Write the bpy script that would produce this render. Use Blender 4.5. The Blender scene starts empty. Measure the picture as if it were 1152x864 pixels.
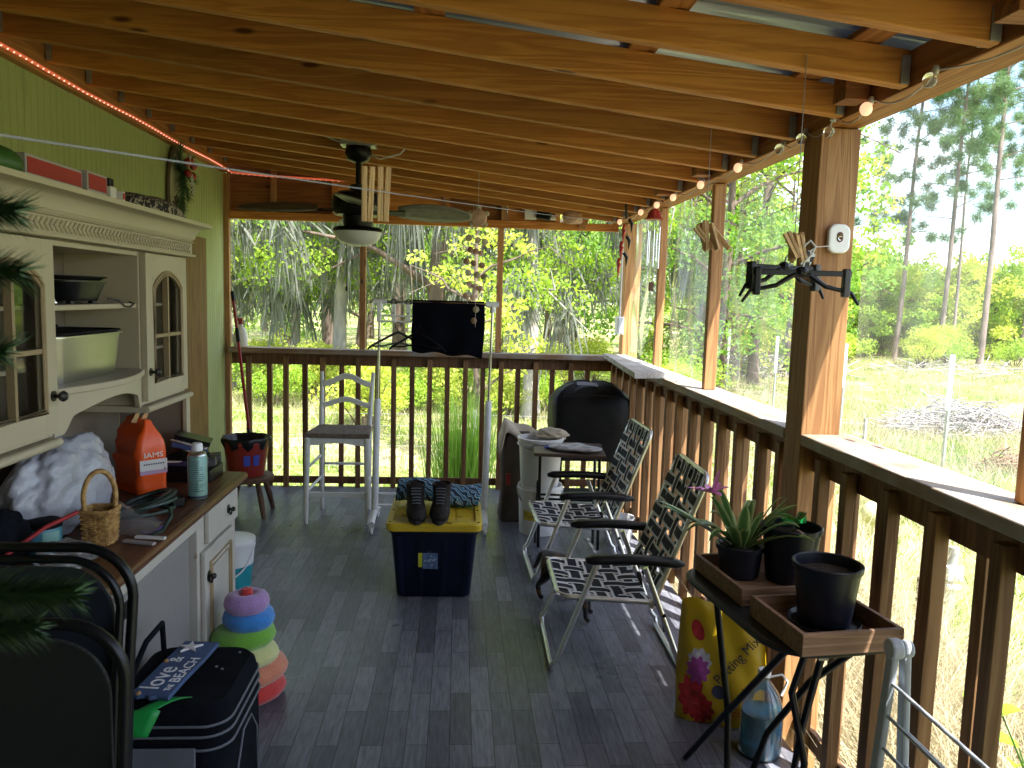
import bpy, bmesh, math, random
import numpy as np
from mathutils import Vector, Matrix, Euler
SC = bpy.context.scene
COL = SC.collection
rnd = random.Random(7)
R_ = math.radians

# ------------------------------------------------------------------ camera
cam_d = bpy.data.cameras.new('camera'); cam = bpy.data.objects.new('camera', cam_d); COL.objects.link(cam)
EYE = Vector((0, 0, 1.47))
YAW, PITCH, ROLL = .0697, .1092, -.0287
fw = Vector((math.sin(YAW)*math.cos(PITCH), math.cos(YAW)*math.cos(PITCH), -math.sin(PITCH)))
rt = Vector((math.cos(YAW), -math.sin(YAW), 0)); upv = rt.cross(fw)
r2 = rt*math.cos(ROLL)-upv*math.sin(ROLL); u2 = rt*math.sin(ROLL)+upv*math.cos(ROLL)
M = Matrix((r2, u2, -fw)).transposed().to_4x4(); M.translation = EYE
cam.matrix_world = M
cam_d.sensor_width = 36; cam_d.lens = 890/1152*36
cam_d.clip_start = .05; cam_d.clip_end = 2000
cam_d.dof.use_dof = True; cam_d.dof.focus_distance = 3.4; cam_d.dof.aperture_fstop = 10
SC.camera = cam

# ------------------------------------------------------------------ world, sun, exposure
SUN = Vector((.285, -.45, 1)).normalized()      # towards the sun
wd = bpy.data.worlds.new('World'); SC.world = wd; wd.use_nodes = True
nt = wd.node_tree; bg = nt.nodes['Background']
sky = nt.nodes.new('ShaderNodeTexSky'); sky.sky_type = 'NISHITA'; sky.sun_disc = False
sky.sun_elevation = math.asin(SUN.z); sky.sun_rotation = math.atan2(SUN.x, SUN.y)
sky.air_density = 1.0; sky.dust_density = 1.6; sky.ozone_density = 1.0
# thin bright cloud over part of the sky, built on view direction of the dome
tc = nt.nodes.new('ShaderNodeTexCoord'); mp = nt.nodes.new('ShaderNodeMapping'); mp.inputs['Scale'].default_value = (1.6, 1.6, 5)
nz = nt.nodes.new('ShaderNodeTexNoise'); nz.inputs['Scale'].default_value = 2.2; nz.inputs['Detail'].default_value = 6
cr = nt.nodes.new('ShaderNodeValToRGB'); cr.color_ramp.elements[0].position = .46; cr.color_ramp.elements[1].position = .72
mx = nt.nodes.new('ShaderNodeMix'); mx.data_type = 'RGBA'
mx.inputs[7].default_value = (9.5, 10.2, 11.2, 1)
nt.links.new(tc.outputs['Generated'], mp.inputs[0]); nt.links.new(mp.outputs[0], nz.inputs['Vector'])
nt.links.new(nz.outputs['Fac'], cr.inputs[0]); nt.links.new(cr.outputs[0], mx.inputs[0])
nt.links.new(sky.outputs[0], mx.inputs[6]); nt.links.new(mx.outputs[2], bg.inputs[0])
bg.inputs[1].default_value = .125
sd = bpy.data.lights.new('sun', 'SUN'); sd.energy = 4.2; sd.angle = R_(.5); sd.color = (1, .965, .90)
so = bpy.data.objects.new('sun', sd); COL.objects.link(so); so.rotation_euler = SUN.to_track_quat('Z', 'Y').to_euler(); so.location = (0, 0, 30)
vs = SC.view_settings; vs.view_transform = 'Standard'; vs.look = 'None'; vs.exposure = 2.1; vs.gamma = 1; vs.use_curve_mapping = False
SC.cycles.use_denoising = True; SC.cycles.max_bounces = 9; SC.cycles.diffuse_bounces = 5; SC.cycles.glossy_bounces = 4
SC.cycles.transparent_max_bounces = 24; SC.cycles.transmission_bounces = 6; SC.cycles.caustics_reflective = False; SC.cycles.caustics_refractive = False
SC.cycles.sample_clamp_indirect = 8

# ------------------------------------------------------------------ materials
MATS = {}
def _new(name):
    m = bpy.data.materials.new(name); m.use_nodes = True; MATS[name] = m
    return m, m.node_tree, m.node_tree.nodes['Principled BSDF']
def mat(name, col, rough=.6, metal=0, var=.15, scale=8, bump=0, bscale=40, spec=.5, alpha=1, trans=0, emis=None, coat=0, stretch=(1, 1, 1), sheen=0, dirt=None):
    m, t, b = _new(name); n, l = t.nodes, t.links
    b.inputs['Roughness'].default_value = rough; b.inputs['Metallic'].default_value = metal
    b.inputs['Specular IOR Level'].default_value = spec; b.inputs['Coat Weight'].default_value = coat
    b.inputs['Sheen Weight'].default_value = sheen
    b.inputs['Transmission Weight'].default_value = trans; b.inputs['Alpha'].default_value = alpha
    tcn = n.new('ShaderNodeTexCoord'); mpn = n.new('ShaderNodeMapping'); mpn.inputs['Scale'].default_value = stretch
    l.new(tcn.outputs['Object'], mpn.inputs[0])
    nn = n.new('ShaderNodeTexNoise'); nn.inputs['Scale'].default_value = scale; nn.inputs['Detail'].default_value = 5; l.new(mpn.outputs[0], nn.inputs['Vector'])
    rp = n.new('ShaderNodeValToRGB'); rp.color_ramp.elements[0].position = .32; rp.color_ramp.elements[1].position = .68
    rp.color_ramp.elements[0].color = tuple(c*(1-var) for c in col)+(1,); rp.color_ramp.elements[1].color = tuple(min(1, c*(1+var)) for c in col)+(1,)
    l.new(nn.outputs['Fac'], rp.inputs[0]); out = rp.outputs[0]
    if dirt:
        n2 = n.new('ShaderNodeTexNoise'); n2.inputs['Scale'].default_value = dirt[1]; n2.inputs['Detail'].default_value = 8; l.new(mpn.outputs[0], n2.inputs['Vector'])
        r3 = n.new('ShaderNodeValToRGB'); r3.color_ramp.elements[0].position = dirt[2]; r3.color_ramp.elements[1].position = dirt[2]+.08; l.new(n2.outputs['Fac'], r3.inputs[0])
        mm = n.new('ShaderNodeMix'); mm.data_type = 'RGBA'; mm.inputs[7].default_value = dirt[0]+(1,); l.new(r3.outputs[0], mm.inputs[0]); l.new(out, mm.inputs[6]); out = mm.outputs[2]
    l.new(out, b.inputs['Base Color'])
    if bump:
        bn = n.new('ShaderNodeBump'); bn.inputs['Strength'].default_value = bump; bn.inputs['Distance'].default_value = .01
        n3 = n.new('ShaderNodeTexNoise'); n3.inputs['Scale'].default_value = bscale; n3.inputs['Detail'].default_value = 4; l.new(mpn.outputs[0], n3.inputs['Vector'])
        l.new(n3.outputs['Fac'], bn.inputs['Height']); l.new(bn.outputs[0], b.inputs['Normal'])
    if emis:
        b.inputs['Emission Color'].default_value = emis[0]+(1,); b.inputs['Emission Strength'].default_value = emis[1]
    return m
def wood(name, light, dark, axis='x', rough=.62, knots=True, gs=1.0, weather=None):
    m, t, b = _new(name); n, l = t.nodes, t.links
    b.inputs['Roughness'].default_value = rough; b.inputs['Specular IOR Level'].default_value = .35
    tcn = n.new('ShaderNodeTexCoord'); oi = n.new('ShaderNodeObjectInfo')
    add = n.new('ShaderNodeVectorMath'); add.operation = 'ADD'; sc_ = n.new('ShaderNodeVectorMath'); sc_.operation = 'SCALE'; sc_.inputs['Scale'].default_value = 17
    cmb = n.new('ShaderNodeCombineXYZ'); l.new(oi.outputs['Random'], cmb.inputs[0]); l.new(oi.outputs['Random'], cmb.inputs[1]); l.new(oi.outputs['Random'], cmb.inputs[2])
    l.new(cmb.outputs[0], sc_.inputs[0]); l.new(tcn.outputs['Object'], add.inputs[0]); l.new(sc_.outputs[0], add.inputs[1])
    st = {'x': (.7, 14, 14), 'y': (14, .7, 14), 'z': (14, 14, .7)}[axis]
    mpn = n.new('ShaderNodeMapping'); mpn.inputs['Scale'].default_value = tuple(s*gs for s in st); l.new(add.outputs[0], mpn.inputs[0])
    nn = n.new('ShaderNodeTexNoise'); nn.inputs['Scale'].default_value = 1.5; nn.inputs['Detail'].default_value = 3; nn.inputs['Distortion'].default_value = .6; l.new(mpn.outputs[0], nn.inputs['Vector'])
    ml = n.new('ShaderNodeMath'); ml.operation = 'MULTIPLY'; ml.inputs[1].default_value = 34; l.new(nn.outputs['Fac'], ml.inputs[0])
    sn = n.new('ShaderNodeMath'); sn.operation = 'SINE'; l.new(ml.outputs[0], sn.inputs[0])
    mr = n.new('ShaderNodeMapRange'); mr.inputs[1].default_value = -1; mr.inputs[2].default_value = 1; mr.inputs[3].default_value = .12; mr.inputs[4].default_value = .95; l.new(sn.outputs[0], mr.inputs[0])
    n2 = n.new('ShaderNodeTexNoise'); n2.inputs['Scale'].default_value = 2.3; n2.inputs['Detail'].default_value = 5; l.new(add.outputs[0], n2.inputs['Vector'])
    av = n.new('ShaderNodeMix'); av.data_type = 'FLOAT'; av.inputs[0].default_value = .5; l.new(mr.outputs[0], av.inputs[2]); l.new(n2.outputs['Fac'], av.inputs[3])
    rp = n.new('ShaderNodeValToRGB'); e = rp.color_ramp.elements; e[0].position = .22; e[0].color = dark+(1,); e[1].position = .72; e[1].color = light+(1,); l.new(av.outputs[0], rp.inputs[0])
    out = rp.outputs[0]
    hs = n.new('ShaderNodeHueSaturation'); va = n.new('ShaderNodeMapRange'); va.inputs[3].default_value = .78; va.inputs[4].default_value = 1.18; l.new(oi.outputs['Random'], va.inputs[0]); l.new(va.outputs[0], hs.inputs['Value']); l.new(out, hs.inputs['Color']); out = hs.outputs[0]
    if knots:
        k = {'x': (2.6, 9, 9), 'y': (9, 2.6, 9), 'z': (9, 9, 2.6)}[axis]
        m2 = n.new('ShaderNodeMapping'); m2.inputs['Scale'].default_value = k; l.new(add.outputs[0], m2.inputs[0])
        vo = n.new('ShaderNodeTexVoronoi'); vo.inputs['Scale'].default_value = 1.0; l.new(m2.outputs[0], vo.inputs['Vector'])
        r4 = n.new('ShaderNodeValToRGB'); r4.color_ramp.elements[0].position = .06; r4.color_ramp.elements[0].color = (1, 1, 1, 1); r4.color_ramp.elements[1].position = .12; r4.color_ramp.elements[1].color = (0, 0, 0, 1); l.new(vo.outputs['Distance'], r4.inputs[0])
        mm = n.new('ShaderNodeMix'); mm.data_type = 'RGBA'; mm.inputs[7].default_value = (dark[0]*.28, dark[1]*.22, dark[2]*.22, 1); l.new(r4.outputs[0], mm.inputs[0]); l.new(out, mm.inputs[6]); out = mm.outputs[2]
    if weather:
        n5 = n.new('ShaderNodeTexNoise'); n5.inputs['Scale'].default_value = 5; n5.inputs['Detail'].default_value = 7; l.new(add.outputs[0], n5.inputs['Vector'])
        r5 = n.new('ShaderNodeValToRGB'); r5.color_ramp.elements[0].position = .42; r5.color_ramp.elements[1].position = .66; l.new(n5.outputs['Fac'], r5.inputs[0])
        m5 = n.new('ShaderNodeMix'); m5.data_type = 'RGBA'; m5.inputs[7].default_value = weather+(1,); l.new(r5.outputs[0], m5.inputs[0]); l.new(out, m5.inputs[6]); out = m5.outputs[2]
    l.new(out, b.inputs['Base Color'])
    bn = n.new('ShaderNodeBump'); bn.inputs['Strength'].default_value = .25; bn.inputs['Distance'].default_value = .004; l.new(mr.outputs[0], bn.inputs['Height']); l.new(bn.outputs[0], b.inputs['Normal'])
    return m
def leafmat(name, c1, c2, tr=.45, rough=.55):
    m, t, b = _new(name); n, l = t.nodes, t.links
    g = n.new('ShaderNodeNewGeometry'); rp = n.new('ShaderNodeValToRGB'); rp.color_ramp.elements[0].color = c1+(1,); rp.color_ramp.elements[1].color = c2+(1,)
    tcn = n.new('ShaderNodeTexCoord'); nn = n.new('ShaderNodeTexNoise'); nn.inputs['Scale'].default_value = .8; nn.inputs['Detail'].default_value = 2; l.new(tcn.outputs['Object'], nn.inputs['Vector'])
    av = n.new('ShaderNodeMix'); av.data_type = 'FLOAT'; av.inputs[0].default_value = .5; l.new(g.outputs['Random Per Island'], av.inputs[2]); l.new(nn.outputs['Fac'], av.inputs[3])
    l.new(av.outputs[0], rp.inputs[0]); l.new(rp.outputs[0], b.inputs['Base Color']); b.inputs['Roughness'].default_value = rough; b.inputs['Specular IOR Level'].default_value = .3
    tr_ = n.new('ShaderNodeBsdfTranslucent'); h = n.new('ShaderNodeHueSaturation'); h.inputs['Hue'].default_value = .49; h.inputs['Saturation'].default_value = 1.1; h.inputs['Value'].default_value = 1.5
    l.new(rp.outputs[0], h.inputs['Color']); l.new(h.outputs[0], tr_.inputs[0])
    ms = n.new('ShaderNodeMixShader'); ms.inputs[0].default_value = tr; l.new(b.outputs[0], ms.inputs[1]); l.new(tr_.outputs[0], ms.inputs[2]); l.new(ms.outputs[0], n['Material Output'].inputs[0])
    return m
def filmmat(name, col, tint=.12, gloss=.12, rough=.15):
    m, t, b = _new(name); n, l = t.nodes, t.links
    tp = n.new('ShaderNodeBsdfTransparent'); df = n.new('ShaderNodeBsdfTranslucent'); df.inputs[0].default_value = col+(1,)
    gl = n.new('ShaderNodeBsdfGlossy'); gl.inputs['Roughness'].default_value = rough
    d2 = n.new('ShaderNodeBsdfDiffuse'); d2.inputs[0].default_value = col+(1,)
    a = n.new('ShaderNodeMixShader'); a.inputs[0].default_value = .5; l.new(df.outputs[0], a.inputs[1]); l.new(d2.outputs[0], a.inputs[2])
    tcn = n.new('ShaderNodeTexCoord'); nn = n.new('ShaderNodeTexNoise'); nn.inputs['Scale'].default_value = 1.4; nn.inputs['Detail'].default_value = 6; nn.inputs['Distortion'].default_value = 1.2; l.new(tcn.outputs['Object'], nn.inputs['Vector'])
    mr = n.new('ShaderNodeMapRange'); mr.inputs[1].default_value = .35; mr.inputs[2].default_value = .7; mr.inputs[3].default_value = tint*.25; mr.inputs[4].default_value = tint*1.6; l.new(nn.outputs['Fac'], mr.inputs[0])
    s1 = n.new('ShaderNodeMixShader'); l.new(mr.outputs[0], s1.inputs[0]); l.new(tp.outputs[0], s1.inputs[1]); l.new(a.outputs[0], s1.inputs[2])
    fr = n.new('ShaderNodeFresnel'); fr.inputs[0].default_value = 1.4
    f2 = n.new('ShaderNodeMath'); f2.operation = 'MULTIPLY_ADD'; f2.inputs[1].default_value = .8; f2.inputs[2].default_value = gloss*.2; l.new(fr.outputs[0], f2.inputs[0])
    s2 = n.new('ShaderNodeMixShader'); l.new(f2.outputs[0], s2.inputs[0]); l.new(s1.outputs[0], s2.inputs[1]); l.new(gl.outputs[0], s2.inputs[2])
    l.new(s2.outputs[0], n['Material Output'].inputs[0])
    return m

# ------------------------------------------------------------------ mesh builder
OFF = {}
class MB:
    def __init__(s): s.v = []; s.f = []; s.m = []
    def add(s, vs, fs, mi=0):
        o = len(s.v); s.v += [tuple(v) for v in vs]; s.f += [tuple(i+o for i in f) for f in fs]; s.m += [mi]*len(fs); return s
    def box(s, x0, y0, z0, x1, y1, z1, mi=0):
        v = [(x, y, z) for z in (z0, z1) for y in (y0, y1) for x in (x0, x1)]
        return s.add(v, [(0, 2, 3, 1), (4, 5, 7, 6), (0, 1, 5, 4), (2, 6, 7, 3), (0, 4, 6, 2), (1, 3, 7, 5)], mi)
    def obox(s, c, size, rot=None, mi=0):
        rot = rot if rot is not None else Matrix.Identity(3); c = Vector(c)
        v = [c+rot@Vector((x*size[0]/2, y*size[1]/2, z*size[2]/2)) for z in (-1, 1) for y in (-1, 1) for x in (-1, 1)]
        return s.add(v, [(0, 2, 3, 1), (4, 5, 7, 6), (0, 1, 5, 4), (2, 6, 7, 3), (0, 4, 6, 2), (1, 3, 7, 5)], mi)
    def beam(s, p0, p1, w, h, mi=0, up=(0, 0, 1)):
        p0, p1 = Vector(p0), Vector(p1); d = (p1-p0); L = d.length; d.normalize()
        a = d.cross(Vector(up)); a = a.normalized() if a.length > 1e-6 else Vector((1, 0, 0)); u = a.cross(d)
        return s.obox((p0+p1)/2, (w, L, h), Matrix((a, d, u)).transposed(), mi)
    def tube(s, pts, r, n=8, closed=False, cap=True, mi=0, sq=1):
        pts = [Vector(p) for p in pts]; k = len(pts); rs = r if isinstance(r, (list, tuple)) else [r]*k
        vs, fs = [], []; pu = None
        for i, p in enumerate(pts):
            a = pts[(i-1) % k] if (closed or i) else p; b = pts[(i+1) % k] if (closed or i < k-1) else p
            d = (b-a).normalized()
            if pu is None:
                pu = Vector((0, 0, 1)) if abs(d.z) < .9 else Vector((1, 0, 0))
            u = (pu-d*pu.dot(d)); u = u.normalized() if u.length > 1e-6 else d.orthogonal().normalized(); w = d.cross(u); pu = u
            for j in range(n):
                t = 2*math.pi*j/n; vs.append(p+(u*math.cos(t)*sq+w*math.sin(t))*rs[i])
        for i in range(k if closed else k-1):
            for j in range(n):
                a = i*n+j; b = i*n+(j+1) % n; c = ((i+1) % k)*n+(j+1) % n; d = ((i+1) % k)*n+j; fs.append((a, b, c, d))
        if cap and not closed: fs += [tuple(range(n))[::-1], tuple((k-1)*n+j for j in range(n))]
        return s.add(vs, fs, mi)
    def cyl(s, p0, p1, r0, r1=None, n=12, mi=0): return s.tube([p0, p1], [r0, r0 if r1 is None else r1], n, mi=mi)
    def lathe(s, prof, c=(0, 0, 0), n=24, sx=1, sy=1, M=None, mi=0, wob=None):
        vs, fs = [], []; k = len(prof); c = Vector(c)
        for i, (r, z) in enumerate(prof):
            for j in range(n):
                t = 2*math.pi*j/n; q = 1 if wob is None else wob(t, z)
                p = Vector((r*math.cos(t)*sx*q, r*math.sin(t)*sy*q, z)); p = M@p if M is not None else p; vs.append(p+c)
        for i in range(k-1):
            for j in range(n): fs.append((i*n+j, i*n+(j+1) % n, (i+1)*n+(j+1) % n, (i+1)*n+j))
        if prof[0][0] > 1e-6: fs.append(tuple(range(n))[::-1])
        if prof[-1][0] > 1e-6: fs.append(tuple((k-1)*n+j for j in range(n)))
        return s.add(vs, fs, mi)
    def sphere(s, c, r, n=14, mi=0, M=None):
        r = r if isinstance(r, (list, tuple)) else (r, r, r); m = max(6, n//2)
        prof = [(math.sin(math.pi*i/m)+1e-5, -math.cos(math.pi*i/m)*r[2]) for i in range(m+1)]
        return s.lathe(prof, c, n, r[0], r[1], M, mi)
    def torus(s, c, R, r, n=24, m=10, M=None, mi=0, rz=None, fn=None):
        vs, fs = [], []; c = Vector(c); rz = r if rz is None else rz
        for i in range(n):
            a = 2*math.pi*i/n
            for j in range(m):
                b = 2*math.pi*j/m; p = Vector(((R+r*math.cos(b))*math.cos(a), (R+r*math.cos(b))*math.sin(a), rz*math.sin(b)))
                if fn: p = fn(p, a, b)
                p = M@p if M is not None else p; vs.append(p+c)
        for i in range(n):
            for j in range(m): fs.append((i*m+j, ((i+1) % n)*m+j, ((i+1) % n)*m+(j+1) % m, i*m+(j+1) % m))
        return s.add(vs, fs, mi)
    def grid(s, nu, nv, fn, mi=0, mf=None):
        vs = [fn(i/nu, j/nv) for j in range(nv+1) for i in range(nu+1)]
        o = len(s.v); s.v += [tuple(v) for v in vs]
        for j in range(nv):
            for i in range(nu):
                a = o+j*(nu+1)+i; s.f.append((a, a+1, a+nu+2, a+nu+1)); s.m.append(mf(i, j) if mf else mi)
        return s
    def prism(s, poly, z0, z1, M=None, mi=0):
        n = len(poly); vs = [Vector((x, y, z)) for z in (z0, z1) for x, y in poly]
        if M is not None: vs = [M@v for v in vs]
        return s.add(vs, [tuple(range(n))[::-1], tuple(range(n, 2*n))]+[(i, (i+1) % n, n+(i+1) % n, n+i) for i in range(n)], mi)
    def build(s, name, mats, parent=None, loc=None, w=True, smooth=False, bevel=0, solid=0, sub=0, rotz=0):
        off = Vector((0, 0, 0))
        if parent is not None and w: off = OFF.get(parent.name, Vector((0, 0, 0)))
        if parent is None and loc is not None and w: off = Vector(loc)
        me = bpy.data.meshes.new(name)
        V = np.array(s.v, dtype=float).reshape(-1, 3) - np.array(off)
        me.from_pydata(V.tolist(), [], s.f)
        mats = mats if isinstance(mats, (list, tuple)) else [mats]
        for m in mats: me.materials.append(MATS[m] if isinstance(m, str) else m)
        if len(mats) > 1: me.polygons.foreach_set('material_index', s.m)
        if smooth:
            me.polygons.foreach_set('use_smooth', [True]*len(me.polygons))
            try: me.set_sharp_from_angle(angle=R_(50 if smooth is True else smooth))
            except Exception: pass
        me.validate(); me.update()
        o = bpy.data.objects.new(name, me); COL.objects.link(o)
        if parent is not None: o.parent = parent
        elif loc is not None: o.location = loc
        OFF[o.name] = off
        if sub:
            b = o.modifiers.new('sub', 'SUBSURF'); b.levels = sub; b.render_levels = sub
        if solid:
            b = o.modifiers.new('solid', 'SOLIDIFY'); b.thickness = solid; b.offset = 0
        if bevel:
            b = o.modifiers.new('bevel', 'BEVEL'); b.width = bevel; b.segments = 2; b.limit_method = 'ANGLE'; b.angle_limit = R_(40)
        return o
def tag(o, label=None, cat=None, group=None, kind=None):
    if label: o['label'] = label
    if cat: o['category'] = cat
    if group: o['group'] = group
    if kind: o['kind'] = kind
    return o
def thing(name, label, cat, loc=(0, 0, 0), rz=0, group=None):
    o = bpy.data.objects.new(name, None); COL.objects.link(o); o.empty_display_size = .1
    o.location = loc; o.rotation_euler = (0, 0, rz)
    OFF[o.name] = Vector(loc) if rz == 0 else Vector((0, 0, 0))
    return tag(o, label, cat, group)
def kids(o): return [c for c in bpy.data.objects if c.parent == o]
def dup(root, loc=None, rz=None, label=None):
    def cp(o, par):
        c = o.copy(); COL.objects.link(c)
        if par is not None: c.parent = par
        for k in kids_map.get(o.name, []): cp(k, c)
        return c
    kids_map = {}
    for o in list(bpy.data.objects):
        if o.parent is not None: kids_map.setdefault(o.parent.name, []).append(o)
    r = cp(root, None)
    if loc is not None: r.location = loc
    if rz is not None: r.rotation_euler = (0, 0, rz)
    if label: r['label'] = label
    return r
def RX(a): return Matrix.Rotation(a, 3, 'X')
def RY(a): return Matrix.Rotation(a, 3, 'Y')
def RZ(a): return Matrix.Rotation(a, 3, 'Z')
def arc(c, r, a0, a1, n, plane='xz', k=1):
    o = []
    for i in range(n+1):
        t = a0+(a1-a0)*i/n; u, v = r*math.cos(t), r*math.sin(t)*k
        o.append({'xz': (c[0]+u, c[1], c[2]+v), 'xy': (c[0]+u, c[1]+v, c[2]), 'yz': (c[0], c[1]+u, c[2]+v)}[plane])
    return o
def text(name, s, size, mat_, parent, M, extrude=.0006, w=True, align='CENTER', sx=1):
    cu = bpy.data.curves.new('t', 'FONT'); cu.body = s; cu.size = size; cu.align_x = align; cu.align_y = 'CENTER'; cu.extrude = extrude; cu.resolution_u = 3
    ob = bpy.data.objects.new('t', cu); COL.objects.link(ob); bpy.context.view_layer.update()
    me = bpy.data.meshes.new_from_object(ob.evaluated_get(bpy.context.evaluated_depsgraph_get()))
    bpy.data.objects.remove(ob); bpy.data.curves.remove(cu)
    off = OFF.get(parent.name, Vector((0, 0, 0))) if (parent and w) else Vector((0, 0, 0))
    me.transform(Matrix.Translation(-off)@M@Matrix.Diagonal((sx, 1, 1, 1))); me.materials.clear(); me.materials.append(MATS[mat_]); me.name = name
    o = bpy.data.objects.new(name, me); COL.objects.link(o); o.parent = parent; OFF[o.name] = off
    return o
def frame(origin, xa, ya):
    xa = Vector(xa).normalized(); ya = Vector(ya); ya = (ya-xa*ya.dot(xa)).normalized(); z = xa.cross(ya)
    m = Matrix((xa, ya, z)).transposed().to_4x4(); m.translation = Vector(origin); return m

# pine and treated timber, paint, plastic, metal
wood('rafter_pine', (.55, .235, .052), (.39, .145, .028), 'x')
wood('beam_pine', (.48, .20, .055), (.30, .11, .028), 'y')
wood('post_pine', (.52, .28, .115), (.34, .16, .06), 'z')
wood('stud_pine', (.55, .29, .12), (.36, .17, .07), 'z')
wood('board_osb', (.34, .13, .04), (.20, .07, .02), 'x')
wood('board_bright', (.68, .30, .08), (.48, .17, .04), 'x')
wood('rail_wood_x', (.34, .22, .13), (.22, .13, .07), 'x', weather=(.30, .27, .25))
wood('rail_wood_y', (.42, .33, .25), (.30, .21, .14), 'y', weather=(.42, .40, .38))
wood('baluster_wood', (.28, .155, .07), (.17, .082, .034), 'z', knots=True)
wood('baluster_dark', (.22, .11, .05), (.13, .06, .03), 'z', knots=False)  # darker copy of the baluster wood; shade on rear balusters put into colour
wood('grey_slab', (.50, .46, .42), (.34, .29, .25), 'y', knots=False, weather=(.55, .54, .53))
wood('tray_wood', (.34, .20, .12), (.22, .12, .07), 'x', knots=False)
wood('counter_wood', (.15, .06, .028), (.085, .032, .015), 'y', rough=.35, knots=False)
wood('stool_wood', (.14, .07, .04), (.08, .04, .025), 'z', knots=False)
wood('pin_wood', (.70, .48, .25), (.55, .34, .16), 'z', knots=False, gs=3)
mat('cream_paint', (.43, .375, .265), .5, var=.05, scale=3, dirt=((.38, .30, .18), 14, .70))
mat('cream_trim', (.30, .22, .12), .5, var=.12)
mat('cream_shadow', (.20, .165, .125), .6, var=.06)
mat('white_worn', (.48, .45, .40), .5, var=.05, dirt=((.30, .22, .15), 22, .66))
mat('panel_grey', (.24, .225, .22), .6, var=.05)
mat('black_iron', (.02, .018, .017), .4, metal=.4)
mat('white_paint', (.74, .73, .71), .5, var=.04, dirt=((.42, .38, .32), 20, .68))
mat('white_plastic', (.82, .83, .85), .4, var=.03)
mat('white_bucket', (.80, .80, .80), .38, var=.03, dirt=((.45, .43, .40), 9, .66))
mat('seat_rush', (.16, .12, .09), .85, var=.3, scale=60, bump=.6, bscale=120, stretch=(1, .2, 1))
mat('chrome', (.72, .73, .74), .18, metal=1, var=.03)
mat('aluminium', (.75, .75, .76), .3, metal=1, var=.06)
mat('black_plastic', (.005, .0055, .008), .32, var=.1, spec=0.3)
mat('black_matt', (.005, .005, .007), .75, var=.2, spec=0.15)
mat('black_fabric', (.005, .006, .010), .9, var=.35, scale=10, bump=.3, bscale=200, spec=0.1)
mat('dark_cloth', (.004, .0045, .008), .95, var=.3, spec=0.05)
mat('navy_web', (.006, .009, .024), .8, var=.25, scale=60)
mat('white_web', (.82, .83, .86), .7, var=.1)
mat('tote_blue', (.003, .006, .024), .38, var=.25, dirt=((.05, .06, .10), 16, .66), spec=0.35)
mat('tote_yellow', (.60, .42, .02), .42, var=.06, dirt=((.38, .27, .05), 18, .64))
mat('boot_leather', (.016, .012, .011), .7, var=.4, scale=25, bump=.5, bscale=60, spec=0.25)
mat('boot_sole', (.02, .018, .017), .8)
mat('pot_plastic', (.008, .010, .020), .35, var=.12, spec=0.4)
mat('soil', (.03, .02, .013), .95, var=.5, scale=60, bump=1, bscale=90)
mat('table_dark', (.012, .012, .016), .42, var=.2, dirt=((.03, .03, .034), 12, .6), spec=0.4)
mat('table_brown', (.10, .06, .045), .45, var=.15)
mat('red_plastic', (.26, .018, .012), .4, var=.08)
mat('cover_vinyl', (.004, .0045, .007), .5, var=.25, scale=5, bump=.9, bscale=6, spec=0.22)
mat('roof_metal', (.34, .37, .41), .35, metal=.6, var=.08, scale=3)
mat('galvanised', (.42, .43, .43), .45, metal=.6, var=.2, scale=25)
mat('wire_grey', (.30, .31, .33), .5, metal=.5)
mat('cord_white', (.62, .60, .58), .6)
mat('cord_black', (.015, .015, .015), .5)
mat('fan_bronze', (.007, .006, .005), .35, metal=.3, spec=0.25)
mat('fan_glass', (.62, .63, .62), .3, var=.02)
mat('bulb_glass', (.85, .80, .75), .05, trans=.9, var=.02)
mat('bulb_lit', (.9, .5, .3), .2, emis=((1.0, .50, .30), .30))
mat('rope_lit', (.8, .2, .1), .3, emis=((1.0, .16, .07), .10))
mat('rope_diode', (.8, .5, .4), .3, emis=((1.0, .50, .35), .55))
filmmat('vinyl_film', (.80, .83, .86), .16, .1)
filmmat('bag_film', (.75, .76, .80), .35, .3, .2)
filmmat('jug_plastic', (.80, .84, .88), .16, .3, .12)
filmmat('cabinet_glass', (.10, .10, .10), .10, .25, .03)

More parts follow.
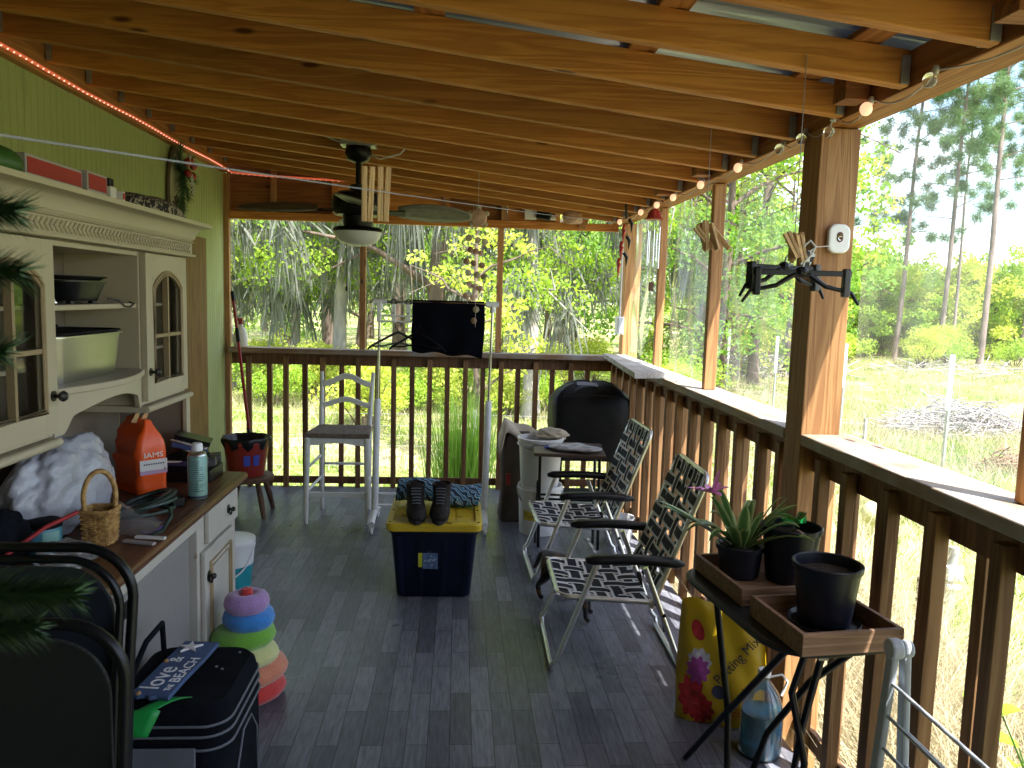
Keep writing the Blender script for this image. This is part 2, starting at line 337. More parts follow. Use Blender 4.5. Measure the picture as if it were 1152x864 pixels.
# ------------------------------------------------------------------ floor and house wall materials
def floor_mat():
    m, t, b = _new('floor_vinyl'); n, l = t.nodes, t.links
    b.inputs['Roughness'].default_value = .42; b.inputs['Specular IOR Level'].default_value = .45
    tcn = n.new('ShaderNodeTexCoord'); mpn = n.new('ShaderNodeMapping'); mpn.inputs['Rotation'].default_value = (0, 0, R_(90)); l.new(tcn.outputs['Object'], mpn.inputs[0])
    def brick(w, h, off, c1, c2):
        br = n.new('ShaderNodeTexBrick'); br.offset = off; br.inputs['Scale'].default_value = 1; br.inputs['Brick Width'].default_value = w; br.inputs['Row Height'].default_value = h
        br.inputs['Mortar Size'].default_value = .0016; br.inputs['Mortar Smooth'].default_value = .3; br.inputs['Color1'].default_value = c1+(1,); br.inputs['Color2'].default_value = c2+(1,); br.inputs['Mortar'].default_value = (.035, .035, .04, 1)
        l.new(mpn.outputs[0], br.inputs['Vector']); return br
    b1 = brick(.34, .073, .37, (.095, .102, .128), (.195, .208, .250))
    m2 = n.new('ShaderNodeMapping'); m2.inputs['Scale'].default_value = (60, 7, 1); l.new(tcn.outputs['Object'], m2.inputs[0])
    nn = n.new('ShaderNodeTexNoise'); nn.inputs['Scale'].default_value = 1.5; nn.inputs['Detail'].default_value = 6; nn.inputs['Distortion'].default_value = .5; l.new(m2.outputs[0], nn.inputs['Vector'])
    rp = n.new('ShaderNodeValToRGB'); rp.color_ramp.elements[0].position = .3; rp.color_ramp.elements[0].color = (.68, .66, .66, 1); rp.color_ramp.elements[1].position = .7; rp.color_ramp.elements[1].color = (1.25, 1.22, 1.2, 1); l.new(nn.outputs['Fac'], rp.inputs[0])
    mm = n.new('ShaderNodeMix'); mm.data_type = 'RGBA'; mm.blend_type = 'MULTIPLY'; mm.inputs[0].default_value = 1; l.new(b1.outputs['Color'], mm.inputs[6]); l.new(rp.outputs[0], mm.inputs[7])
    n3 = n.new('ShaderNodeTexNoise'); n3.inputs['Scale'].default_value = 1.6; n3.inputs['Detail'].default_value = 6; l.new(tcn.outputs['Object'], n3.inputs['Vector'])
    r3 = n.new('ShaderNodeMapRange'); r3.inputs[1].default_value = .35; r3.inputs[2].default_value = .7; r3.inputs[3].default_value = .26; r3.inputs[4].default_value = .46; l.new(n3.outputs['Fac'], r3.inputs[0]); l.new(r3.outputs[0], b.inputs['Roughness'])
    h = n.new('ShaderNodeHueSaturation'); v3 = n.new('ShaderNodeMapRange'); v3.inputs[1].default_value = .3; v3.inputs[2].default_value = .7; v3.inputs[3].default_value = .85; v3.inputs[4].default_value = 1.12; l.new(n3.outputs['Fac'], v3.inputs[0]); l.new(v3.outputs[0], h.inputs['Value']); l.new(mm.outputs[2], h.inputs['Color'])
    l.new(h.outputs[0], b.inputs['Base Color'])
    bn = n.new('ShaderNodeBump'); bn.inputs['Strength'].default_value = .25; bn.inputs['Distance'].default_value = .002; l.new(nn.outputs['Fac'], bn.inputs['Height']); l.new(bn.outputs[0], b.inputs['Normal'])
floor_mat()
mat('wall_green', (.36, .40, .17), .6, var=.09, scale=1.2, dirt=((.27, .31, .13), 5, .60), stretch=(1, 1, .35))
mat('deck_rim', (.16, .10, .06), .8, var=.3)

# ------------------------------------------------------------------ floor (deck)
fl = MB(); fl.box(-1.75, -2.6, -.03, 1.135, 5.985, 0)
tag(fl.build('floor', 'floor_vinyl', None, loc=(0, 2, 0)), kind='structure')
rim = MB(); rim.box(-1.75, -2.6, -.26, 1.12, 5.96, -.034)
for x in (-1.6, -.2, 1.0):
    for y in (-2.4, 1.7, 5.8): rim.box(x, y, -.9, x+.1, y+.1, -.264)
tag(rim.build('deck_framing', 'deck_rim', None, loc=(0, 2, -.6)), 'timber framing holding the porch floor above the ground', 'deck frame')

# ------------------------------------------------------------------ house wall
hw = thing('house_wall', 'green beadboard house wall along the side of the porch', 'house wall', (-1.71, 2, 0))
g = MB(); pf = []
y = -2.6
while y < 5.90:
    pf += [(-1.71, y), (-1.71, y+.042), (-1.7135, y+.0445), (-1.7135, y+.0475)]; y += .051
pf.append((-1.71, 5.94))
k = len(pf)
g.v = [(a, b, z) for z in (-.1, 2.6) for a, b in pf]; g.f = [(i, i+1, k+i+1, k+i) for i in range(k-1)]; g.m = [0]*(k-1)
g.build('beadboard', 'wall_green', hw)
MB().box(-1.80, -2.6, -.6, -1.72, 5.94, 2.7).build('wall_core', 'deck_rim', hw)
MB().box(-1.80, 5.942, -.1, -1.674, 5.99, 2.30).build('corner_board', 'stud_pine', hw, bevel=.002)
wood('door_board', (.22, .11, .03), (.13, .06, .015), 'z', knots=False)
MB().box(-1.707, 4.95, 0, -1.685, 5.46, 1.80).build('door_board', 'door_board', hw, bevel=.003)

nw = thing('added_shade_wall', 'unseen green wall added behind the camera to darken the porch', 'wall', (0, -1.5, 0))  # unseen wall, added to cut the light entering from behind the camera
MB().box(-1.70, -1.62, 0, 1.12, -1.52, 2.02).build('wall_panel', 'wall_green', nw, bevel=.002)
MB().box(-1.70, -1.60, 2.0205, 1.12, -1.54, 2.33).build('wall_panel', 'wall_green', nw) if False else None
# ------------------------------------------------------------------ porch roof
pr_ = thing('porch_roof', 'open rafter porch roof of orange pine under corrugated metal sheets', 'porch roof', (0, 2, 2.2))
def zb(x): return 2.355-.1135*(x+1.675)
SL = math.atan(.1135)
YS = [1.70+.345*i for i in range(-12, 13)]
for i, y in enumerate(YS):
    b = MB(); x0, x1 = -1.668, 1.138; w = .019; h = .090
    v = [(x0, y-w, zb(x0)), (x1, y-w, zb(x1)), (x1, y+w, zb(x1)), (x0, y+w, zb(x0))]; v += [(a, c, d+h) for a, c, d in v]
    b.add(v, [(0, 3, 2, 1), (4, 5, 6, 7), (0, 1, 5, 4), (1, 2, 6, 5), (2, 3, 7, 6), (3, 0, 4, 7)])
    b.build('rafter', 'rafter_pine', pr_, bevel=.003)
    if y > .5:
        hg = MB()
        for sx, xx in ((1, x0+.001), (-1, x1-.001)):
            a0, a1 = sorted((xx, xx+sx*.024))
            for yy in (y-w-.004, y+w+.0015): hg.box(a0, yy, zb(xx)+.004, a1, yy+.0025, zb(xx)+.075)
        hg.build('joist_hanger', 'galvanised', pr_)
for j, x in enumerate((-1.35, -.72, -.1, .52, 1.02)):
    b = MB(); z = zb(x)+.0905
    b.beam((x, -2.6, z+.010), (x, 6.0, z+.010), .085, .018); b.build('purlin', 'beam_pine', pr_, bevel=.002)
ms = MB()
NY = 640
ms.grid(1, NY, lambda u, v: (-1.8+3.23*u, -2.7+8.85*v, zb(-1.8+3.23*u)+.118+.007*math.sin(2*math.pi*v*8.85/.0677)))
ms.build('metal_sheet', 'roof_metal', pr_, smooth=80, solid=.0012)
MB().box(-1.712, -2.6, 2.30, -1.672, 5.94, 2.44).build('ledger_board', 'beam_pine', pr_, bevel=.003)
eb = MB(); eb.box(1.141, -2.6, 2.032, 1.18, 5.99, 2.128); eb.build('edge_beam', 'beam_pine', pr_, bevel=.003)
eb = MB(); eb.box(1.1825, -2.6, 2.034, 1.262, 5.99, 2.118); eb.build('edge_beam', 'beam_pine', pr_, bevel=.003)
# blocks on top of the wall plate between rafters
for y in (1.52, 2.21, 3.6, 4.3): MB().box(1.06, y, zb(1.1)+.005, 1.13, y+.075, zb(1.1)+.085).build('wood_block', 'board_osb', pr_, bevel=.002)
# far end: header, gable boards, cripple studs
MB().box(-1.672, 5.955, 1.98, 1.185, 5.995, 2.035).build('header', 'board_bright', pr_, bevel=.002)
def gb(x0, x1, m, y0=6.0, z0=2.0, dz=0):
    b = MB(); v = [(x0, y0, z0), (x1, y0, z0), (x1, y0, zb(x1)+.10+dz), (x0, y0, zb(x0)+.10+dz)]; v += [(a, c+.015, d) for a, c, d in v]
    b.add(v, [(0, 1, 2, 3), (7, 6, 5, 4), (0, 4, 5, 1), (1, 5, 6, 2), (2, 6, 7, 3), (3, 7, 4, 0)]); b.build('gable_board', m, pr_, bevel=.001)
gb(-1.70, -.902, 'board_osb'); gb(-.90, -.122, 'board_bright'); gb(-.12, .348, 'board_osb'); gb(.35, .742, 'board_bright')
for x, m in ((-1.38, 'stud_pine'), (-.94, 'board_bright'), (-.12, 'board_bright'), (.30, 'stud_pine'), (.70, 'board_bright')): MB().box(x, 5.958, 2.038, x+.04, 5.992, zb(x)+.02).build('cripple_stud', m, pr_, bevel=.002)
b = MB(); b.beam((.90, 5.94, 1.99), (.98, 5.94, 2.20), .05, .035, up=(0, 1, 0)); b.build('brace', 'stud_pine', pr_, bevel=.002)
b = MB(); b.box(.72, 5.96, 2.10, 1.10, 5.985, 2.14); b.build('rail_strip', 'baluster_dark', pr_)

# ------------------------------------------------------------------ posts and studs
def post(x0, y0, x1, y1, z0, z1, label, m='post_pine', name='support_post', cat='post', group=None):
    return tag(MB().box(x0, y0, z0, x1, y1, z1).build(name, m, None, loc=((x0+x1)/2, (y0+y1)/2, z0), bevel=.004), label, cat, group)
post(1.132, 2.50, 1.262, 2.63, -.4, 2.031, 'thick square pine post beside the black pots, carrying the white sensor')
post(1.215, 5.80, 1.33, 5.92, -.4, 2.031, 'square pine post at the far corner with an electrical box')
post(1.132, -1.6, 1.262, -1.47, -.4, 2.031, 'square pine post at the near end of the porch')
post(1.205, 4.78, 1.252, 4.825, 1.051, 2.031, 'slim timber stud behind the red wind chime', 'stud_pine', 'screen_stud', 'stud', 'thin studs above the side railing')
post(1.195, 3.74, 1.252, 3.785, 1.051, 2.031, 'slim timber stud on the side railing between the wind chime and the thick post', 'stud_pine', 'screen_stud', 'stud', 'thin studs above the side railing')
post(1.238, 1.60, 1.285, 1.64, 1.051, 2.031, 'slim timber stud on the near stretch of the side railing at the picture edge', 'stud_pine', 'screen_stud', 'stud', 'thin studs above the side railing')
post(-.735, 5.955, -.69, 5.995, 1.051, 1.978, 'slim timber stud on the far railing below the ceiling fan', 'stud_pine', 'screen_stud', 'stud', 'thin studs above the far railing')
post(.28, 5.955, .325, 5.995, 1.051, 1.978, 'slim timber stud on the far railing beside the shell chime', 'stud_pine', 'screen_stud', 'stud', 'thin studs above the far railing')

# ------------------------------------------------------------------ railings
fr_ = thing('far_railing', 'dark wooden railing across the far end behind the white bar stool', 'railing', (0, 5.97, 0))
MB().box(-1.672, 5.89, 1.012, 1.128, 6.03, 1.05).build('cap_rail', 'rail_wood_x', fr_, bevel=.004)
MB().box(-1.672, 5.981, .925, 1.19, 5.999, 1.011).build('rail_board', 'baluster_dark', fr_, bevel=.002)
MB().box(-1.672, 5.988, .02, 1.19, 6.003, .075).build('bottom_rail', 'baluster_dark', fr_, bevel=.002)
bal = MB().box(-.0185, -.0185, -.02, .0185, .0185, .985)
def balus(root, x, y, m):
    global BAL
    key = 'b'+m
    if key not in MATS_OBJ:
        o = bal.build('baluster', m, root, w=False, bevel=.002); MATS_OBJ[key] = o.data
    else:
        o = bpy.data.objects.new('baluster', MATS_OBJ[key]); COL.objects.link(o); o.parent = root
        md = o.modifiers.new('bevel', 'BEVEL'); md.width = .002; md.segments = 2; md.limit_method = 'ANGLE'
    o.location = Vector((x, y, 0))-OFF[root.name]
    o.rotation_euler = (rnd.uniform(-.006, .006), rnd.uniform(-.006, .006), rnd.uniform(-.05, .05))
    return o
MATS_OBJ = {}
for i in range(10):
    x = -1.54+.267*i
    balus(fr_, x, 5.961, 'baluster_wood')
    if i < 10: balus(fr_, x+.1335, 6.024, 'baluster_dark')
sr = thing('side_railing', 'long wooden side railing with upright balusters on both faces', 'railing', (1.2, 2, 0))
for y0, y1 in ((-1.46, 2.497), (2.633, 6.03), (-2.6, -1.61)):
    MB().box(1.13, y0, 1.012, 1.305, y1, 1.05).build('cap_rail', 'rail_wood_y', sr, bevel=.004)
MB().box(1.1795, -2.6, .925, 1.198, 5.98, 1.011).build('rail_board', 'baluster_dark', sr, bevel=.002)
MB().box(1.1795, -2.6, .02, 1.198, 5.98, .085).build('bottom_rail', 'baluster_wood', sr, bevel=.002)
ys = [1.55, 1.78, 2.0, 2.21, 2.40, 2.70, 2.89]+[3.12+.225*i for i in range(13)]+[1.32-.225*i for i in range(12)]
for y in ys:
    if y > -2: balus(sr, 1.16, y, 'baluster_wood')
for y in [1.665, 1.89, 2.105, 2.31, 2.79]+[3.01+.225*i for i in range(13)]+[1.43-.225*i for i in range(10)]:
    balus(sr, 1.217, y, 'baluster_wood')
b = MB(); b.prism([(1.06, 5.70), (.955, 4.20), (1.19, 4.26), (1.205, 5.62)], 1.0505, 1.083)
tag(b.build('plank_shelf', 'grey_slab', None, loc=(1.1, 4.9, 1.05), bevel=.004), 'weathered grey plank lying on the corner of the railing', 'plank')

# ------------------------------------------------------------------ clear plastic sheets
def sheet(y0, y1, z0, z1, label, amp=.02, x=1.285, k=3, edge=None):
    b = MB()
    def f(u, v):
        yy = y0+(y1-y0)*u; zz = z0+(z1-z0)*v
        if edge: yy = y0+(y1-y0)*u*edge(v)
        return (x+amp*math.sin(u*k*6.28+2*v)*(.4+.6*(1-v))+.3*amp*math.sin(v*9+u*4)+.4*amp*math.sin(u*17-v*6), yy, zz)
    b.grid(40, 40, f)
    return tag(b.build('plastic_sheet', 'vinyl_film', None, loc=(x, (y0+y1)/2, z0), smooth=80), label, 'plastic sheet', 'clear plastic sheets hung in the side openings')
sheet(5.78, 4.86, 1.10, 2.03, 'cloudy plastic sheet between the corner post and the red wind chime', .03, x=1.262, k=2, edge=lambda v: .55+.45*v)
sheet(4.76, 3.80, 1.06, 2.03, 'clear plastic sheet between the two slim studs', .018)
sheet(3.72, 2.66, 1.06, 2.03, 'clear plastic sheet just beyond the thick post', .022)
sheet(2.48, 1.66, 1.06, 2.03, 'clear plastic sheet on the near side of the thick post', .010, k=1)

# ------------------------------------------------------------------ hutch
hu = thing('hutch', 'cream painted dining hutch with arched glass doors and worn wooden counter', 'hutch', (-1.1, 2.47, 0))
F = 'cream_paint'
YA, YB = 1.74, 3.19
# crown and frieze by sweeping a profile along front and far end
def sweep(prof, name, m, smooth=40):
    b = MB(); path = [(-1.32, YA-.0, (0, -1)), None]
    pts = []
    for d, z in prof:  # d: distance proud of the carcass
        pts.append([(-1.33, YA-d, z), (-1.055+d, YA-d, z), (-1.055+d, YB+d, z), (-1.33, YB+d, z)])
    vs = [p for row in pts for p in row]; fs = []
    for i in range(len(prof)-1):
        for j in range(3): fs.append((i*4+j, i*4+j+1, (i+1)*4+j+1, (i+1)*4+j))
    fs.append((0, 1, 2, 3)[::-1]); n = (len(prof)-1)*4; fs.append((n, n+1, n+2, n+3))
    b.add(vs, fs); return b.build(name, m, hu, smooth=smooth)
cr_ = [(.0, 1.648), (.014, 1.650), (.018, 1.658)]+[(.022+.042*(1-math.cos(t*math.pi/2/6)), 1.658+.045*math.sin(t*math.pi/2/6)) for t in range(7)]+[(.072, 1.704), (.074, 1.718), (.0, 1.718)]
sweep(cr_, 'crown', F)
sweep([(0, 1.588), (.022, 1.590), (.024, 1.598), (.012, 1.600), (.012, 1.642), (.020, 1.645), (.020, 1.6478), (0, 1.6478)], 'frieze', F)
lf = MB()
for i in range(58):
    y = YA+.012+i*.0247
    for s in (-1, 1):
        a = s*.9
        lf.sphere((-1.042, y+.006, 1.621+s*.0085), (.006, .0125, .0052), 8, M=RX(a*.75))
    lf.sphere((-1.040, y-.006, 1.621), .0035, 6)
lf.build('carved_leaves', F, hu, smooth=True)
# carcass
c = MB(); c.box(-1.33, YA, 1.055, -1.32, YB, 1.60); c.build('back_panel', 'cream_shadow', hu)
c = MB()
for y in (YA, 2.155, 2.762, YB-.016): c.box(-1.3195, y, 1.064, -1.078, y+.016, 1.587)
for z, a, d in ((1.064, YA+.0165, 2.1545), (1.064, 2.7785, YB-.0165), (1.572, YA+.0165, YB-.0165)):
    if a < 2 and d > 3:
        for q, w in ((YA+.0165, 2.1545), (2.1715, 2.7615), (2.7785, YB-.0165)): c.box(-1.319, q, z, -1.079, w, z+.015)
    else: c.box(-1.319, a, z, -1.079, d, z+.015)
for z in (1.24, 1.40):
    c.box(-1.319, YA+.0165, z, -1.12, 2.1545, z+.012); c.box(-1.319, 2.7785, z, -1.12, YB-.0165, z+.012)
c.build('carcass', F, hu, bevel=.0015)
c = MB(); c.box(-1.319, 2.1718, 1.398, -1.085, 2.7612, 1.414); c.build('shelf', F, hu, bevel=.003)
# bowed shelf + arched apron
b = MB(); n = 18
poly = [(-1.319, 2.1718), (-1.319, 2.7612)]+[(-1.062+.055*math.sin(math.pi*(1-i/n)), 2.1718+.5894*(1-i/n)) for i in range(n+1)]
b.prism(poly, 1.172, 1.192); b.build('shelf', F, hu, bevel=.004)
b = MB()
def ap(u):  # apron lower edge
    q = abs(u-.5)*2
    if q > .9: return 1.062
    if q > .72: return 1.062+.05*(.5-.5*math.cos(math.pi*(.9-q)/.18))
    return 1.112+.028*math.cos(q/.72*math.pi/2)
vs = []; n = 48
for i in range(n+1):
    u = i/n; y = 2.1718+.5894*u; xx = -1.075+.045*math.sin(math.pi*u)
    vs += [(xx, y, ap(u)), (xx, y, 1.1715), (xx-.014, y, ap(u)), (xx-.014, y, 1.1715)]
fs = []
for i in range(n):
    a = i*4; e = a+4; fs += [(a, e, e+1, a+1), (a+2, a+3, e+3, e+2), (a, a+2, e+2, e)]
b.add(vs, fs); b.build('apron', F, hu, smooth=40)
# doors
def arch_door(y0, y1, knob_y, zz0=1.078, zz1=1.584):
    xb, xf = -1.077, -1.056
    oy0, oy1, oz0, ozs, rise = y0+.062, y1-.062, zz0+.06, zz1-.115, .055
    d = MB(); d.box(xb, y0, zz0, xf, oy0, zz1); d.box(xb, oy1, zz0, xf, y1, zz1); d.box(xb, oy0, zz0, xf, oy1, oz0)
    n = 14; top = [(oy0+(oy1-oy0)*i/n, ozs+rise*math.sin(math.pi*i/n)**.75) for i in range(n+1)]
    for i in range(n):
        (a, az), (e, ez) = top[i], top[i+1]
        d.add([(xf, a, az), (xf, e, ez), (xf, e, zz1), (xf, a, zz1), (xb, a, az), (xb, e, ez), (xb, e, zz1), (xb, a, zz1)], [(0, 1, 2, 3), (4, 7, 6, 5), (0, 4, 5, 1), (3, 2, 6, 7)])
    D = d.build('door', F, hu, bevel=.0015)
    t = MB(); pth = [(xf+.001, oy0, oz0), (xf+.001, oy1, oz0)]+[(xf+.001, a, z) for a, z in top[::-1]]
    t.tube(pth, .006, 8, closed=True, mi=0); pth2 = [(xf+.002, y+(.009 if y < (oy0+oy1)/2 else -.009), z+(.009 if z < ozs-.01 else -.009)) for _, y, z in pth]
    t.tube(pth2, .004, 6, closed=True)
    ym = (oy0+oy1)/2; t.box(xb+.004, ym-.006, oz0, xf+.002, ym+.006, ozs+rise); t.box(xb+.004, oy0, oz0+.155, xf+.0015, oy1, oz0+.167)
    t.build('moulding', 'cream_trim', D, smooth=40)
    g_ = MB(); g_.add([(xb+.002, oy0, oz0), (xb+.002, oy1, oz0)]+[(xb+.002, a, z) for a, z in top[::-1]], [tuple(range(n+3))]); g_.build('glass', 'cabinet_glass', D)
    k = MB(); k.lathe([(.006, 0), (.005, .012), (.013, .020), (.015, .027), (.010, .034), (0, .036)], (xf, knob_y, zz0+.10), 14, M=RY(math.pi/2)); k.cyl((xf, knob_y, zz0+.10), (xf+.003, knob_y, zz0+.10), .014); k.build('knob', 'black_iron', D, smooth=True)
arch_door(1.758, 2.160, 2.135)
arch_door(2.772, 3.172, 2.797)
# half-round ledges under the doors
for a, e in ((1.72, 2.168), (2.765, 3.215)):
    b = MB(); b.tube([(-1.062, a, 1.050), (-1.062, e, 1.050)], .0125, 10); b.box(-1.325, a, 1.040, -1.062, e, 1.0615); b.build('ledge', F, hu, smooth=40)
# legs of the upper part, backboard, counter
for y in (YA, YB-.02):
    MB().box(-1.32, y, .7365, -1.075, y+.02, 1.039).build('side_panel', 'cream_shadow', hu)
    MB().box(-1.0745, y-.012, .7365, -1.058, y+.028, 1.039).build('stile', F, hu, bevel=.002)
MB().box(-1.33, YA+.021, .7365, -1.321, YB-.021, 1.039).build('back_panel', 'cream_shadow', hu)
MB().box(-1.34, 1.66, .700, -.858, 3.225, .735).build('counter', 'counter_wood', hu, bevel=.006)
b = MB(); b.tube([(-.856, 1.66, .7185), (-.856, 3.22, .7185)], .0165, 10); b.build('counter_edge', 'counter_wood', hu, smooth=True)
# base
MB().box(-1.32, 1.69, .02, -.93, 2.72, .6985).build('base_box', 'panel_grey', hu, bevel=.003)
MB().box(-1.32, 2.725, .06, -.885, 3.19, .6985).build('base_box', 'white_worn', hu, bevel=.004)
b = MB(); b.box(-.929, 2.06, .655, -.868, 2.722, .690); b.build('rail_strip', 'white_worn', hu, bevel=.003)
b = MB(); b.box(-.929, 2.10, .10, -.905, 2.70, .62); b.build('panel', 'panel_grey', hu, bevel=.003)
b = MB(); b.box(-.8845, 2.80, .565, -.866, 3.165, .685); D = b.build('drawer', 'white_worn', hu, bevel=.005)
def pull(p, par, s=1):
    k = MB(); x, y, z = p; k.lathe([(.017*s, 0), (.017*s, .003), (.004, .004), (.004, .012), (.010*s, .018), (.007, .026), (0, .027)], p, 14, M=RY(math.pi/2)); k.torus((x+.010, y, z-.010), .012*s, .0028, 14, 6, M=RY(math.pi/2)); k.build('handle', 'black_iron', par, smooth=True)
pull((-.866, 3.03, .632), D); 
b = MB(); b.box(-.8845, 2.75, .10, -.866, 3.10, .55); D = b.build('door', 'white_worn', hu, bevel=.005)
t = MB()
for q, w in (((2.80, .15), (3.05, .50)),):
    (ya, za), (yb_, zb_) = q, w; t.tube([(-.864, ya, za), (-.864, yb_, za), (-.864, yb_, zb_), (-.864, ya, zb_)], .007, 6, closed=True); t.tube([(-.864, ya+.02, za+.02), (-.864, yb_-.02, za+.02), (-.864, yb_-.02, zb_-.02), (-.864, ya+.02, zb_-.02)], .004, 6, closed=True)
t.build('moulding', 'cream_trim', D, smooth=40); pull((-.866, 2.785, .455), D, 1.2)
b = MB(); b.box(-.904, 2.14, .555, -.900, 2.2, .60); b.build('latch', 'black_iron', hu)
b = MB(); b.box(-.884, 2.735, .0, -.872, 3.185, .055); b.box(-1.3, 2.735, .0, -.9, 2.76, .055); b.box(-1.3, 3.16, .0, -.9, 3.185, .055); b.build('plinth', 'white_worn', hu, bevel=.003)

# things standing inside behind the glass and on the open shelves
mat('steel', (.55, .55, .54), .28, metal=1, var=.05, scale=2, stretch=(1, 1, 12))
b = MB()
def rrect(cx, cy, w, d, r, n=5):
    o = []
    for k, (sx, sy) in enumerate(((1, 1), (-1, 1), (-1, -1), (1, -1))):
        for i in range(n+1):
            t = math.pi/2*(k+i/n); o.append((cx+sx*(w/2-r)+r*math.cos(t), cy+sy*(d/2-r)+r*math.sin(t)))
    return o
def tray_shape(b, cx, cy, w, d, z0, z1, taper, r, th=.003, lip=.008, mi=0):
    a = rrect(cx, cy, w*taper, d*taper, r*taper); e = rrect(cx, cy, w, d, r); l_ = rrect(cx, cy, w+2*lip, d+2*lip, r+lip); i1 = rrect(cx, cy, w-2*th, d-2*th, r-th); i0 = rrect(cx, cy, w*taper-2*th, d*taper-2*th, r*taper-th)
    rings = [(a, z0), (e, z1-.004), (l_, z1-.004), (l_, z1), (i1, z1), (i0, z0+th)]
    n = len(a); vs = [(x, y, z) for rg, z in rings for x, y in rg]; fs = [tuple(range(n))[::-1], tuple((len(rings)-1)*n+j for j in range(n))]
    for i in range(len(rings)-1):
        for j in range(n): fs.append((i*n+j, i*n+(j+1) % n, (i+1)*n+(j+1) % n, (i+1)*n+j))
    b.add(vs, fs, mi)
t = thing('roasting_pan', 'deep stainless steel roasting pan on the wide middle shelf', 'roasting pan', (-1.2, 2.45, 1.193))
b = MB(); tray_shape(b, -1.19, 2.45, .20, .44, 1.193, 1.325, .90, .04); b.build('pan', 'steel', t, smooth=40)
b = MB(); tray_shape(b, -1.19, 2.45, .19, .43, 1.3265, 1.334, 1, .04); b.sphere((-1.19, 2.42, 1.345), (.014, .014, .010), 12); b.build('lid', 'black_matt', t, smooth=40)
t = thing('griddle', 'black electric griddle on the upper shelf with its cord hanging', 'griddle', (-1.19, 2.45, 1.415))
b = MB(); tray_shape(b, -1.18, 2.47, .17, .24, 1.422, 1.482, .8, .05); 
for dx in (-.05, .05):
    for dy in (-.07, .07): b.cyl((-1.18+dx, 2.47+dy, 1.4145), (-1.18+dx, 2.47+dy, 1.424), .012)
b.build('base', 'black_plastic', t, smooth=40)
b = MB(); tray_shape(b, -1.18, 2.43, .20, .26, 1.484, 1.496, .9, .06); b.build('plate', 'black_matt', t, smooth=40)
b = MB(); b.tube([(-1.10, 2.58, 1.43), (-1.085, 2.62, 1.425), (-1.082, 2.66, 1.405), (-1.08, 2.70, 1.402), (-1.083, 2.735, 1.412), (-1.10, 2.74, 1.419)], .003, 6); b.build('cord', 'cord_black', t, smooth=True)
mat('foil', (.75, .74, .72), .25, metal=1, var=.1, bump=1.2, bscale=30)
b = MB(); b.grid(14, 8, lambda u, v: (-1.12-.08*v+.01*math.sin(u*30), 2.18+.13*u, 1.4155+.055*math.sin(math.pi*v)*(.6+.4*math.sin(u*9+1))+.006*math.sin(u*40+v*30)))
tag(b.build('foil_sheet', 'foil', None, loc=(-1.15, 2.24, 1.415), solid=.001), 'crumpled silver foil beside the black griddle on the upper shelf', 'foil')
mat('china', (.75, .75, .76), .2, var=.03)
for (y, zz, m, lab) in ((2.93, 1.2525, 'china', 'stack of white bowls behind the glass of the farther cabinet door'), (3.06, 1.4125, 'black_plastic', 'dark cup behind the glass of the farther cabinet door'), (1.95, 1.2525, 'china', 'stack of white bowls behind the glass of the nearer cabinet door')):
    b = MB()
    if m == 'china':
        for i in range(4): b.lathe([(.02, i*.011), (.05, i*.011+.022), (.052, i*.011+.022), (.022, i*.011+.003), (0, i*.011+.003)], (-1.19, y, zz), 20)
    else: b.lathe([(.025, 0), (.032, .07), (.030, .07), (.023, .004), (0, .004)], (-1.19, y, zz), 20)
    tag(b.build('bowl_stack' if m == 'china' else 'cup', m, None, loc=(-1.19, y, zz), smooth=40), lab, 'bowls' if m == 'china' else 'cup')

# ------------------------------------------------------------------ on top of the hutch
mat('box_red', (.36, .02, .02), .5, var=.05); mat('box_grey', (.36, .33, .33), .5, var=.06); mat('box_white', (.7, .68, .66), .5, var=.03)
def flatbox(name, label, x0, y0, x1, y1, z0, z1, zsplit, bottom='box_grey', top='box_red', cat='box', inset=0):
    t = thing(name, label, cat, ((x0+x1)/2, (y0+y1)/2, z0))
    MB().box(x0, y0, z0, x1, y1, z1).build('carton', bottom, t, bevel=.002)
    MB().box(x1+.0005, y0+.008, zsplit, x1+.0015, y1-.008, z1-.008).build('printed_band', top, t)
    return t
flatbox('flat_carton', 'long flat red and grey carton on top of the hutch', -1.28, 2.165, -1.12, 2.475, 1.719, 1.805, 1.756)
flatbox('small_carton', 'short grey carton with a red square beside the long flat one', -1.27, 2.485, -1.11, 2.62, 1.719, 1.810, 1.757)
t = thing('spray_pack', 'white pump pack with a black cap on top of the hutch', 'pump pack', (-1.13, 2.67, 1.719))
MB().box(-1.16, 2.645, 1.719, -1.11, 2.69, 1.785).build('body', 'box_white', t, bevel=.003)
MB().box(-1.155, 2.650, 1.7855, -1.115, 2.685, 1.812).build('cap', 'black_plastic', t, bevel=.006)
t = thing('small_packet', 'thin orange and white packet leaning beside the pump pack', 'packet', (-1.1, 2.70, 1.719))
MB().box(-1.13, 2.697, 1.719, -1.095, 2.715, 1.775).build('packet_body', 'box_white', t); MB().box(-1.0945, 2.697, 1.75, -1.0938, 2.715, 1.770).build('printed_band', 'box_red', t)
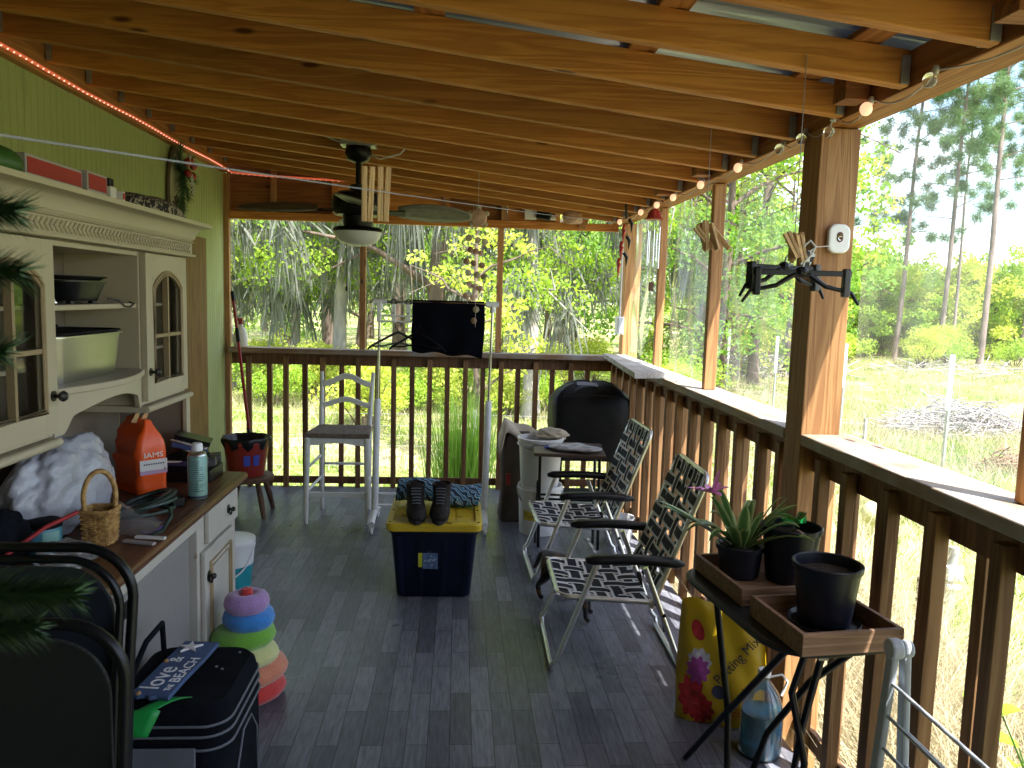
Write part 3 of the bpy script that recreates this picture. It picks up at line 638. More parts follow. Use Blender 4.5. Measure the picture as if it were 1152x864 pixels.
def zebra():
    m, tt, b = _new('zebra'); n, l = tt.nodes, tt.links
    tcn = n.new('ShaderNodeTexCoord'); w = n.new('ShaderNodeTexWave'); w.inputs['Scale'].default_value = 24; w.inputs['Distortion'].default_value = 9; w.inputs['Detail'].default_value = 1.5; w.inputs['Detail Scale'].default_value = 1.5; l.new(tcn.outputs['Object'], w.inputs['Vector'])
    rp = n.new('ShaderNodeValToRGB'); rp.color_ramp.elements[0].position = .60; rp.color_ramp.elements[0].color = (.012, .010, .010, 1); rp.color_ramp.elements[1].position = .70; rp.color_ramp.elements[1].color = (.30, .25, .18, 1); l.new(w.outputs['Fac'], rp.inputs[0]); l.new(rp.outputs[0], b.inputs['Base Color']); b.inputs['Roughness'].default_value = .8
zebra()
b = MB(); b.sphere((0, 0, 0), (.10, .30, .052), 32)
for i, v in enumerate(b.v):
    x, y, z = v; b.v[i] = (-1.16+x, 3.07+y, 1.719+max(0, z+.034)*(1+.05*math.sin(y*20))*(1.0-.35*max(0, y/.3)))
tag(b.build('folded_pillow', 'zebra', None, loc=(-1.16, 3.07, 1.719), smooth=80), 'black and cream zebra striped pillow on top of the hutch', 'pillow')
mat('green_plastic', (.04, .12, .02), .5)
b = MB(); b.sphere((-1.16, 2.08, 1.765), (.07, .08, .045), 20); b.lathe([(.085, 1.719), (.085, 1.735), (.06, 1.745)], (-1.16, 2.08, 0), 20)
tag(b.build('green_hat', 'green_plastic', None, loc=(-1.16, 2.08, 1.719), smooth=50), 'dark green rounded bundle at the near end of the hutch top', 'bundle')

# wreath plaque on the wall
mat('plaque_wood', (.10, .07, .04), .7, var=.2); mat('plaque_pale', (.42, .38, .26), .7, var=.2, scale=14); mat('fir_green', (.035, .09, .03), .6, var=.3); mat('ribbon_red', (.30, .01, .012), .6)
def checker(name, c1, c2, s, rough=.7):
    m, tt, b = _new(name); n, l = tt.nodes, tt.links; tcn = n.new('ShaderNodeTexCoord'); w = n.new('ShaderNodeTexChecker'); w.inputs['Scale'].default_value = s; w.inputs['Color1'].default_value = c1+(1,); w.inputs['Color2'].default_value = c2+(1,); l.new(tcn.outputs['Object'], w.inputs['Vector']); l.new(w.outputs['Color'], b.inputs['Base Color']); b.inputs['Roughness'].default_value = rough
checker('ribbon_check', (.02, .02, .02), (.6, .6, .58), 80)
t = thing('wall_plaque', 'tall oval plaque with a fir sprig and red bow on the green wall', 'wall decoration', (-1.70, 4.95, 2.0))
b = MB(); b.torus((-1.695, 4.93, 2.02), .13, .012, 32, 8, M=Matrix.Diagonal((1, 1, 1))@RY(math.pi/2)); 
for i, v in enumerate(b.v): b.v[i] = (v[0], 4.93+(v[1]-4.93)*.95, 2.02+(v[2]-2.02)*2.0)
b.build('rim', 'plaque_wood', t, smooth=True)
b = MB(); b.lathe([(.125, 0), (.125, .008), (0, .008)], (0, 0, 0), 32, M=RY(math.pi/2))
for i, v in enumerate(b.v): b.v[i] = (-1.70+v[0], 4.93+v[1]*.95, 2.02+v[2]*2.0)
b.build('face', 'plaque_pale', t)
b = MB()
for k in range(12):
    a = k*math.pi/6; b.tube([(-1.688, 4.93, 1.93), (-1.688, 4.93+.07*math.cos(a), 1.93+.09*math.sin(a))], .004, 5)
b.build('spokes', 'plaque_wood', t)
b = MB()
def needles(b, c, dirs, n, L, r=.0012, spread=.6):
    c = Vector(c)
    for i in range(n):
        s = rnd.random(); p = c+Vector(dirs)*s; d = Vector((rnd.gauss(0, 1), rnd.gauss(0, 1), rnd.gauss(0, 1))).normalized()*spread+Vector(dirs).normalized()*.6
        d.normalize(); o_ = d.orthogonal().normalized()*r; b.add([p-o_, p+o_, p+d*L], [(0, 1, 2)])
for dv in ((.02, -.16, .05), (.02, .16, -.02), (.03, -.10, .14), (.03, -.10, -.22), (.02, .12, .10), (.02, .06, -.14), (.02, -.05, -.26)): needles(b, (-1.66, 4.93, 2.15), dv, 260, .06)
b.build('fir_sprig', 'fir_green', t)
b = MB()
for dx, dz in ((-.05, .02), (.06, .015), (.0, .04), (-.03, -.04), (.05, -.045)): b.sphere((-1.63, 4.99+dx, 2.19+dz), (.02, .038, .024), 10)
b.build('bow', 'ribbon_red', t, smooth=True)
b = MB(); b.obox((-1.62, 5.0, 2.09), (.004, .055, .12), RX(.2)); b.obox((-1.618, 4.96, 2.24), (.004, .03, .05), RX(-.3)); b.build('ribbon_tail', 'ribbon_check', t)

# ------------------------------------------------------------------ counter clutter
mat('bag_white', (.42, .43, .49), .30, var=.10, bump=1.0, bscale=22)
CZ = .7355
def blob(name, m, c, r, seed, label, cat, amp=.2, n=40, flat=.0, smooth=60, kx=3.0):
    rs = np.random.RandomState(seed); ks = rs.normal(0, kx, (9, 3)); ph = rs.uniform(0, 6.28, 9); kf = rs.normal(0, kx*3.2, (14, 3)); pf_ = rs.uniform(0, 6.28, 14)
    b = MB(); b.sphere((0, 0, 0), 1, n)
    for i, v in enumerate(b.v):
        v = np.array(v); s = 1+amp*np.mean(np.abs(np.sin(ks@v+ph))*2-1.0)*1.3+amp*.55*np.mean(np.abs(np.sin(kf@v+pf_))*2-1.1)
        p = v*s*np.array(r); b.v[i] = (c[0]+p[0], c[1]+p[1], max(c[2]-r[2]*.92, c[2]+p[2]))
    o = b.build(name, m, None, loc=(c[0], c[1], c[2]-r[2]*.92), smooth=smooth)
    return tag(o, label, cat)
t = blob('grocery_bag', 'bag_white', (-1.19, 2.44, .865), (.10, .23, .14), 3, 'bulging white plastic grocery bag on the counter behind the basket', 'bag', .20, 90, smooth=80, kx=2.4)
mat('orange_foil', (.85, .10, .01), .35, var=.08, bump=.3, bscale=14); mat('orange_dark', (.34, .035, .008), .45, var=.2, bump=.4, bscale=12)
mat('label_white', (.72, .70, .70), .4); mat('label_lilac', (.50, .33, .52), .4); mat('ink_dark', (.03, .03, .06), .5); mat('ink_white', (.8, .8, .8), .5)
# orange pet food bag
t = thing('pet_food_bag', 'upright orange pet food bag with IAMS in white letters on the counter', 'pet food bag', (-1.10, 2.86, CZ))
fx = Vector((.72, -.69, 0)).normalized(); sxv = Vector((.69, .72, 0)).normalized()   # face normal, width direction
P0 = Vector((-1.072, 2.845, CZ))
def bagsec(z, w, d): return [P0+sxv*a*w/2+(-fx)*(e*d) for a, e in ((-1, 0), (1, 0), (1, 1), (-1, 1))]
b = MB(); vs = []; NP = 96
def bagring(z, w, d, sh, k):
    o = []
    per = rrect(0, 0, w, d, min(w, d)*.22, (NP//4)-1)
    for j, (x, y) in enumerate(per):
        side = max(0, min(1, (y+d/2)/(.25*d)))   # 0 on the front face
        q = side*(.006*math.sin(y*90+z*60)+.005*math.sin(z*110-y*50)+.004*math.sin(x*80+z*140+y*20))
        x2 = x*(1+q*9 if abs(x) > w*.3 else 1)
        o.append(P0+sxv*x2-fx*(y+d/2+sh+q)+Vector((0, 0, z+(.5*q if k else 0))))
    return o
ks = [(0, .104, .19, 0), (.012, .110, .20, -.002)]+[(.03+.012*i, .110-.001*math.sin(i), .20, -.001+.0008*math.sin(i*1.3)) for i in range(11)]+[(.172, .108, .195, .002), (.19, .100, .188, .006), (.208, .082, .180, .012), (.225, .056, .168, .018), (.243, .036, .155, .026), (.262, .022, .14, .034)]
for i, (z, w, d, sh) in enumerate(ks): vs += bagring(z, w, d, sh, 0 < i)
n = len(bagring(0, .1, .1, 0, 0)); fs = [tuple(range(n))[::-1], tuple((len(ks)-1)*n+j for j in range(n))]
for i in range(len(ks)-1):
    for j in range(n): fs.append((i*n+j, i*n+(j+1) % n, (i+1)*n+(j+1) % n, (i+1)*n+j))
b.add(vs, fs); b.build('bag_body', 'orange_foil', t, smooth=60)
fo = frame(P0+fx*.0026+Vector((0, 0, .085)), sxv, (0, 0, 1))
def plate(b, fr, x0, y0, x1, y1, z0=0, z1=.0008): b.add([fr@Vector((x, y, z)) for z in (z0, z1) for x, y in ((x0, y0), (x1, y0), (x1, y1), (x0, y1))], [(3, 2, 1, 0), (4, 5, 6, 7), (0, 1, 5, 4), (1, 2, 6, 5), (2, 3, 7, 6), (3, 0, 4, 7)])
b = MB(); plate(b, fo, -.049, .002, .049, .040); b.build('label', 'label_white', t)
b = MB(); plate(b, fo, -.049, -.012, .049, .0015); b.build('label', 'label_lilac', t)
text('lettering', 'IAMS', .026, 'ink_white', t, fo@Matrix.Translation((0, .056, .0004)), sx=1.25)
b = MB()
for i in range(9): plate(b, fo@Matrix.Translation((-.036+i*.0085, .022, .001)), 0, 0, .0055, .005)
b.build('fine_print', 'ink_dark', t)
b = MB(); fr2 = fo@Matrix.Translation((.036, .004, .001)); b.prism([(0, .006), (.007, 0), (0, -.006), (.003, 0)], 0, .001, fr2); b.build('arrow_mark', 'ink_dark', t)
b = MB()
for q, dy in ((-.02, 0), (.012, .004)):
    b.obox(P0+sxv*q-fx*.07+Vector((0, 0, .285)), (.010, .008, .075), RY(.5)@RZ(.4)); b.obox(P0+sxv*(q+.006)-fx*.076+Vector((0, 0, .285)), (.010, .008, .075), RY(.35)@RZ(.4))
tag(b.build('bag_clip', 'pin_wood', None, loc=P0+Vector((0, .04, .24))), 'wooden clothespins closing the top of the orange pet food bag', 'clothespin')
# spray can
mat('can_teal', (.20, .36, .33), .35, var=.05, metal=.2)
t = thing('spray_can', 'tall pale green spray can with a white cap at the counter edge', 'spray can', (-.905, 2.80, CZ))
b = MB(); b.lathe([(.030, 0), (.033, .003), (.033, .148), (.031, .152)], (-.905, 2.80, CZ), 28); b.build('body', 'can_teal', t, smooth=40)
b = MB(); b.lathe([(.031, .1525), (.029, .160), (.021, .166), (.019, .168)], (-.905, 2.80, CZ), 24); b.build('shoulder', 'steel', t, smooth=40)
b = MB(); b.lathe([(.0185, .1685), (.0185, .190), (.015, .196), (0, .196)], (-.905, 2.80, CZ), 20); b.build('cap', 'white_plastic', t, smooth=40)
b = MB()
for i in range(15):
    z = CZ+.03+i*.0075; a0 = -1.9+rnd.uniform(-.1, .1); a1 = a0+rnd.uniform(.8, 1.5); pts = [(-.905+.0334*math.cos(a0+(a1-a0)*q/6), 2.80+.0334*math.sin(a0+(a1-a0)*q/6), z) for q in range(7)]
    b.tube(pts, .0009, 4)
b.build('fine_print', 'ink_dark', t)
b = MB(); b.lathe([(.0333, .004), (.0336, .012)], (-.905, 2.80, CZ), 28); b.build('band', 'ink_dark', t)
# basket
def wicker(name, c1, c2, s=60):
    m, tt, b = _new(name); n, l = tt.nodes, tt.links; tcn = n.new('ShaderNodeTexCoord'); w = n.new('ShaderNodeTexNoise'); w.inputs['Scale'].default_value = s; l.new(tcn.outputs['Object'], w.inputs['Vector']); rp = n.new('ShaderNodeValToRGB'); rp.color_ramp.elements[0].position = .35; rp.color_ramp.elements[0].color = c1+(1,); rp.color_ramp.elements[1].position = .65; rp.color_ramp.elements[1].color = c2+(1,); l.new(w.outputs['Fac'], rp.inputs[0]); l.new(rp.outputs[0], b.inputs['Base Color']); b.inputs['Roughness'].default_value = .6
wicker('wicker', (.26, .13, .04), (.55, .34, .12))
t = thing('basket', 'small woven wicker basket with a tall looped handle on the counter', 'basket', (-1.01, 2.28, CZ))
b = MB(); NB = 40; H_ = .098
for row in range(14):
    z = CZ+.005+row*.0068; w0 = .036+.006*row/13; pts = []
    for j in range(NB):
        a = 2*math.pi*j/NB; q = .0022*(1 if (j//2+row) % 2 else -1); sq_ = max(abs(math.cos(a)), abs(math.sin(a)))**-.7
        pts.append((-1.01+(w0*sq_+q)*math.cos(a), 2.28+(w0*sq_+q)*math.sin(a), z))
    b.tube(pts, .0034, 5, closed=True)
for j in range(NB//2):
    a = 2*math.pi*(j+.25)/(NB/2); sq_ = max(abs(math.cos(a)), abs(math.sin(a)))**-.7
    b.tube([(-1.01+.036*sq_*math.cos(a), 2.28+.036*sq_*math.sin(a), CZ+.002), (-1.01+.042*sq_*math.cos(a), 2.28+.042*sq_*math.sin(a), CZ+H_)], .0024, 5)
b.box(-1.04, 2.25, CZ+.0005, -.98, 2.31, CZ+.004)
b.build('weave', 'wicker', t, smooth=True)
b = MB(); pts = []
for j in range(NB):
    a = 2*math.pi*j/NB; sq_ = max(abs(math.cos(a)), abs(math.sin(a)))**-.7; pts.append((-1.01+.043*sq_*math.cos(a), 2.28+.043*sq_*math.sin(a), CZ+H_+.002))
b.tube(pts, .0055, 6, closed=True); b.build('rim', 'wicker', t, smooth=True)
b = MB(); hp = [(-1.01-.04, 2.28-.0, CZ+.06)]+[(-1.01-.045*math.cos(math.pi*i/16), 2.28, CZ+.135+.075*math.sin(math.pi*i/16)) for i in range(17)]+[(-1.01+.04, 2.28, CZ+.06)]
hp = [(-1.01+(x+1.01)*.75, 2.28+(x+1.01)*.55, z) for x, y, z in hp]
b.tube(hp, .0075, 8); b.build('handle', 'wicker', t, smooth=True)
# blue tin
mat('tin_blue', (.06, .22, .30), .35, var=.25, scale=20); mat('tin_pale', (.22, .42, .38), .35, var=.1)
t = thing('blue_tin', 'round blue and pale green tin with a dark lid beside the basket', 'tin', (-1.13, 2.20, CZ))
b = MB(); b.lathe([(.046, 0), (.048, .002), (.048, .070), (.047, .072)], (-1.13, 2.20, CZ), 28); b.build('body', 'tin_blue', t, smooth=40)
b = MB(); a0 = -1.1
b.grid(10, 1, lambda u, v: (-1.13+.0486*math.cos(a0+u*1.0), 2.20+.0486*math.sin(a0+u*1.0), CZ+.006+.058*v)); b.build('label', 'tin_pale', t)
b = MB(); b.lathe([(.050, .0725), (.050, .086), (.046, .089), (0, .089)], (-1.13, 2.20, CZ), 28); b.build('lid', 'black_matt', t, smooth=40)
# coiled dark hose
mat('hose_green', (.012, .030, .024), .45, var=.2)
t = thing('garden_hose', 'coil of dark green hose lying across the counter', 'hose', (-1.0, 2.58, CZ))
b = MB(); pts = []
for i in range(220):
    a = i/220*2*math.pi*6.5; r = .075+.012*math.sin(i*.13)+.006*(i % 37)/37; pts.append((-1.0+r*math.cos(a)*1.05, 2.56+r*1.5*math.sin(a)+.012*math.sin(i*.05), CZ+.012+.058*abs(math.sin(i*.043))*(.6+.4*math.cos(a))+.006*(i/220)))
b.tube(pts, .0065, 7); b.build('coil', 'hose_green', t, smooth=True)
b = MB(); b.tube([(-.93, 2.50, CZ+.05), (-.88, 2.46, CZ+.055), (-.862, 2.42, CZ+.04), (-.87, 2.37, CZ+.012), (-.885, 2.33, CZ+.008)], .006, 7); b.build('hose_end', 'hose_green', t, smooth=True)
# zip bag
b = MB(); b.grid(16, 12, lambda u, v: (-1.03+.13*u+.01*math.sin(v*7), 2.36+.16*v-.03*u, CZ+.003+.075*math.sin(math.pi*min(1, max(0, v)))**.6*(1-u)**.7+.006*math.sin(u*17)*math.sin(v*13)))
t = thing('zip_bag', 'clear zip bag with a purple seal lying beside the basket', 'plastic bag', (-.97, 2.42, CZ))
b.build('bag', 'bag_film', t, smooth=80)
mat('seal_purple', (.10, .05, .25), .4); b = MB(); b.tube([(-.935, 2.37, CZ+.010), (-.900, 2.35, CZ+.005), (-.892, 2.44, CZ+.005)], .004, 6); b.build('seal', 'seal_purple', t, smooth=True)
for i, (x, y, L, a, m, lab) in enumerate(((-.885, 2.315, .09, .25, 'label_white', 'white folded paper slip at the counter edge'), (-.90, 2.27, .10, .1, 'box_grey', 'grey marker lying at the counter edge'))):
    b = MB(); b.obox((x, y, CZ+.006), (.016, L, .008), RZ(1.2+a)); tag(b.build('paper_slip' if i == 0 else 'marker', m, None, loc=(x, y, CZ), bevel=.002), lab, 'paper' if i == 0 else 'marker')
# dark gadgets behind the can
mat('grey_plastic', (.06, .06, .065), .45, var=.2); mat('blue_book', (.03, .05, .16), .5); mat('page', (.6, .58, .55), .7)
t = thing('power_drill_case', 'open black tool case with grey fittings at the far end of the counter', 'tool case', (-1.0, 3.1, CZ))
MB().box(-1.20, 3.02, CZ, -.93, 3.20, CZ+.045).build('tray', 'black_plastic', t, bevel=.006)
b = MB(); b.beam((-1.0, 3.05, CZ+.062), (-.92, 3.07, CZ+.075), .05, .03); b.beam((-1.10, 3.12, CZ+.06), (-.93, 3.17, CZ+.07), .07, .03); b.cyl((-1.0, 3.05, CZ+.06), (-.95, 3.03, CZ+.09), .018, .022); b.build('fittings', 'grey_plastic', t, bevel=.004)
t = thing('magazine_stack', 'leaning stack of dark magazines and papers behind the spray can', 'magazines', (-1.05, 2.98, CZ))
for i, (m, a, dz) in enumerate((('black_matt', .1, 0), ('blue_book', -.15, .022), ('page', .25, .032), ('black_matt', -.05, .042), ('blue_book', .3, .07), ('page', .1, .09), ('black_plastic', .2, .105))):
    b = MB(); b.obox((-1.045+.008*i, 3.05, CZ+.060+dz*.8+(.02 if i > 3 else 0)), (.13, .11, .018 if m != 'page' else .006), RZ(a)@RY(.28 if i > 3 else 0)); b.build('magazine', m, t, bevel=.002)
t = thing('label_maker', 'small black handheld gadget with red stripe between the orange bag and spray can', 'gadget', (-.97, 2.73, CZ))
b = MB(); b.obox((-.965, 2.72, CZ+.016), (.06, .13, .032), RZ(.5)); b.build('body', 'black_plastic', t, bevel=.005)
b = MB(); b.obox((-.965, 2.72, CZ+.0335), (.02, .07, .003), RZ(.5)); b.build('stripe', 'red_plastic', t)
blob('black_pouch', 'black_fabric', (-1.20, 2.07, .80), (.07, .13, .065), 9, 'soft black pouch behind the blue tin at the near end of the counter', 'pouch', .3)
blob('clear_wrap', 'bag_film', (-1.01, 2.08, .765), (.06, .06, .03), 12, 'crumpled clear wrapper on the near end of the counter', 'wrapper', .4)
b = MB(); b.tube([(-1.15, 1.98, CZ+.03), (-1.07, 2.10, CZ+.10), (-1.03, 2.19, CZ+.115)], .006, 8); tag(b.build('screwdriver', 'ribbon_red', None, loc=(-1.1, 2.08, CZ), smooth=True), 'thin dark red handled tool lying over the blue tin', 'tool')

# ------------------------------------------------------------------ folding chairs at the near left
mat('seat_sheen', (.018, .022, .035), .30, var=.2)
t = thing('folding_chair', 'folded black chair with a glossy blue-black back panel leaning by the counter', 'folding chair', (-.75, 1.45, 0))
def backpath(xr, ztop, y, rx, xl=-1.05, zlow=.1, lean=.10, r=.10):
    pts = [(xl, y+lean*1.0, zlow)]
    pts = [(xl, y, zlow), (xl, y+lean*.7, ztop-.25)]
    for i in range(9):
        a = math.pi-math.pi/2*i/8; pts.append((xl+r+r*math.cos(a), y+lean, ztop-r+r*math.sin(a)))
    for i in range(9):
        a = math.pi/2-math.pi/2*i/8; pts.append((xr-r+r*math.cos(a), y+lean, ztop-r+r*math.sin(a)))
    pts += [(xr, y+lean*.7, ztop-.25), (xr, y, zlow)]
    return pts
pA = backpath(-.648, .945, 1.50, 0, xl=-1.06)
b = MB(); b.tube(pA, .0105, 10); b.build('frame', 'black_plastic', t, smooth=True)
b = MB(); b.tube(backpath(-.668, .925, 1.485, 0, xl=-1.04), .009, 8); b.build('frame', 'black_plastic', t, smooth=True)
b = MB(); inner = [(x, z) for x, y, z in backpath(-.682, .908, 1.5, 0, xl=-1.025, zlow=.42)]
b.grid(24, 16, lambda u, v: (0, 0, 0)); b = MB()
b.prism([(x, z) for x, z in inner], -1.598, -1.586, M=Matrix(((1, 0, 0, 0), (0, 0, -1, 0), (0, 1, 0, 0), (0, 0, 0, 1))))
b.build('back_panel', 'seat_sheen', t, bevel=.004)
for x in (-.735, -.97): b = MB(); b.cyl((x, 1.583, .865), (x, 1.578, .865), .008); b.build('rivet', 'black_matt', t)
b = MB(); b.tube([(-1.04, 1.46, .0125), (-.668, 1.46, .0125)], .0125, 8); b.build('foot_bar', 'black_plastic', t, smooth=True)
t = thing('folding_chair', 'folded black chair with woven mesh back standing in front of the glossy one', 'folding chair', (-.75, 1.3, 0))
b = MB(); b.tube(backpath(-.555, .90, 1.27, 0, xl=-.98, lean=.06), .011, 10); b.build('frame', 'black_plastic', t, smooth=True)
def meshmat():
    m, tt, b = _new('chair_mesh'); n, l = tt.nodes, tt.links; tcn = n.new('ShaderNodeTexCoord'); w = n.new('ShaderNodeTexVoronoi'); w.inputs['Scale'].default_value = 180; w.inputs['Randomness'].default_value = 0; l.new(tcn.outputs['Object'], w.inputs['Vector']); rp = n.new('ShaderNodeValToRGB'); rp.color_ramp.elements[0].position = .3; rp.color_ramp.elements[0].color = (.055, .055, .06, 1); rp.color_ramp.elements[1].position = .5; rp.color_ramp.elements[1].color = (.008, .008, .01, 1); l.new(w.outputs['Distance'], rp.inputs[0]); l.new(rp.outputs[0], b.inputs['Base Color']); b.inputs['Roughness'].default_value = .6
meshmat()
inner = [(x, z) for x, y, z in backpath(-.578, .875, 1.3, 0, xl=-.957, zlow=.35)]
b = MB(); b.prism(inner, -1.333, -1.325, M=Matrix(((1, 0, 0, 0), (0, 0, -1, 0), (0, 1, 0, 0), (0, 0, 0, 1)))); b.build('back_mesh', 'chair_mesh', t, bevel=.003)
b = MB(); b.tube([(-.98, 1.27, .0135), (-.555, 1.27, .0135)], .0125, 8); b.build('foot_bar', 'black_plastic', t, smooth=True)

# ------------------------------------------------------------------ cooler bag with the sign
mat('sign_blue', (.05, .09, .20), .65, var=.2, dirt=((.10, .08, .07), 30, .68)); mat('tape_green', (.01, .28, .05), .4); mat('piping_grey', (.14, .15, .18), .5)
t = thing('cooler_bag', 'boxy black soft cooler bag on the floor in front of the ring toy', 'cooler bag', (-.72, 2.16, 0))
b = MB(); pl = rrect(-.725, 2.14, .33, .40, .07, 6)
rings = [(.0, .90), (.02, .95), (.20, .96), (.36, .95), (.395, .91), (.41, .84)]; n = len(pl); vs = []
for z, s in rings: vs += [(-.725+(x+.725)*s, 2.14+(y-2.14)*s, z) for x, y in pl]
fs = [tuple(range(n))[::-1], tuple((len(rings)-1)*n+j for j in range(n))]
for i in range(len(rings)-1):
    for j in range(n): fs.append((i*n+j, i*n+(j+1) % n, (i+1)*n+(j+1) % n, (i+1)*n+j))
b.add(vs, fs); b.build('body', 'black_fabric', t, smooth=40)
b = MB()
for z, s in ((.362, .956), (.335, .968), (.30, .972)): b.tube([(-.725+(x+.725)*s, 2.14+(y-2.14)*s, z) for x, y in pl], .0035, 6, closed=True)
b.tube([(-.568, 2.02, .05), (-.564, 2.04, .20), (-.565, 2.10, .27), (-.565, 2.18, .27), (-.564, 2.24, .20), (-.568, 2.26, .05)], .003, 6)
b.build('piping', 'piping_grey', t, smooth=True)
MB().box(-.80, 1.928, .24, -.64, 1.936, .315).build('pocket', 'piping_grey', t, bevel=.003)
b = MB(); b.tube([(-.84, 2.28, .415), (-.84, 2.27, .50), (-.82, 2.10, .52), (-.84, 1.98, .415)], .008, 8); b.build('handle', 'black_fabric', t, smooth=True)
b = MB()
for x, y in ((-.62, 2.27), (-.66, 2.18), (-.64, 2.165)): b.cyl((x, y, .4095), (x, y, .413), .004)
b.build('stud', 'piping_grey', t)
t = thing('beach_sign', 'small weathered blue wooden sign lettered love the BEACH on the cooler bag', 'sign', (-.74, 2.12, .416))
Ya = Vector((-.13, -.95, 0)).normalized(); tilt = .02
base = Vector((-.752, 2.13, .422)); xa = Vector((.10, .99, 0)).normalized(); ya = Vector((-.99, .10, .0)).normalized()
fr = frame(base, xa, ya)
b = MB(); b.prism([(-.16, -.052), (-.05, -.050), (.06, -.053), (.165, -.051), (.165, .050), (.02, .053), (-.15, .051), (-.158, .030), (-.150, .012), (-.162, -.004), (-.153, -.02)], 0, .012, fr); b.build('board', 'sign_blue', t, bevel=.002)
fr1 = fr@Matrix.Translation((0, 0, .0125))
text('lettering', 'love', .075, 'ink_white', t, fr1@Matrix.Translation((-.062, .016, 0)), sx=1.0)
text('lettering', '&', .05, 'ink_white', t, fr1@Matrix.Translation((.045, .02, 0)))
text('lettering', 'THE', .022, 'ink_white', t, fr1@Matrix.Translation((-.112, -.032, 0)), sx=.8)
text('lettering', 'BEACH', .040, 'ink_white', t, fr1@Matrix.Translation((-.012, -.030, 0)), sx=1.15)
b = MB(); st = []
for i in range(10):
    a = math.pi*i/5+.2; r = .036 if i % 2 == 0 else .013; st.append((.118+r*math.cos(a), .014+r*math.sin(a)))
b.prism(st, 0, .006, fr1); b.build('starfish', 'label_white', t, bevel=.001)
b = MB(); b.sphere(fr1@Vector((.03, .043, 0)), .007, 8); b.sphere(fr1@Vector((-.150, .030, 0)), .007, 8); b.build('rope_knot', 'wicker', t, smooth=True)
b = MB(); b.grid(16, 3, lambda u, v: (-.69-.10*u+.022*(v-.5)*2*(1 if u < .7 else 1.8), 2.00-.085*u, .416+.006*math.sin(u*5)-.11*max(0, u-.75)*4*.5))
tag(b.build('green_tape', 'tape_green', None, loc=(-.72, 1.97, .41), solid=.002, smooth=60), 'bright green ribbon tag on the front of the cooler bag', 'ribbon')

# ------------------------------------------------------------------ ring stacking toy
t = thing('stacking_toy', 'plush stacking ring toy with six coloured rings beside the hutch', 'stacking toy', (-.74, 2.81, 0))
cols = [('ring_red', (.52, .03, .025), .135, .036), ('ring_salmon', (.62, .22, .12), .131, .038), ('ring_yellow', (.62, .62, .26), .120, .036), ('ring_green', (.16, .42, .035), .112, .038), ('ring_blue', (.03, .22, .60), .092, .036), ('ring_purple', (.38, .22, .48), .080, .036)]
z = 0
for i, (nm, c, R, h) in enumerate(cols):
    mat(nm, c, .95, var=.10, scale=9, bump=.5, bscale=160, sheen=.5)
    r = R*.42; b = MB(); zc = z+h*.98
    ox, oy = (0, .01, -.008, -.012, .004, .0)[i], (0, .004, -.006, .004, .008, -.004)[i]
    b.torus((-.74+ox, 2.81+oy, zc), R-r, r, 40, 14, rz=h*1.0, fn=lambda p, a, q: p*(1+.012*math.sin(5*a+i)+.01*math.sin(11*a)), M=RX(.05*math.sin(i*2))@RY(.04*math.cos(i*3)))
    b.build('ring', nm, t, smooth=True); z += h*1.72
b = MB(); b.lathe([(.045, 0), (.03, .25), (.022, z-.01), (.018, z+.012), (0, z+.018)], (-.74, 2.81, .01), 20); b.build('centre_post', 'ring_red', t, smooth=True)

# ------------------------------------------------------------------ water bucket by the hutch
mat('cooler_teal', (.02, .28, .34), .35, var=.05)
t = thing('paint_bucket', 'small white and turquoise bucket with a wire handle behind the hutch', 'bucket', (-1.06, 3.75, 0))
b = MB(); b.lathe([(.085, 0), (.100, .17), (.102, .17)], (-1.06, 3.75, 0), 28); b.build('lower_body', 'cooler_teal', t, smooth=40)
b = MB(); b.lathe([(.102, .1705), (.108, .265), (.112, .27), (.112, .29), (.10, .292), (.04, .30), (0, .302)], (-1.06, 3.75, 0), 28); b.build('upper_body', 'white_bucket', t, smooth=40)
b = MB(); b.tube([(-1.06+.112*math.cos(a), 3.75-.112*math.sin(a)*.95, .27-.15*math.sin(a)) for a in [math.pi*i/14 for i in range(15)]], .004, 6); b.build('handle', 'white_plastic', t, smooth=True)

# ------------------------------------------------------------------ step stool + red bucket + mop + spray bottle
t = thing('wooden_stool', 'low round dark wooden stool under the red bucket', 'stool', (-1.36, 5.22, 0))
b = MB(); b.lathe([(.15, .225), (.165, .232), (.165, .25), (.155, .26), (0, .26)], (-1.36, 5.22, 0), 32); b.build('seat', 'stool_wood', t, smooth=40)
for sx in (-1, 1):
    for sy in (-1, 1): b = MB(); b.tube([(-1.36+.08*sx, 5.22+.08*sy, .226), (-1.36+.11*sx, 5.22+.11*sy, .11), (-1.36+.13*sx, 5.22+.13*sy, 0)], [.017, .02, .014], 10); b.build('leg', 'stool_wood', t, smooth=True)
t = thing('red_bucket', 'red bucket with a black bag liner standing on the low wooden stool', 'bucket', (-1.37, 5.22, .262))
b = MB(); b.lathe([(.11, .262), (.145, .475), (.15, .478), (.15, .495), (.140, .496), (.108, .275), (0, .272)], (-1.37, 5.22, 0), 28); b.build('body', 'red_plastic', t, smooth=40)
b = MB(); b.lathe([(.135, .44), (.158, .495), (.150, .515), (.13, .50), (.10, .44), (0, .42)], (-1.37, 5.22, 0), 40, wob=lambda a, z: 1+.05*math.sin(9*a)+.03*math.sin(17*a+z*40)); b.build('liner', 'black_plastic', t, smooth=60)
b = MB()
for q, m in ((-1.30, 0), (-.85, 1)): b.grid(6, 3, lambda u, v: (-1.37+(.1275+.012*v)*math.cos(q-.15+.3*u), 5.22+(.1275+.012*v)*math.sin(q-.15+.3*u), .34+.07*v))
mat('sticker_blue', (.05, .08, .45), .5); b.build('sticker', 'sticker_blue', t)
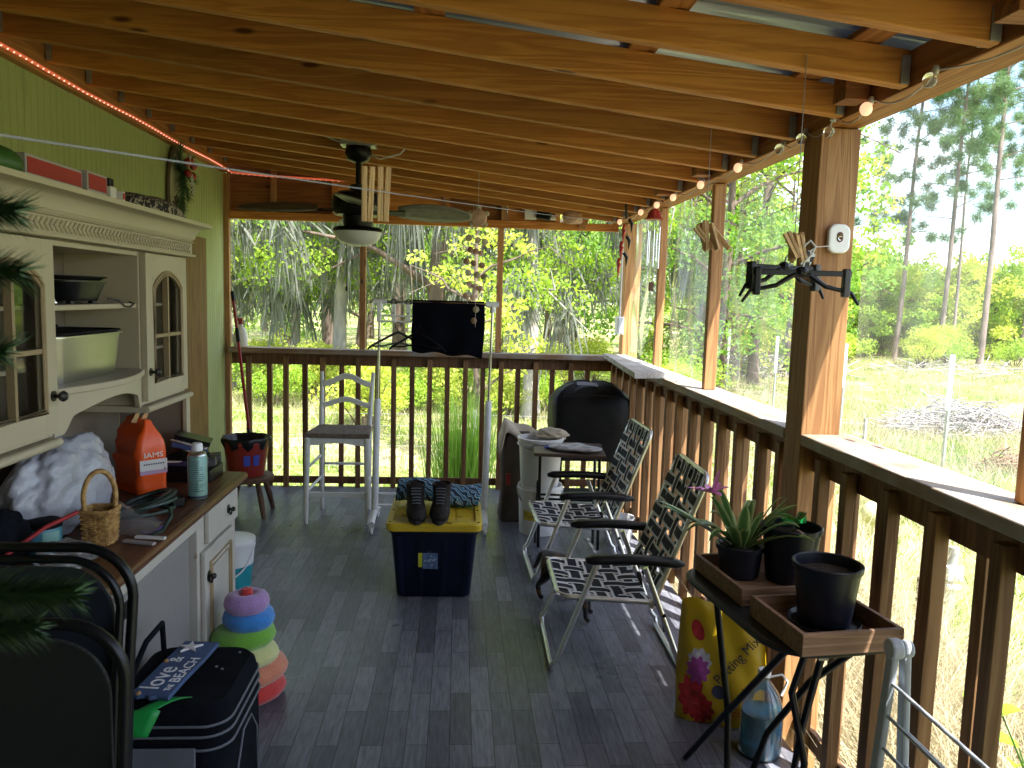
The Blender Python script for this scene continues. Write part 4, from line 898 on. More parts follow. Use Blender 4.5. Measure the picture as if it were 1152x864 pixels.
t = thing('mop', 'red handled mop leaning in the corner by the green wall', 'mop', (-1.40, 5.45, .5))
P_a, P_b = Vector((-1.40, 5.40, .53)), Vector((-1.635, 5.88, 1.45)); dd = P_b-P_a
b = MB(); b.tube([P_a, P_a+dd*.62], .011, 10); b.tube([P_a+dd*.72, P_a+dd*.93], .011, 10); b.build('pole', 'red_plastic', t, smooth=True)
b = MB(); b.tube([P_a+dd*.62, P_a+dd*.72], .014, 10); b.build('grip', 'black_plastic', t, smooth=True)
b = MB(); b.tube([P_a+dd*.93, P_b], .014, 10); b.build('grip', 'black_plastic', t, smooth=True)
b = MB(); b.tube([P_a, P_a+Vector((.02, -.04, -.16))], .012, 8)
b.build('lower_pole', 'black_plastic', t, smooth=True)
mat('bottle_cloudy', (.75, .72, .62), .35, var=.03)
t = thing('spray_bottle', 'white trigger spray bottle standing on the far railing by the wall', 'spray bottle', (-1.60, 5.96, 1.0505))
b = MB(); b.lathe([(.045, 1.0505), (.050, 1.06), (.050, 1.14), (.030, 1.19), (.016, 1.20), (.016, 1.215)], (-1.60, 5.96, 0), 20, sy=.7); b.build('body', 'bottle_cloudy', t, smooth=40)
b = MB(); b.cyl((-1.60, 5.96, 1.2155), (-1.60, 5.96, 1.235), .019); b.box(-1.635, 5.948, 1.2355, -1.585, 5.972, 1.262); b.beam((-1.628, 5.96, 1.235), (-1.640, 5.96, 1.205), .012, .006); b.build('trigger_head', 'red_plastic', t, bevel=.003)

# ------------------------------------------------------------------ bar stool
t = thing('bar_stool', 'white ladder back bar stool with a woven seat at the far railing', 'bar stool', (-.745, 5.15, 0))
W, D_ = .185, .16
for s in (-1, 1):
    b = MB(); b.tube([(s*W*1.05, -D_-.01, 0), (s*W, -D_, .55), (s*W, -D_, .57)], [.014, .019, .015], 12); b.build('leg', 'white_paint', t, w=False, smooth=True)
    b = MB(); b.tube([(s*W*.86, D_+.03, 0), (s*W*.86, D_, .5), (s*W*.86, D_, .60), (s*W*.90, D_+.05, .80), (s*W*.93, D_+.085, .935)], [.013, .017, .017, .015, .012], 12); b.build('leg', 'white_paint', t, w=False, smooth=True)
b = MB(); b.add([(-W*1.12, -D_-.02, .555), (W*1.12, -D_-.02, .555), (W*.95, D_+.01, .555), (-W*.95, D_+.01, .555), (-W*1.1, -D_-.01, .585), (W*1.1, -D_-.01, .585), (W*.93, D_, .59), (-W*.93, D_, .59)], [(3, 2, 1, 0), (4, 5, 6, 7), (0, 1, 5, 4), (1, 2, 6, 5), (2, 3, 7, 6), (3, 0, 4, 7)]); b.build('seat', 'seat_rush', t, w=False, bevel=.008)
b = MB()
def scallop(x0, x1, y, z0, z1, dip, n=16, th=.009, up=0):
    vs = []
    for i in range(n+1):
        u = i/n; x = x0+(x1-x0)*u; q = math.sin(math.pi*u)
        vs += [(x, y-th, z0+dip*q*q), (x, y-th, z1+up*q*q), (x, y+th, z0+dip*q*q), (x, y+th, z1+up*q*q)]
    fs = [(0, 1, 3, 2), (n*4, n*4+2, n*4+3, n*4+1)]
    for i in range(n):
        a = i*4; e = a+4; fs += [(a, e, e+1, a+1), (a+2, a+3, e+3, e+2), (a, a+2, e+2, e), (a+1, e+1, e+3, a+3)]
    return vs, fs
b.add(*scallop(-W, W, -D_, .505, .553, .018)); b.build('front_apron', 'white_paint', t, w=False, bevel=.002)
b = MB(); b.add(*scallop(-W, W, -D_, .165, .205, .01)); b.build('front_stretcher', 'white_paint', t, w=False, bevel=.002)
for z0, z1, y, d in ((.70, .735, D_+.025, .04), (.835, .875, D_+.06, .055)):
    b = MB(); b.add(*scallop(-W*.87, W*.87, y, z0, z1, d, up=d)); b.build('back_slat', 'white_paint', t, w=False, bevel=.003)
b = MB()
for s in (-1, 1):
    for z in (.21, .36): b.tube([(s*W, -D_, z), (s*W*.87, D_+.01, z+.02)], .009, 8)
b.tube([(-W*.87, D_+.015, .32), (W*.87, D_+.015, .32)], .009, 8); b.build('stretcher', 'white_paint', t, w=False, smooth=True)
t.rotation_euler = (0, 0, -.02)

# ------------------------------------------------------------------ garment rack
t = thing('garment_rack', 'white and chrome rolling garment rack before the far railing', 'garment rack', (-.15, 4.95, 0))
yr = 4.95
for x, dx in ((-.505, .0), (.19, .0)):
    b = MB(); b.tube([(x, yr, .10), (x+.01, yr, .80)], .021, 14); b.build('lower_pole', 'white_plastic', t, smooth=True)
    b = MB(); b.tube([(x+.01, yr, .80), (x+.022+dx, yr, 1.40)], .0095, 12); b.build('upper_pole', 'chrome', t, smooth=True)
    b = MB(); b.tube([(x+.01, yr, .775), (x+.01, yr, .815)], [.022, .019], 14); b.build('collar', 'white_plastic', t, smooth=True)
    b = MB(); b.tube([(x+.022, yr, 1.37), (x+.022, yr, 1.43)], .018, 12); b.tube([(x-.02, yr, 1.42), (x+.06, yr, 1.42)], .018, 12); b.build('elbow', 'white_plastic', t, smooth=True)
    b = MB(); b.tube([(x, yr-.20, .065), (x, yr-.16, .075), (x, yr, .10), (x, yr+.16, .075), (x, yr+.20, .065)], .02, 12); b.build('foot', 'white_plastic', t, smooth=True)
    for sy in (-.19, .19):
        b = MB(); b.torus((x, yr+sy, .026), .016, .0095, 18, 8, M=RY(math.pi/2)); b.box(x-.014, yr+sy-.012, .028, x+.014, yr+sy+.012, .06); b.build('caster', 'white_plastic', t, smooth=40)
b = MB(); b.tube([(-.485, yr, 1.42), (.205, yr, 1.42)], .010, 12); b.build('top_bar', 'chrome', t, smooth=True)
b = MB(); b.tube([(-.50, yr, .135), (.19, yr, .135)], .009, 10); b.tube([(-.50, yr, .21), (.19, yr, .21)], .009, 10); b.build('lower_bar', 'white_plastic', t, smooth=True)
t = thing('clip_hanger', 'pale plastic clip hanger frame on the left end of the garment rack', 'hanger', (-.37, 4.95, 1.3))
b = MB()
for z in (1.335, 1.30): b.tube([(-.50, 4.94, z), (-.24, 4.94, z)], .006, 8)
for x in (-.49, -.40, -.31): b.box(x-.012, 4.93, 1.30, x+.012, 4.95, 1.408)
b.build('rails', 'white_plastic', t, bevel=.002)
b = MB()
for x in (-.40, -.31): b.torus((x, 4.94, 1.42), .017, .004, 16, 6, M=RX(math.pi/2)); b.cyl((x, 4.925, 1.35), (x, 4.925, 1.356), .006)
b.build('hook', 'black_plastic', t, smooth=True)
def hanger(name, label, c, w, drop, rz, m='black_plastic', clip=False):
    t = thing(name, label, 'hanger', c, rz, None)
    b = MB(); b.tube([(0, 0, 0)]+[(-.018*math.sin(a), 0, .022+.02-.02*math.cos(a)) for a in [math.pi*i/8 for i in range(1, 9)]]+[(.018*math.sin(a), 0, .042+.02*math.cos(a)) for a in [math.pi*i/8 for i in range(1, 7)]], .0028, 6); b.build('hook', m, t, w=False, smooth=True)
    b = MB(); pts = [(-w, 0, -drop-.02), (-w+.02, 0, -drop), (-.03, 0, -.012), (0, 0, 0), (.03, 0, -.012), (w-.02, 0, -drop), (w, 0, -drop-.02)]; b.tube(pts, [.006, .007, .008, .009, .008, .007, .006], 8)
    b.tube([(-w+.02, 0, -drop-.002), (-w*.5, 0, -drop-.012+.012), (0, 0, -drop*.75), (w*.5, 0, -drop), (w-.02, 0, -drop-.002)], .005, 6); b.build('shoulders', m, t, w=False, smooth=True)
    return t
hanger('clothes_hanger', 'black plastic hanger hooked on the left of the garment rack', (-.37, 4.935, 1.235), .19, .085, .35)
hanger('clothes_hanger', 'black plastic hanger hanging partly behind the black towel', (-.25, 4.93, 1.235), .18, .09, -.2)
b = MB()
def tw(u, v):
    x = -.285+.445*u; s = v*2-1
    z = 1.435-abs(s)*(.315+.03*u*(1 if s > 0 else .3)+.008*math.sin(u*14)); y = 4.95+(-.022 if s > 0 else .022)*min(1, abs(s)*8)+.008*math.sin(u*13+s*2)*abs(s)
    return (x+.012*abs(s)*math.sin(3*s+u), y, z)
b.grid(30, 30, tw)
tag(b.build('towel', 'dark_cloth', None, loc=(-.06, 4.95, 1.43), smooth=80, solid=.006), 'black towel folded over the top bar of the garment rack', 'towel')

# ------------------------------------------------------------------ storage tote, boots, rolled mat
t = thing('storage_tote', 'navy storage tote with a dented yellow lid on the grey floor', 'storage tote', (-.085, 3.98, 0))
tx, ty = -.095, 3.83
b = MB()
prof = [(.36, .26, 0, .02), (.37, .27, .01, .03), (.40, .50-.14, .30, .03)]
n = 6; rings = [(rrect(tx, ty+.14, .34, .42, .03), .0), (rrect(tx, ty+.14, .36, .44, .03), .01), (rrect(tx, ty+.14, .415, .50, .035), .325), (rrect(tx, ty+.14, .435, .52, .035), .33), (rrect(tx, ty+.14, .435, .52, .035), .345)]
k = len(rings[0][0]); vs = [(x, y, z) for rg, z in rings for x, y in rg]; fs = [tuple(range(k))[::-1], tuple((len(rings)-1)*k+j for j in range(k))]
for i in range(len(rings)-1):
    for j in range(k): fs.append((i*k+j, i*k+(j+1) % k, (i+1)*k+(j+1) % k, (i+1)*k+j))
b.add(vs, fs); yb = ty+.14
for x in (-.17, -.06, .06, .17):
    v0 = Vector((tx+x*.87, yb-.222, .015)); v1 = Vector((tx+x, yb-.252, .32)); b.beam(v0, v1, .022, .006, up=(0, 1, 0))
b.build('body', 'tote_blue', t, smooth=40)
b = MB()
def lidring(w, d, r, z): return (rrect(tx, yb, w, d, r), z)
rings = [lidring(.455, .545, .04, .343), lidring(.462, .552, .042, .348), lidring(.462, .552, .042, .375), lidring(.45, .54, .04, .382), lidring(.40, .48, .035, .382), lidring(.392, .472, .033, .372), lidring(.39, .47, .03, .371)]
k = len(rings[0][0]); vs = [(x, y, z) for rg, z in rings for x, y in rg]; fs = [tuple(range(k))[::-1], tuple((len(rings)-1)*k+j for j in range(k))]
for i in range(len(rings)-1):
    for j in range(k): fs.append((i*k+j, i*k+(j+1) % k, (i+1)*k+(j+1) % k, (i+1)*k+j))
b.add(vs, fs)
for i in range(5):
    for j in range(4): b.box(tx-.165+i*.068, yb-.21+j*.105, .3715, tx-.165+i*.068+.058, yb-.21+j*.105+.092, .3765)
b.build('lid', 'tote_yellow', t, bevel=.0015)
b = MB()
for x in (-.20, .20):
    for y in (-.24, -.02, .24): b.cyl((tx+x*1.06, yb+y, .3825), (tx+x*1.06, yb+y, .3835), .007)
for x in (-.07, .07): b.box(tx+x-.014, yb-.262, .3825, tx+x+.014, yb-.248, .3835)
b.build('lid_slot', 'black_matt', t)
mat('lab_yellow', (.50, .52, .03), .5); mat('lab_blue', (.10, .16, .30), .5, var=.5, scale=40); mat('lab_white', (.45, .47, .55), .5)
nrm = Vector((0, -1, -.095)).normalized(); fr = frame((tx-.025, yb-.2435, .19), (1, 0, 0), (0, -.095, 1))
b = MB(); plate(b, fr, -.050, -.03, -.030, .042); b.build('sticker', 'lab_yellow', t)
b = MB(); plate(b, fr, -.027, -.04, .045, .042); b.build('sticker', 'lab_blue', t)
b = MB()
for i in range(7): x = rnd.uniform(-.022, .03); y = rnd.uniform(-.035, .034); plate(b, fr@Matrix.Translation((0, 0, .001)), x, y, x+rnd.uniform(.006, .014), y+.005)
b.build('sticker_print', 'lab_white', t)
def boot(label, x, y, rz):
    t = thing('work_boot', label, 'boot', (x, y, .379), rz, 'pair of boots on the tote')
    secs = [(-.150, .030, .045), (-.14, .046, .060), (-.10, .054, .078), (-.06, .054, .092), (-.03, .050, .118)]
    b = MB(); n = 20; vs = []
    rings = []
    # foot sections along y then shaft sections upward
    def sec(cy, cz, w, h, tilt): return [Vector((w*math.cos(2*math.pi*j/n), cy+(-math.sin(2*math.pi*j/n))*h*math.sin(tilt), cz+math.sin(2*math.pi*j/n)*h*math.cos(tilt))) for j in range(n)]
    R1 = [sec(-.155, .030, .004, .004, 0), sec(-.150, .034, .034, .022, 0), sec(-.12, .040, .047, .032, 0), (sec(-.08, .046, .050, .038, .1)), sec(-.045, .058, .046, .050, .35), sec(-.015, .075, .043, .062, .75), sec(.01, .10, .043, .062, 1.15), sec(.015, .135, .045, .060, 1.45), sec(.015, .165, .049, .062, 1.57), sec(.015, .167, .043, .056, 1.57), sec(.015, .12, .036, .046, 1.5)]
    R1[0] = R1[0]
    vs = [v for r in R1 for v in r]; fs = [tuple(range(n)), tuple((len(R1)-1)*n+j for j in range(n))[::-1]]
    for i in range(len(R1)-1):
        for j in range(n): fs.append((i*n+j, (i+1)*n+j, (i+1)*n+(j+1) % n, i*n+(j+1) % n))
    for i, v in enumerate(vs): vs[i] = (v.x, v.y, max(.018, v.z))
    # heel fill
    b.add(vs, fs); b.sphere((0, .035, .06), (.036, .040, .055), 16); b.build('upper', 'boot_leather', t, w=False, smooth=70)
    b = MB(); sp = [(.040*math.sin(a)*(1 if math.cos(a) > 0 else .85), -.045-.115*math.cos(a)) for a in [2*math.pi*i/24 for i in range(24)]]; b.prism(sp, 0, .020); b.build('sole', 'boot_sole', t, w=False, bevel=.003)
    b = MB()
    for i in range(5): q = i/4; yy, zz = -.085+.055*q, .088+.045*q; b.tube([(-.02, yy, zz), (0, yy-.006, zz+.004), (.02, yy, zz)], .003, 6)
    for i in range(3): b.tube([(-.024, -.047, .125+.014*i), (0, -.052, .128+.014*i), (.024, -.047, .125+.014*i)], .003, 6)
    b.build('laces', 'piping_grey', t, w=False, smooth=True)
    b = MB(); b.box(-.026, -.045, .12, .026, -.038, .185); b.build('tongue', 'boot_leather', t, w=False, bevel=.004)
    return t
boot('left of the two muddy dark leather boots on the yellow lid', -.192, 3.84, .10)
boot('right of the two muddy dark leather boots on the yellow lid', -.065, 3.84, -.06)
def zigzag():
    m, tt, b = _new('zigzag_cloth'); n, l = tt.nodes, tt.links; tcn = n.new('ShaderNodeTexCoord'); mpn = n.new('ShaderNodeMapping'); mpn.inputs['Rotation'].default_value = (.5, .2, .5); l.new(tcn.outputs['Object'], mpn.inputs[0])
    w = n.new('ShaderNodeTexWave'); w.inputs['Scale'].default_value = 14; w.inputs['Distortion'].default_value = 3.5; w.inputs['Detail'].default_value = 0; w.inputs['Detail Scale'].default_value = 3; w.bands_direction = 'DIAGONAL'; l.new(mpn.outputs[0], w.inputs['Vector'])
    rp = n.new('ShaderNodeValToRGB'); rp.color_ramp.interpolation = 'CONSTANT'; e = rp.color_ramp.elements; e[0].color = (.02, .03, .05, 1); e[1].position = .3; e[1].color = (.03, .19, .34, 1); x = e.new(.55); x.color = (.55, .56, .58, 1); x = e.new(.78); x.color = (.03, .19, .34, 1)
    l.new(w.outputs['Fac'], rp.inputs[0]); l.new(rp.outputs[0], b.inputs['Base Color']); b.inputs['Roughness'].default_value = .9
zigzag()
b = MB()
def roll(u, v): a = 2*math.pi*v*2.6; r = .030+.022*v+.003*math.sin(a*3+u*9); return (-.30+.43*u+.008*math.sin(a), 4.08+.085*0-.03*u+r*math.cos(a)*1.5, .455-.015*u+r*math.sin(a)*1.15+.012*math.sin(u*6.3)-.002)
b.grid(40, 70, roll)
tag(b.build('rolled_rug', 'zigzag_cloth', None, loc=(-.08, 4.07, .384), smooth=80, solid=.006), 'rolled blue and white patterned rug behind the boots on the tote', 'rug')

# ------------------------------------------------------------------ buckets and sack near the far railing
t = thing('white_bucket', 'lower of the two stacked white buckets with a floral sticker', 'bucket', (.535, 4.86, 0), 0, 'stacked white buckets')
bx, by = .535, 4.86
b = MB(); b.lathe([(.118, 0), (.124, .004), (.136, .28), (.146, .282), (.146, .292), (.140, .294), (.140, .31), (.134, .31), (.120, .01), (0, .008)], (bx, by, 0), 32); b.build('body', 'white_bucket', t, smooth=40)
b = MB(); b.tube([(bx-.145*math.cos(a), by-.10*math.sin(a), .285-.13*math.sin(a)) for a in [math.pi*i/12 for i in range(13)]], .004, 6); b.build('handle', 'galvanised', t, smooth=True)
mat('sticker_yellow', (.62, .50, .05), .6, var=.4, scale=30); b = MB(); b.grid(6, 3, lambda u, v: (bx+.1305*math.cos(-2.5+.8*u), by+.1305*math.sin(-2.5+.8*u), .10+.08*v*(1-.3*u))); b.build('sticker', 'sticker_yellow', t)
t = thing('white_bucket', 'upper of the two stacked white buckets holding a rag', 'bucket', (bx-.005, by, .30), 0, 'stacked white buckets')
b = MB(); b.lathe([(.112, .296), (.120, .312), (.134, .565), (.144, .567), (.144, .575), (.138, .577), (.138, .590), (.146, .592), (.146, .605), (.134, .607), (.118, .33), (0, .325)], (bx-.005, by, 0), 32); b.build('body', 'white_bucket', t, smooth=40)
b = MB(); b.tube([(bx-.005-.147*math.cos(a), by-.148*math.sin(a), .57-.02*math.sin(a)) for a in [math.pi*i/12 for i in range(13)]], .004, 6); b.build('handle', 'galvanised', t, smooth=True)
mat('cloth_beige', (.50, .44, .34), .9, var=.1, bump=.4, bscale=30); mat('cloth_brown', (.10, .075, .06), .9, var=.2)
blob('rag', 'cloth_beige', (.60, 4.92, .615), (.09, .07, .035), 21, 'beige rag heaped on top of the upper white bucket', 'rag', .35)
t = thing('duffel_bag', 'tall dark duffel topped with a pale cloth beside the stacked buckets', 'duffel', (.34, 5.12, 0))
b = MB(); n = 40; vs = []
secs = [(0, .095, .085), (.03, .105, .095), (.2, .10, .09), (.4, .108, .092), (.55, .10, .085), (.60, .07, .06)]
for z, a_, d_ in secs:
    for j in range(n):
        q = 2*math.pi*j/n; c_, s_ = math.cos(q), math.sin(q); wb = 1+.04*math.sin(5*q+z*9)+.025*math.sin(9*q-z*20); vs.append((.395+.03*z+a_*wb*math.copysign(abs(c_)**.5, c_), 5.15+d_*wb*math.copysign(abs(s_)**.5, s_), z))
fs = [tuple((len(secs)-1)*n+j for j in range(n)), tuple(range(n))[::-1]]
for i in range(len(secs)-1):
    for j in range(n): fs.append((i*n+j, i*n+(j+1) % n, (i+1)*n+(j+1) % n, (i+1)*n+j))
b.add(vs, fs); b.build('body', 'cloth_brown', t, smooth=60)
b = MB(); b.grid(26, 14, lambda u, v: (.285+.30*u, 5.05+.2*v, .665-.16*u*u+.02*math.sin(u*9+v*3)+.012*math.sin(v*11+u*4)-.09*abs(2*v-1)**3-.14*max(0, .12-u)/.12))
b.build('cloth_top', 'cloth_beige', t, smooth=80, solid=.012)
b = MB(); b.box(.33, 5.035, .25, .36, 5.05, .33); b.build('red_tag', 'red_plastic', t, bevel=.004)
t = thing('small_pail', 'small white pail on the floor behind the lawn chairs', 'pail', (1.0, 4.35, 0))
b = MB(); b.lathe([(.07, 0), (.085, .16), (.09, .162), (.09, .17), (.083, .17), (.068, .006), (0, .006)], (1.0, 4.62, 0), 24); b.build('body', 'white_bucket', t, smooth=40)
t.location = (1.0, 4.62, 0)
for c_ in kids(t): c_.data.transform(Matrix.Translation((0, -.27, 0)))

# ------------------------------------------------------------------ grill under a cover
t = thing('covered_grill', 'gas grill hidden under a black vinyl cover in the far corner', 'grill', (.90, 5.32, 0))
b = MB()
secs = [(.40, .262, .205), (.44, .258, .203), (.52, .260, .205), (.62, .272, .215), (.74, .275, .215), (.80, .268, .205), (.85, .23, .17), (.885, .17, .13), (.905, .10, .08), (.91, .01, .01)]
n = 64; vs = []
for z, a, d in secs:
    for j in range(n):
        t_ = 2*math.pi*j/n; c_, s_ = math.cos(t_), math.sin(t_); e = .34
        wob = 1+(.020*math.sin(6*t_+z*5)+.015*math.sin(13*t_+2))*max(0, 1-(z-.4)/.3)+.008*math.sin(9*t_+z*20)
        vs.append((.91+a*wob*math.copysign(abs(c_)**e, c_), 5.33+d*wob*math.copysign(abs(s_)**e, s_), z+.012*math.sin(4*t_)*(1 if z > .55 else 0)))
fs = [tuple((len(secs)-1)*n+j for j in range(n))]
for i in range(len(secs)-1):
    for j in range(n): fs.append((i*n+j, i*n+(j+1) % n, (i+1)*n+(j+1) % n, (i+1)*n+j))
b.add(vs, fs); b.build('cover', 'cover_vinyl', t, smooth=60)
for x in (.70, 1.10):
    for y in (5.20, 5.46): b = MB(); b.box(x-.014, y-.014, 0, x+.014, y+.014, .55); b.build('leg', 'black_plastic', t, bevel=.002)
MB().box(.69, 5.19, .12, 1.11, 5.47, .135).build('bottom_shelf', 'black_matt', t, bevel=.002)
b = MB(); b.tube([(.70, 5.115, .83), (.80, 5.125, .84), (.95, 5.125, .842), (1.08, 5.12, .835)], .004, 6); b.build('seam', 'cover_vinyl', t, smooth=True)
b = MB(); b.grid(8, 2, lambda u, v: (.80+.14*u, 5.20+.04*v, .902+.018*v-.02*(u-.3)**2)); b.build('logo_patch', 'piping_grey', t)
# brown side table and newspaper bag
t = thing('side_table', 'small brown folding table beside the stacked buckets', 'side table', (.66, 4.64, 0))
b = MB(); b.prism([(.452, 4.47), (.86, 4.40), (.90, 4.80), (.475, 4.86)], .562, .582); b.build('tabletop', 'table_brown', t, bevel=.004)
for p0, p1 in (((.49, 4.50, .561), (.50, 4.54, 0)), ((.52, 4.82, .561), (.49, 4.62, 0)), ((.83, 4.45, .561), (.85, 4.50, 0)), ((.86, 4.77, .561), (.84, 4.62, 0))):
    b = MB(); b.tube([p0, p1], .009, 8); b.build('leg', 'black_plastic', t, smooth=True)
b = MB(); b.tube([(.49, 4.52, .30), (.84, 4.48, .30)], .007, 8); b.tube([(.5, 4.70, .28), (.84, 4.67, .28)], .007, 8); b.build('cross_bar', 'black_plastic', t, smooth=True)
mat('newsprint', (.50, .50, .54), .5, var=.45, scale=22, stretch=(1, 3, 1)); mat('paper_white', (.66, .66, .70), .5, var=.08)
b = MB(); b.sphere((0, 0, 0), (.16, .085, .022), 32)
for i, v in enumerate(b.v):
    v = Vector(v); v.z = max(-.016, v.z)*(1+.3*math.sin(v.x*40+v.y*30)); v = RZ(-.35)@v; b.v[i] = tuple(v+Vector((.70, 4.55, .600)))
tag(b.build('newspaper_bag', 'newsprint', None, loc=(.70, 4.55, .583), smooth=60), 'crumpled printed plastic mailer lying on the brown side table', 'mailer')
b = MB(); b.sphere((.555, 4.60, .5925), (.035, .02, .009), 12); tag(b.build('blue_packet', 'sticker_blue', None, loc=(.555, 4.6, .583), smooth=True), 'small blue packet beside the mailer on the brown side table', 'packet')

# ------------------------------------------------------------------ webbed lawn chairs
def weave(b, O, U, V, nu, nv, ws, amp=.0028):
    O, U, V = Vector(O), Vector(U), Vector(V); N = U.cross(V).normalized()
    def strap(P, A, B, n, ph, w, lenA):
        a = A.normalized(); s = 6*n; rows = []
        for i in range(s+1):
            t = i/s; off = amp*math.tanh(2.2*math.sin(t*n*math.pi+ph))
            sag = -.012*math.sin(math.pi*t)
            rows.append((P+A*t+N*(off+sag), t))
        bb = B.normalized(); base = len(b.v)
        for p, t in rows:
            for q in (-.5, -.31, .31, .5): b.v.append(tuple(p+bb*q*w))
        for i in range(s):
            for k in range(3):
                b.f.append((base+i*4+k, base+i*4+k+1, base+(i+1)*4+k+1, base+(i+1)*4+k)); b.m.append(1 if k != 1 else 0)
    for i in range(nu): strap(O+U*((i+.5)/nu), V, U, nv, math.pi*(i % 2), ws, 0)
    for j in range(nv): strap(O+V*((j+.5)/nv), U, V, nu, math.pi*((j+1) % 2)+0, ws, 0)
def lawn_chair(label, c, rz):
    t = thing('lawn_chair', label, 'lawn chair', c, rz, 'webbed lawn chairs beside the railing')
    r = .0115; Y_ = .243
    def u_tube(x0, z0, x1): 
        pts = [(x0, -Y_, z0), (x1+(x0-x1)*.12, -Y_, z0*.12+.01)]
        for i in range(6): a = math.pi/2*i/5; pts.append((x1, -Y_+.05*(1-math.cos(a)), .012+.05*(1-math.sin(a))*.6))
        pts += [(x, -y, z) for x, y, z in pts[::-1]]; return pts
    b = MB(); b.tube(u_tube(-.10, .455, -.262), r, 10); b.build('front_leg_frame', 'aluminium', t, w=False, smooth=True)
    b = MB(); b.tube(u_tube(.09, .44, .258), r, 10); b.build('rear_leg_frame', 'aluminium', t, w=False, smooth=True)
    def loop(x0, z0, x1, z1, y): 
        d = Vector((x1-x0, 0, z1-z0)); L = d.length; d.normalize(); o = []
        rr = .045
        P = lambda s, yy: (x0+d.x*s, yy, z0+d.z*s)
        o.append(P(0, -y))
        for i in range(6): a = math.pi/2*i/5; o.append(P(L-rr+rr*math.sin(a), -y+rr*(1-math.cos(a))))
        for i in range(6): a = math.pi/2*(1-i/5); o.append(P(L-rr+rr*math.sin(a), y-rr*(1-math.cos(a))))
        o.append(P(0, y)); return o
    yy = .222
    b = MB(); b.tube(loop(.13, .292, -.245, .315, yy), r, 10); b.build('seat_frame', 'aluminium', t, w=False, smooth=True)
    b = MB(); b.tube(loop(.125, .27, .325, .80, yy), r, 10); b.build('back_frame', 'aluminium', t, w=False, smooth=True)
    b = MB(); weave(b, (-.255, -yy-.008, .323), (.375, 0, -.022), (0, 2*yy+.016, 0), 5, 6, .063); b.build('seat_webbing', ['navy_web', 'white_web'], t, w=False, smooth=True)
    b = MB(); weave(b, (.135, yy+.008, .325), (0, -2*yy-.016, 0), (.178, 0, .478), 5, 7, .058); b.build('back_webbing', ['navy_web', 'white_web'], t, w=False, smooth=True)
    for s in (-1, 1):
        b = MB(); n = 12; pts = []
        for i in range(n+1):
            u = i/n; pts.append((-.145+.385*u, s*Y_, .468-.012*u+.010*math.sin(math.pi*u)))
        base = len(b.v)
        vs = []; k = 10
        for i, (x, y, z) in enumerate(pts):
            w = .027*(1 if 0 < i < n else .55); h = .018*(1 if 0 < i < n else .5)
            for j in range(k):
                a = 2*math.pi*j/k; vs.append((x, y+w*math.copysign(abs(math.cos(a))**.6, math.cos(a)), z+h*math.copysign(abs(math.sin(a))**.7, math.sin(a))))
        fs = [tuple(range(k)), tuple(n*k+j for j in range(k))[::-1]]
        for i in range(n):
            for j in range(k): fs.append((i*k+j, (i+1)*k+j, (i+1)*k+(j+1) % k, i*k+(j+1) % k))
        b.add(vs, fs); b.build('armrest', 'black_plastic', t, w=False, smooth=60)
        b = MB(); b.obox((.178, s*(Y_-.006), .215), (.022, .014, .07), RY(-.2)); b.cyl((.17, s*(Y_-.02), .25), (.17, s*(Y_+.012), .25), .008); b.build('hinge', 'black_plastic', t, w=False, bevel=.003)
        b = MB(); b.tube([(.20, s*yy, .47), (.205, s*Y_, .455)], .006, 6); b.tube([(-.11, s*Y_, .455), (-.11, s*Y_, .470)], .006, 6); b.tube([(-.165, s*yy, .31), (-.165, s*Y_, .30)], .006, 6); b.tube([(.13, s*yy, .288), (.145, s*Y_, .285)], .006, 6); b.build('fittings', 'chrome', t, w=False)
    return t
ch = lawn_chair('nearer of the two black and white webbed aluminium lawn chairs', (.66, 3.18, 0), -.02)
dup(ch, (.675, 4.17, 0), .02, 'farther of the two black and white webbed aluminium lawn chairs, before the brown table')

# ------------------------------------------------------------------ cat under the chairs (one continuous skinned body)
def catmat():
    m, tt, b = _new('cat_fur'); n, l = tt.nodes, tt.links; tcn = n.new('ShaderNodeTexCoord'); w = n.new('ShaderNodeTexNoise'); w.inputs['Scale'].default_value = 22; w.inputs['Detail'].default_value = 3; l.new(tcn.outputs['Object'], w.inputs['Vector']); rp = n.new('ShaderNodeValToRGB'); rp.color_ramp.elements[0].position = .52; rp.color_ramp.elements[0].color = (.012, .010, .010, 1); rp.color_ramp.elements[1].position = .60; rp.color_ramp.elements[1].color = (.10, .045, .015, 1); l.new(w.outputs['Fac'], rp.inputs[0]); l.new(rp.outputs[0], b.inputs['Base Color']); b.inputs['Roughness'].default_value = .95; b.inputs['Sheen Weight'].default_value = .3
catmat()
V = []; E = []; RR = []
def cv(p, r, par=None):
    V.append(p); RR.append(r); i = len(V)-1
    if par is not None: E.append((par, i))
    return i
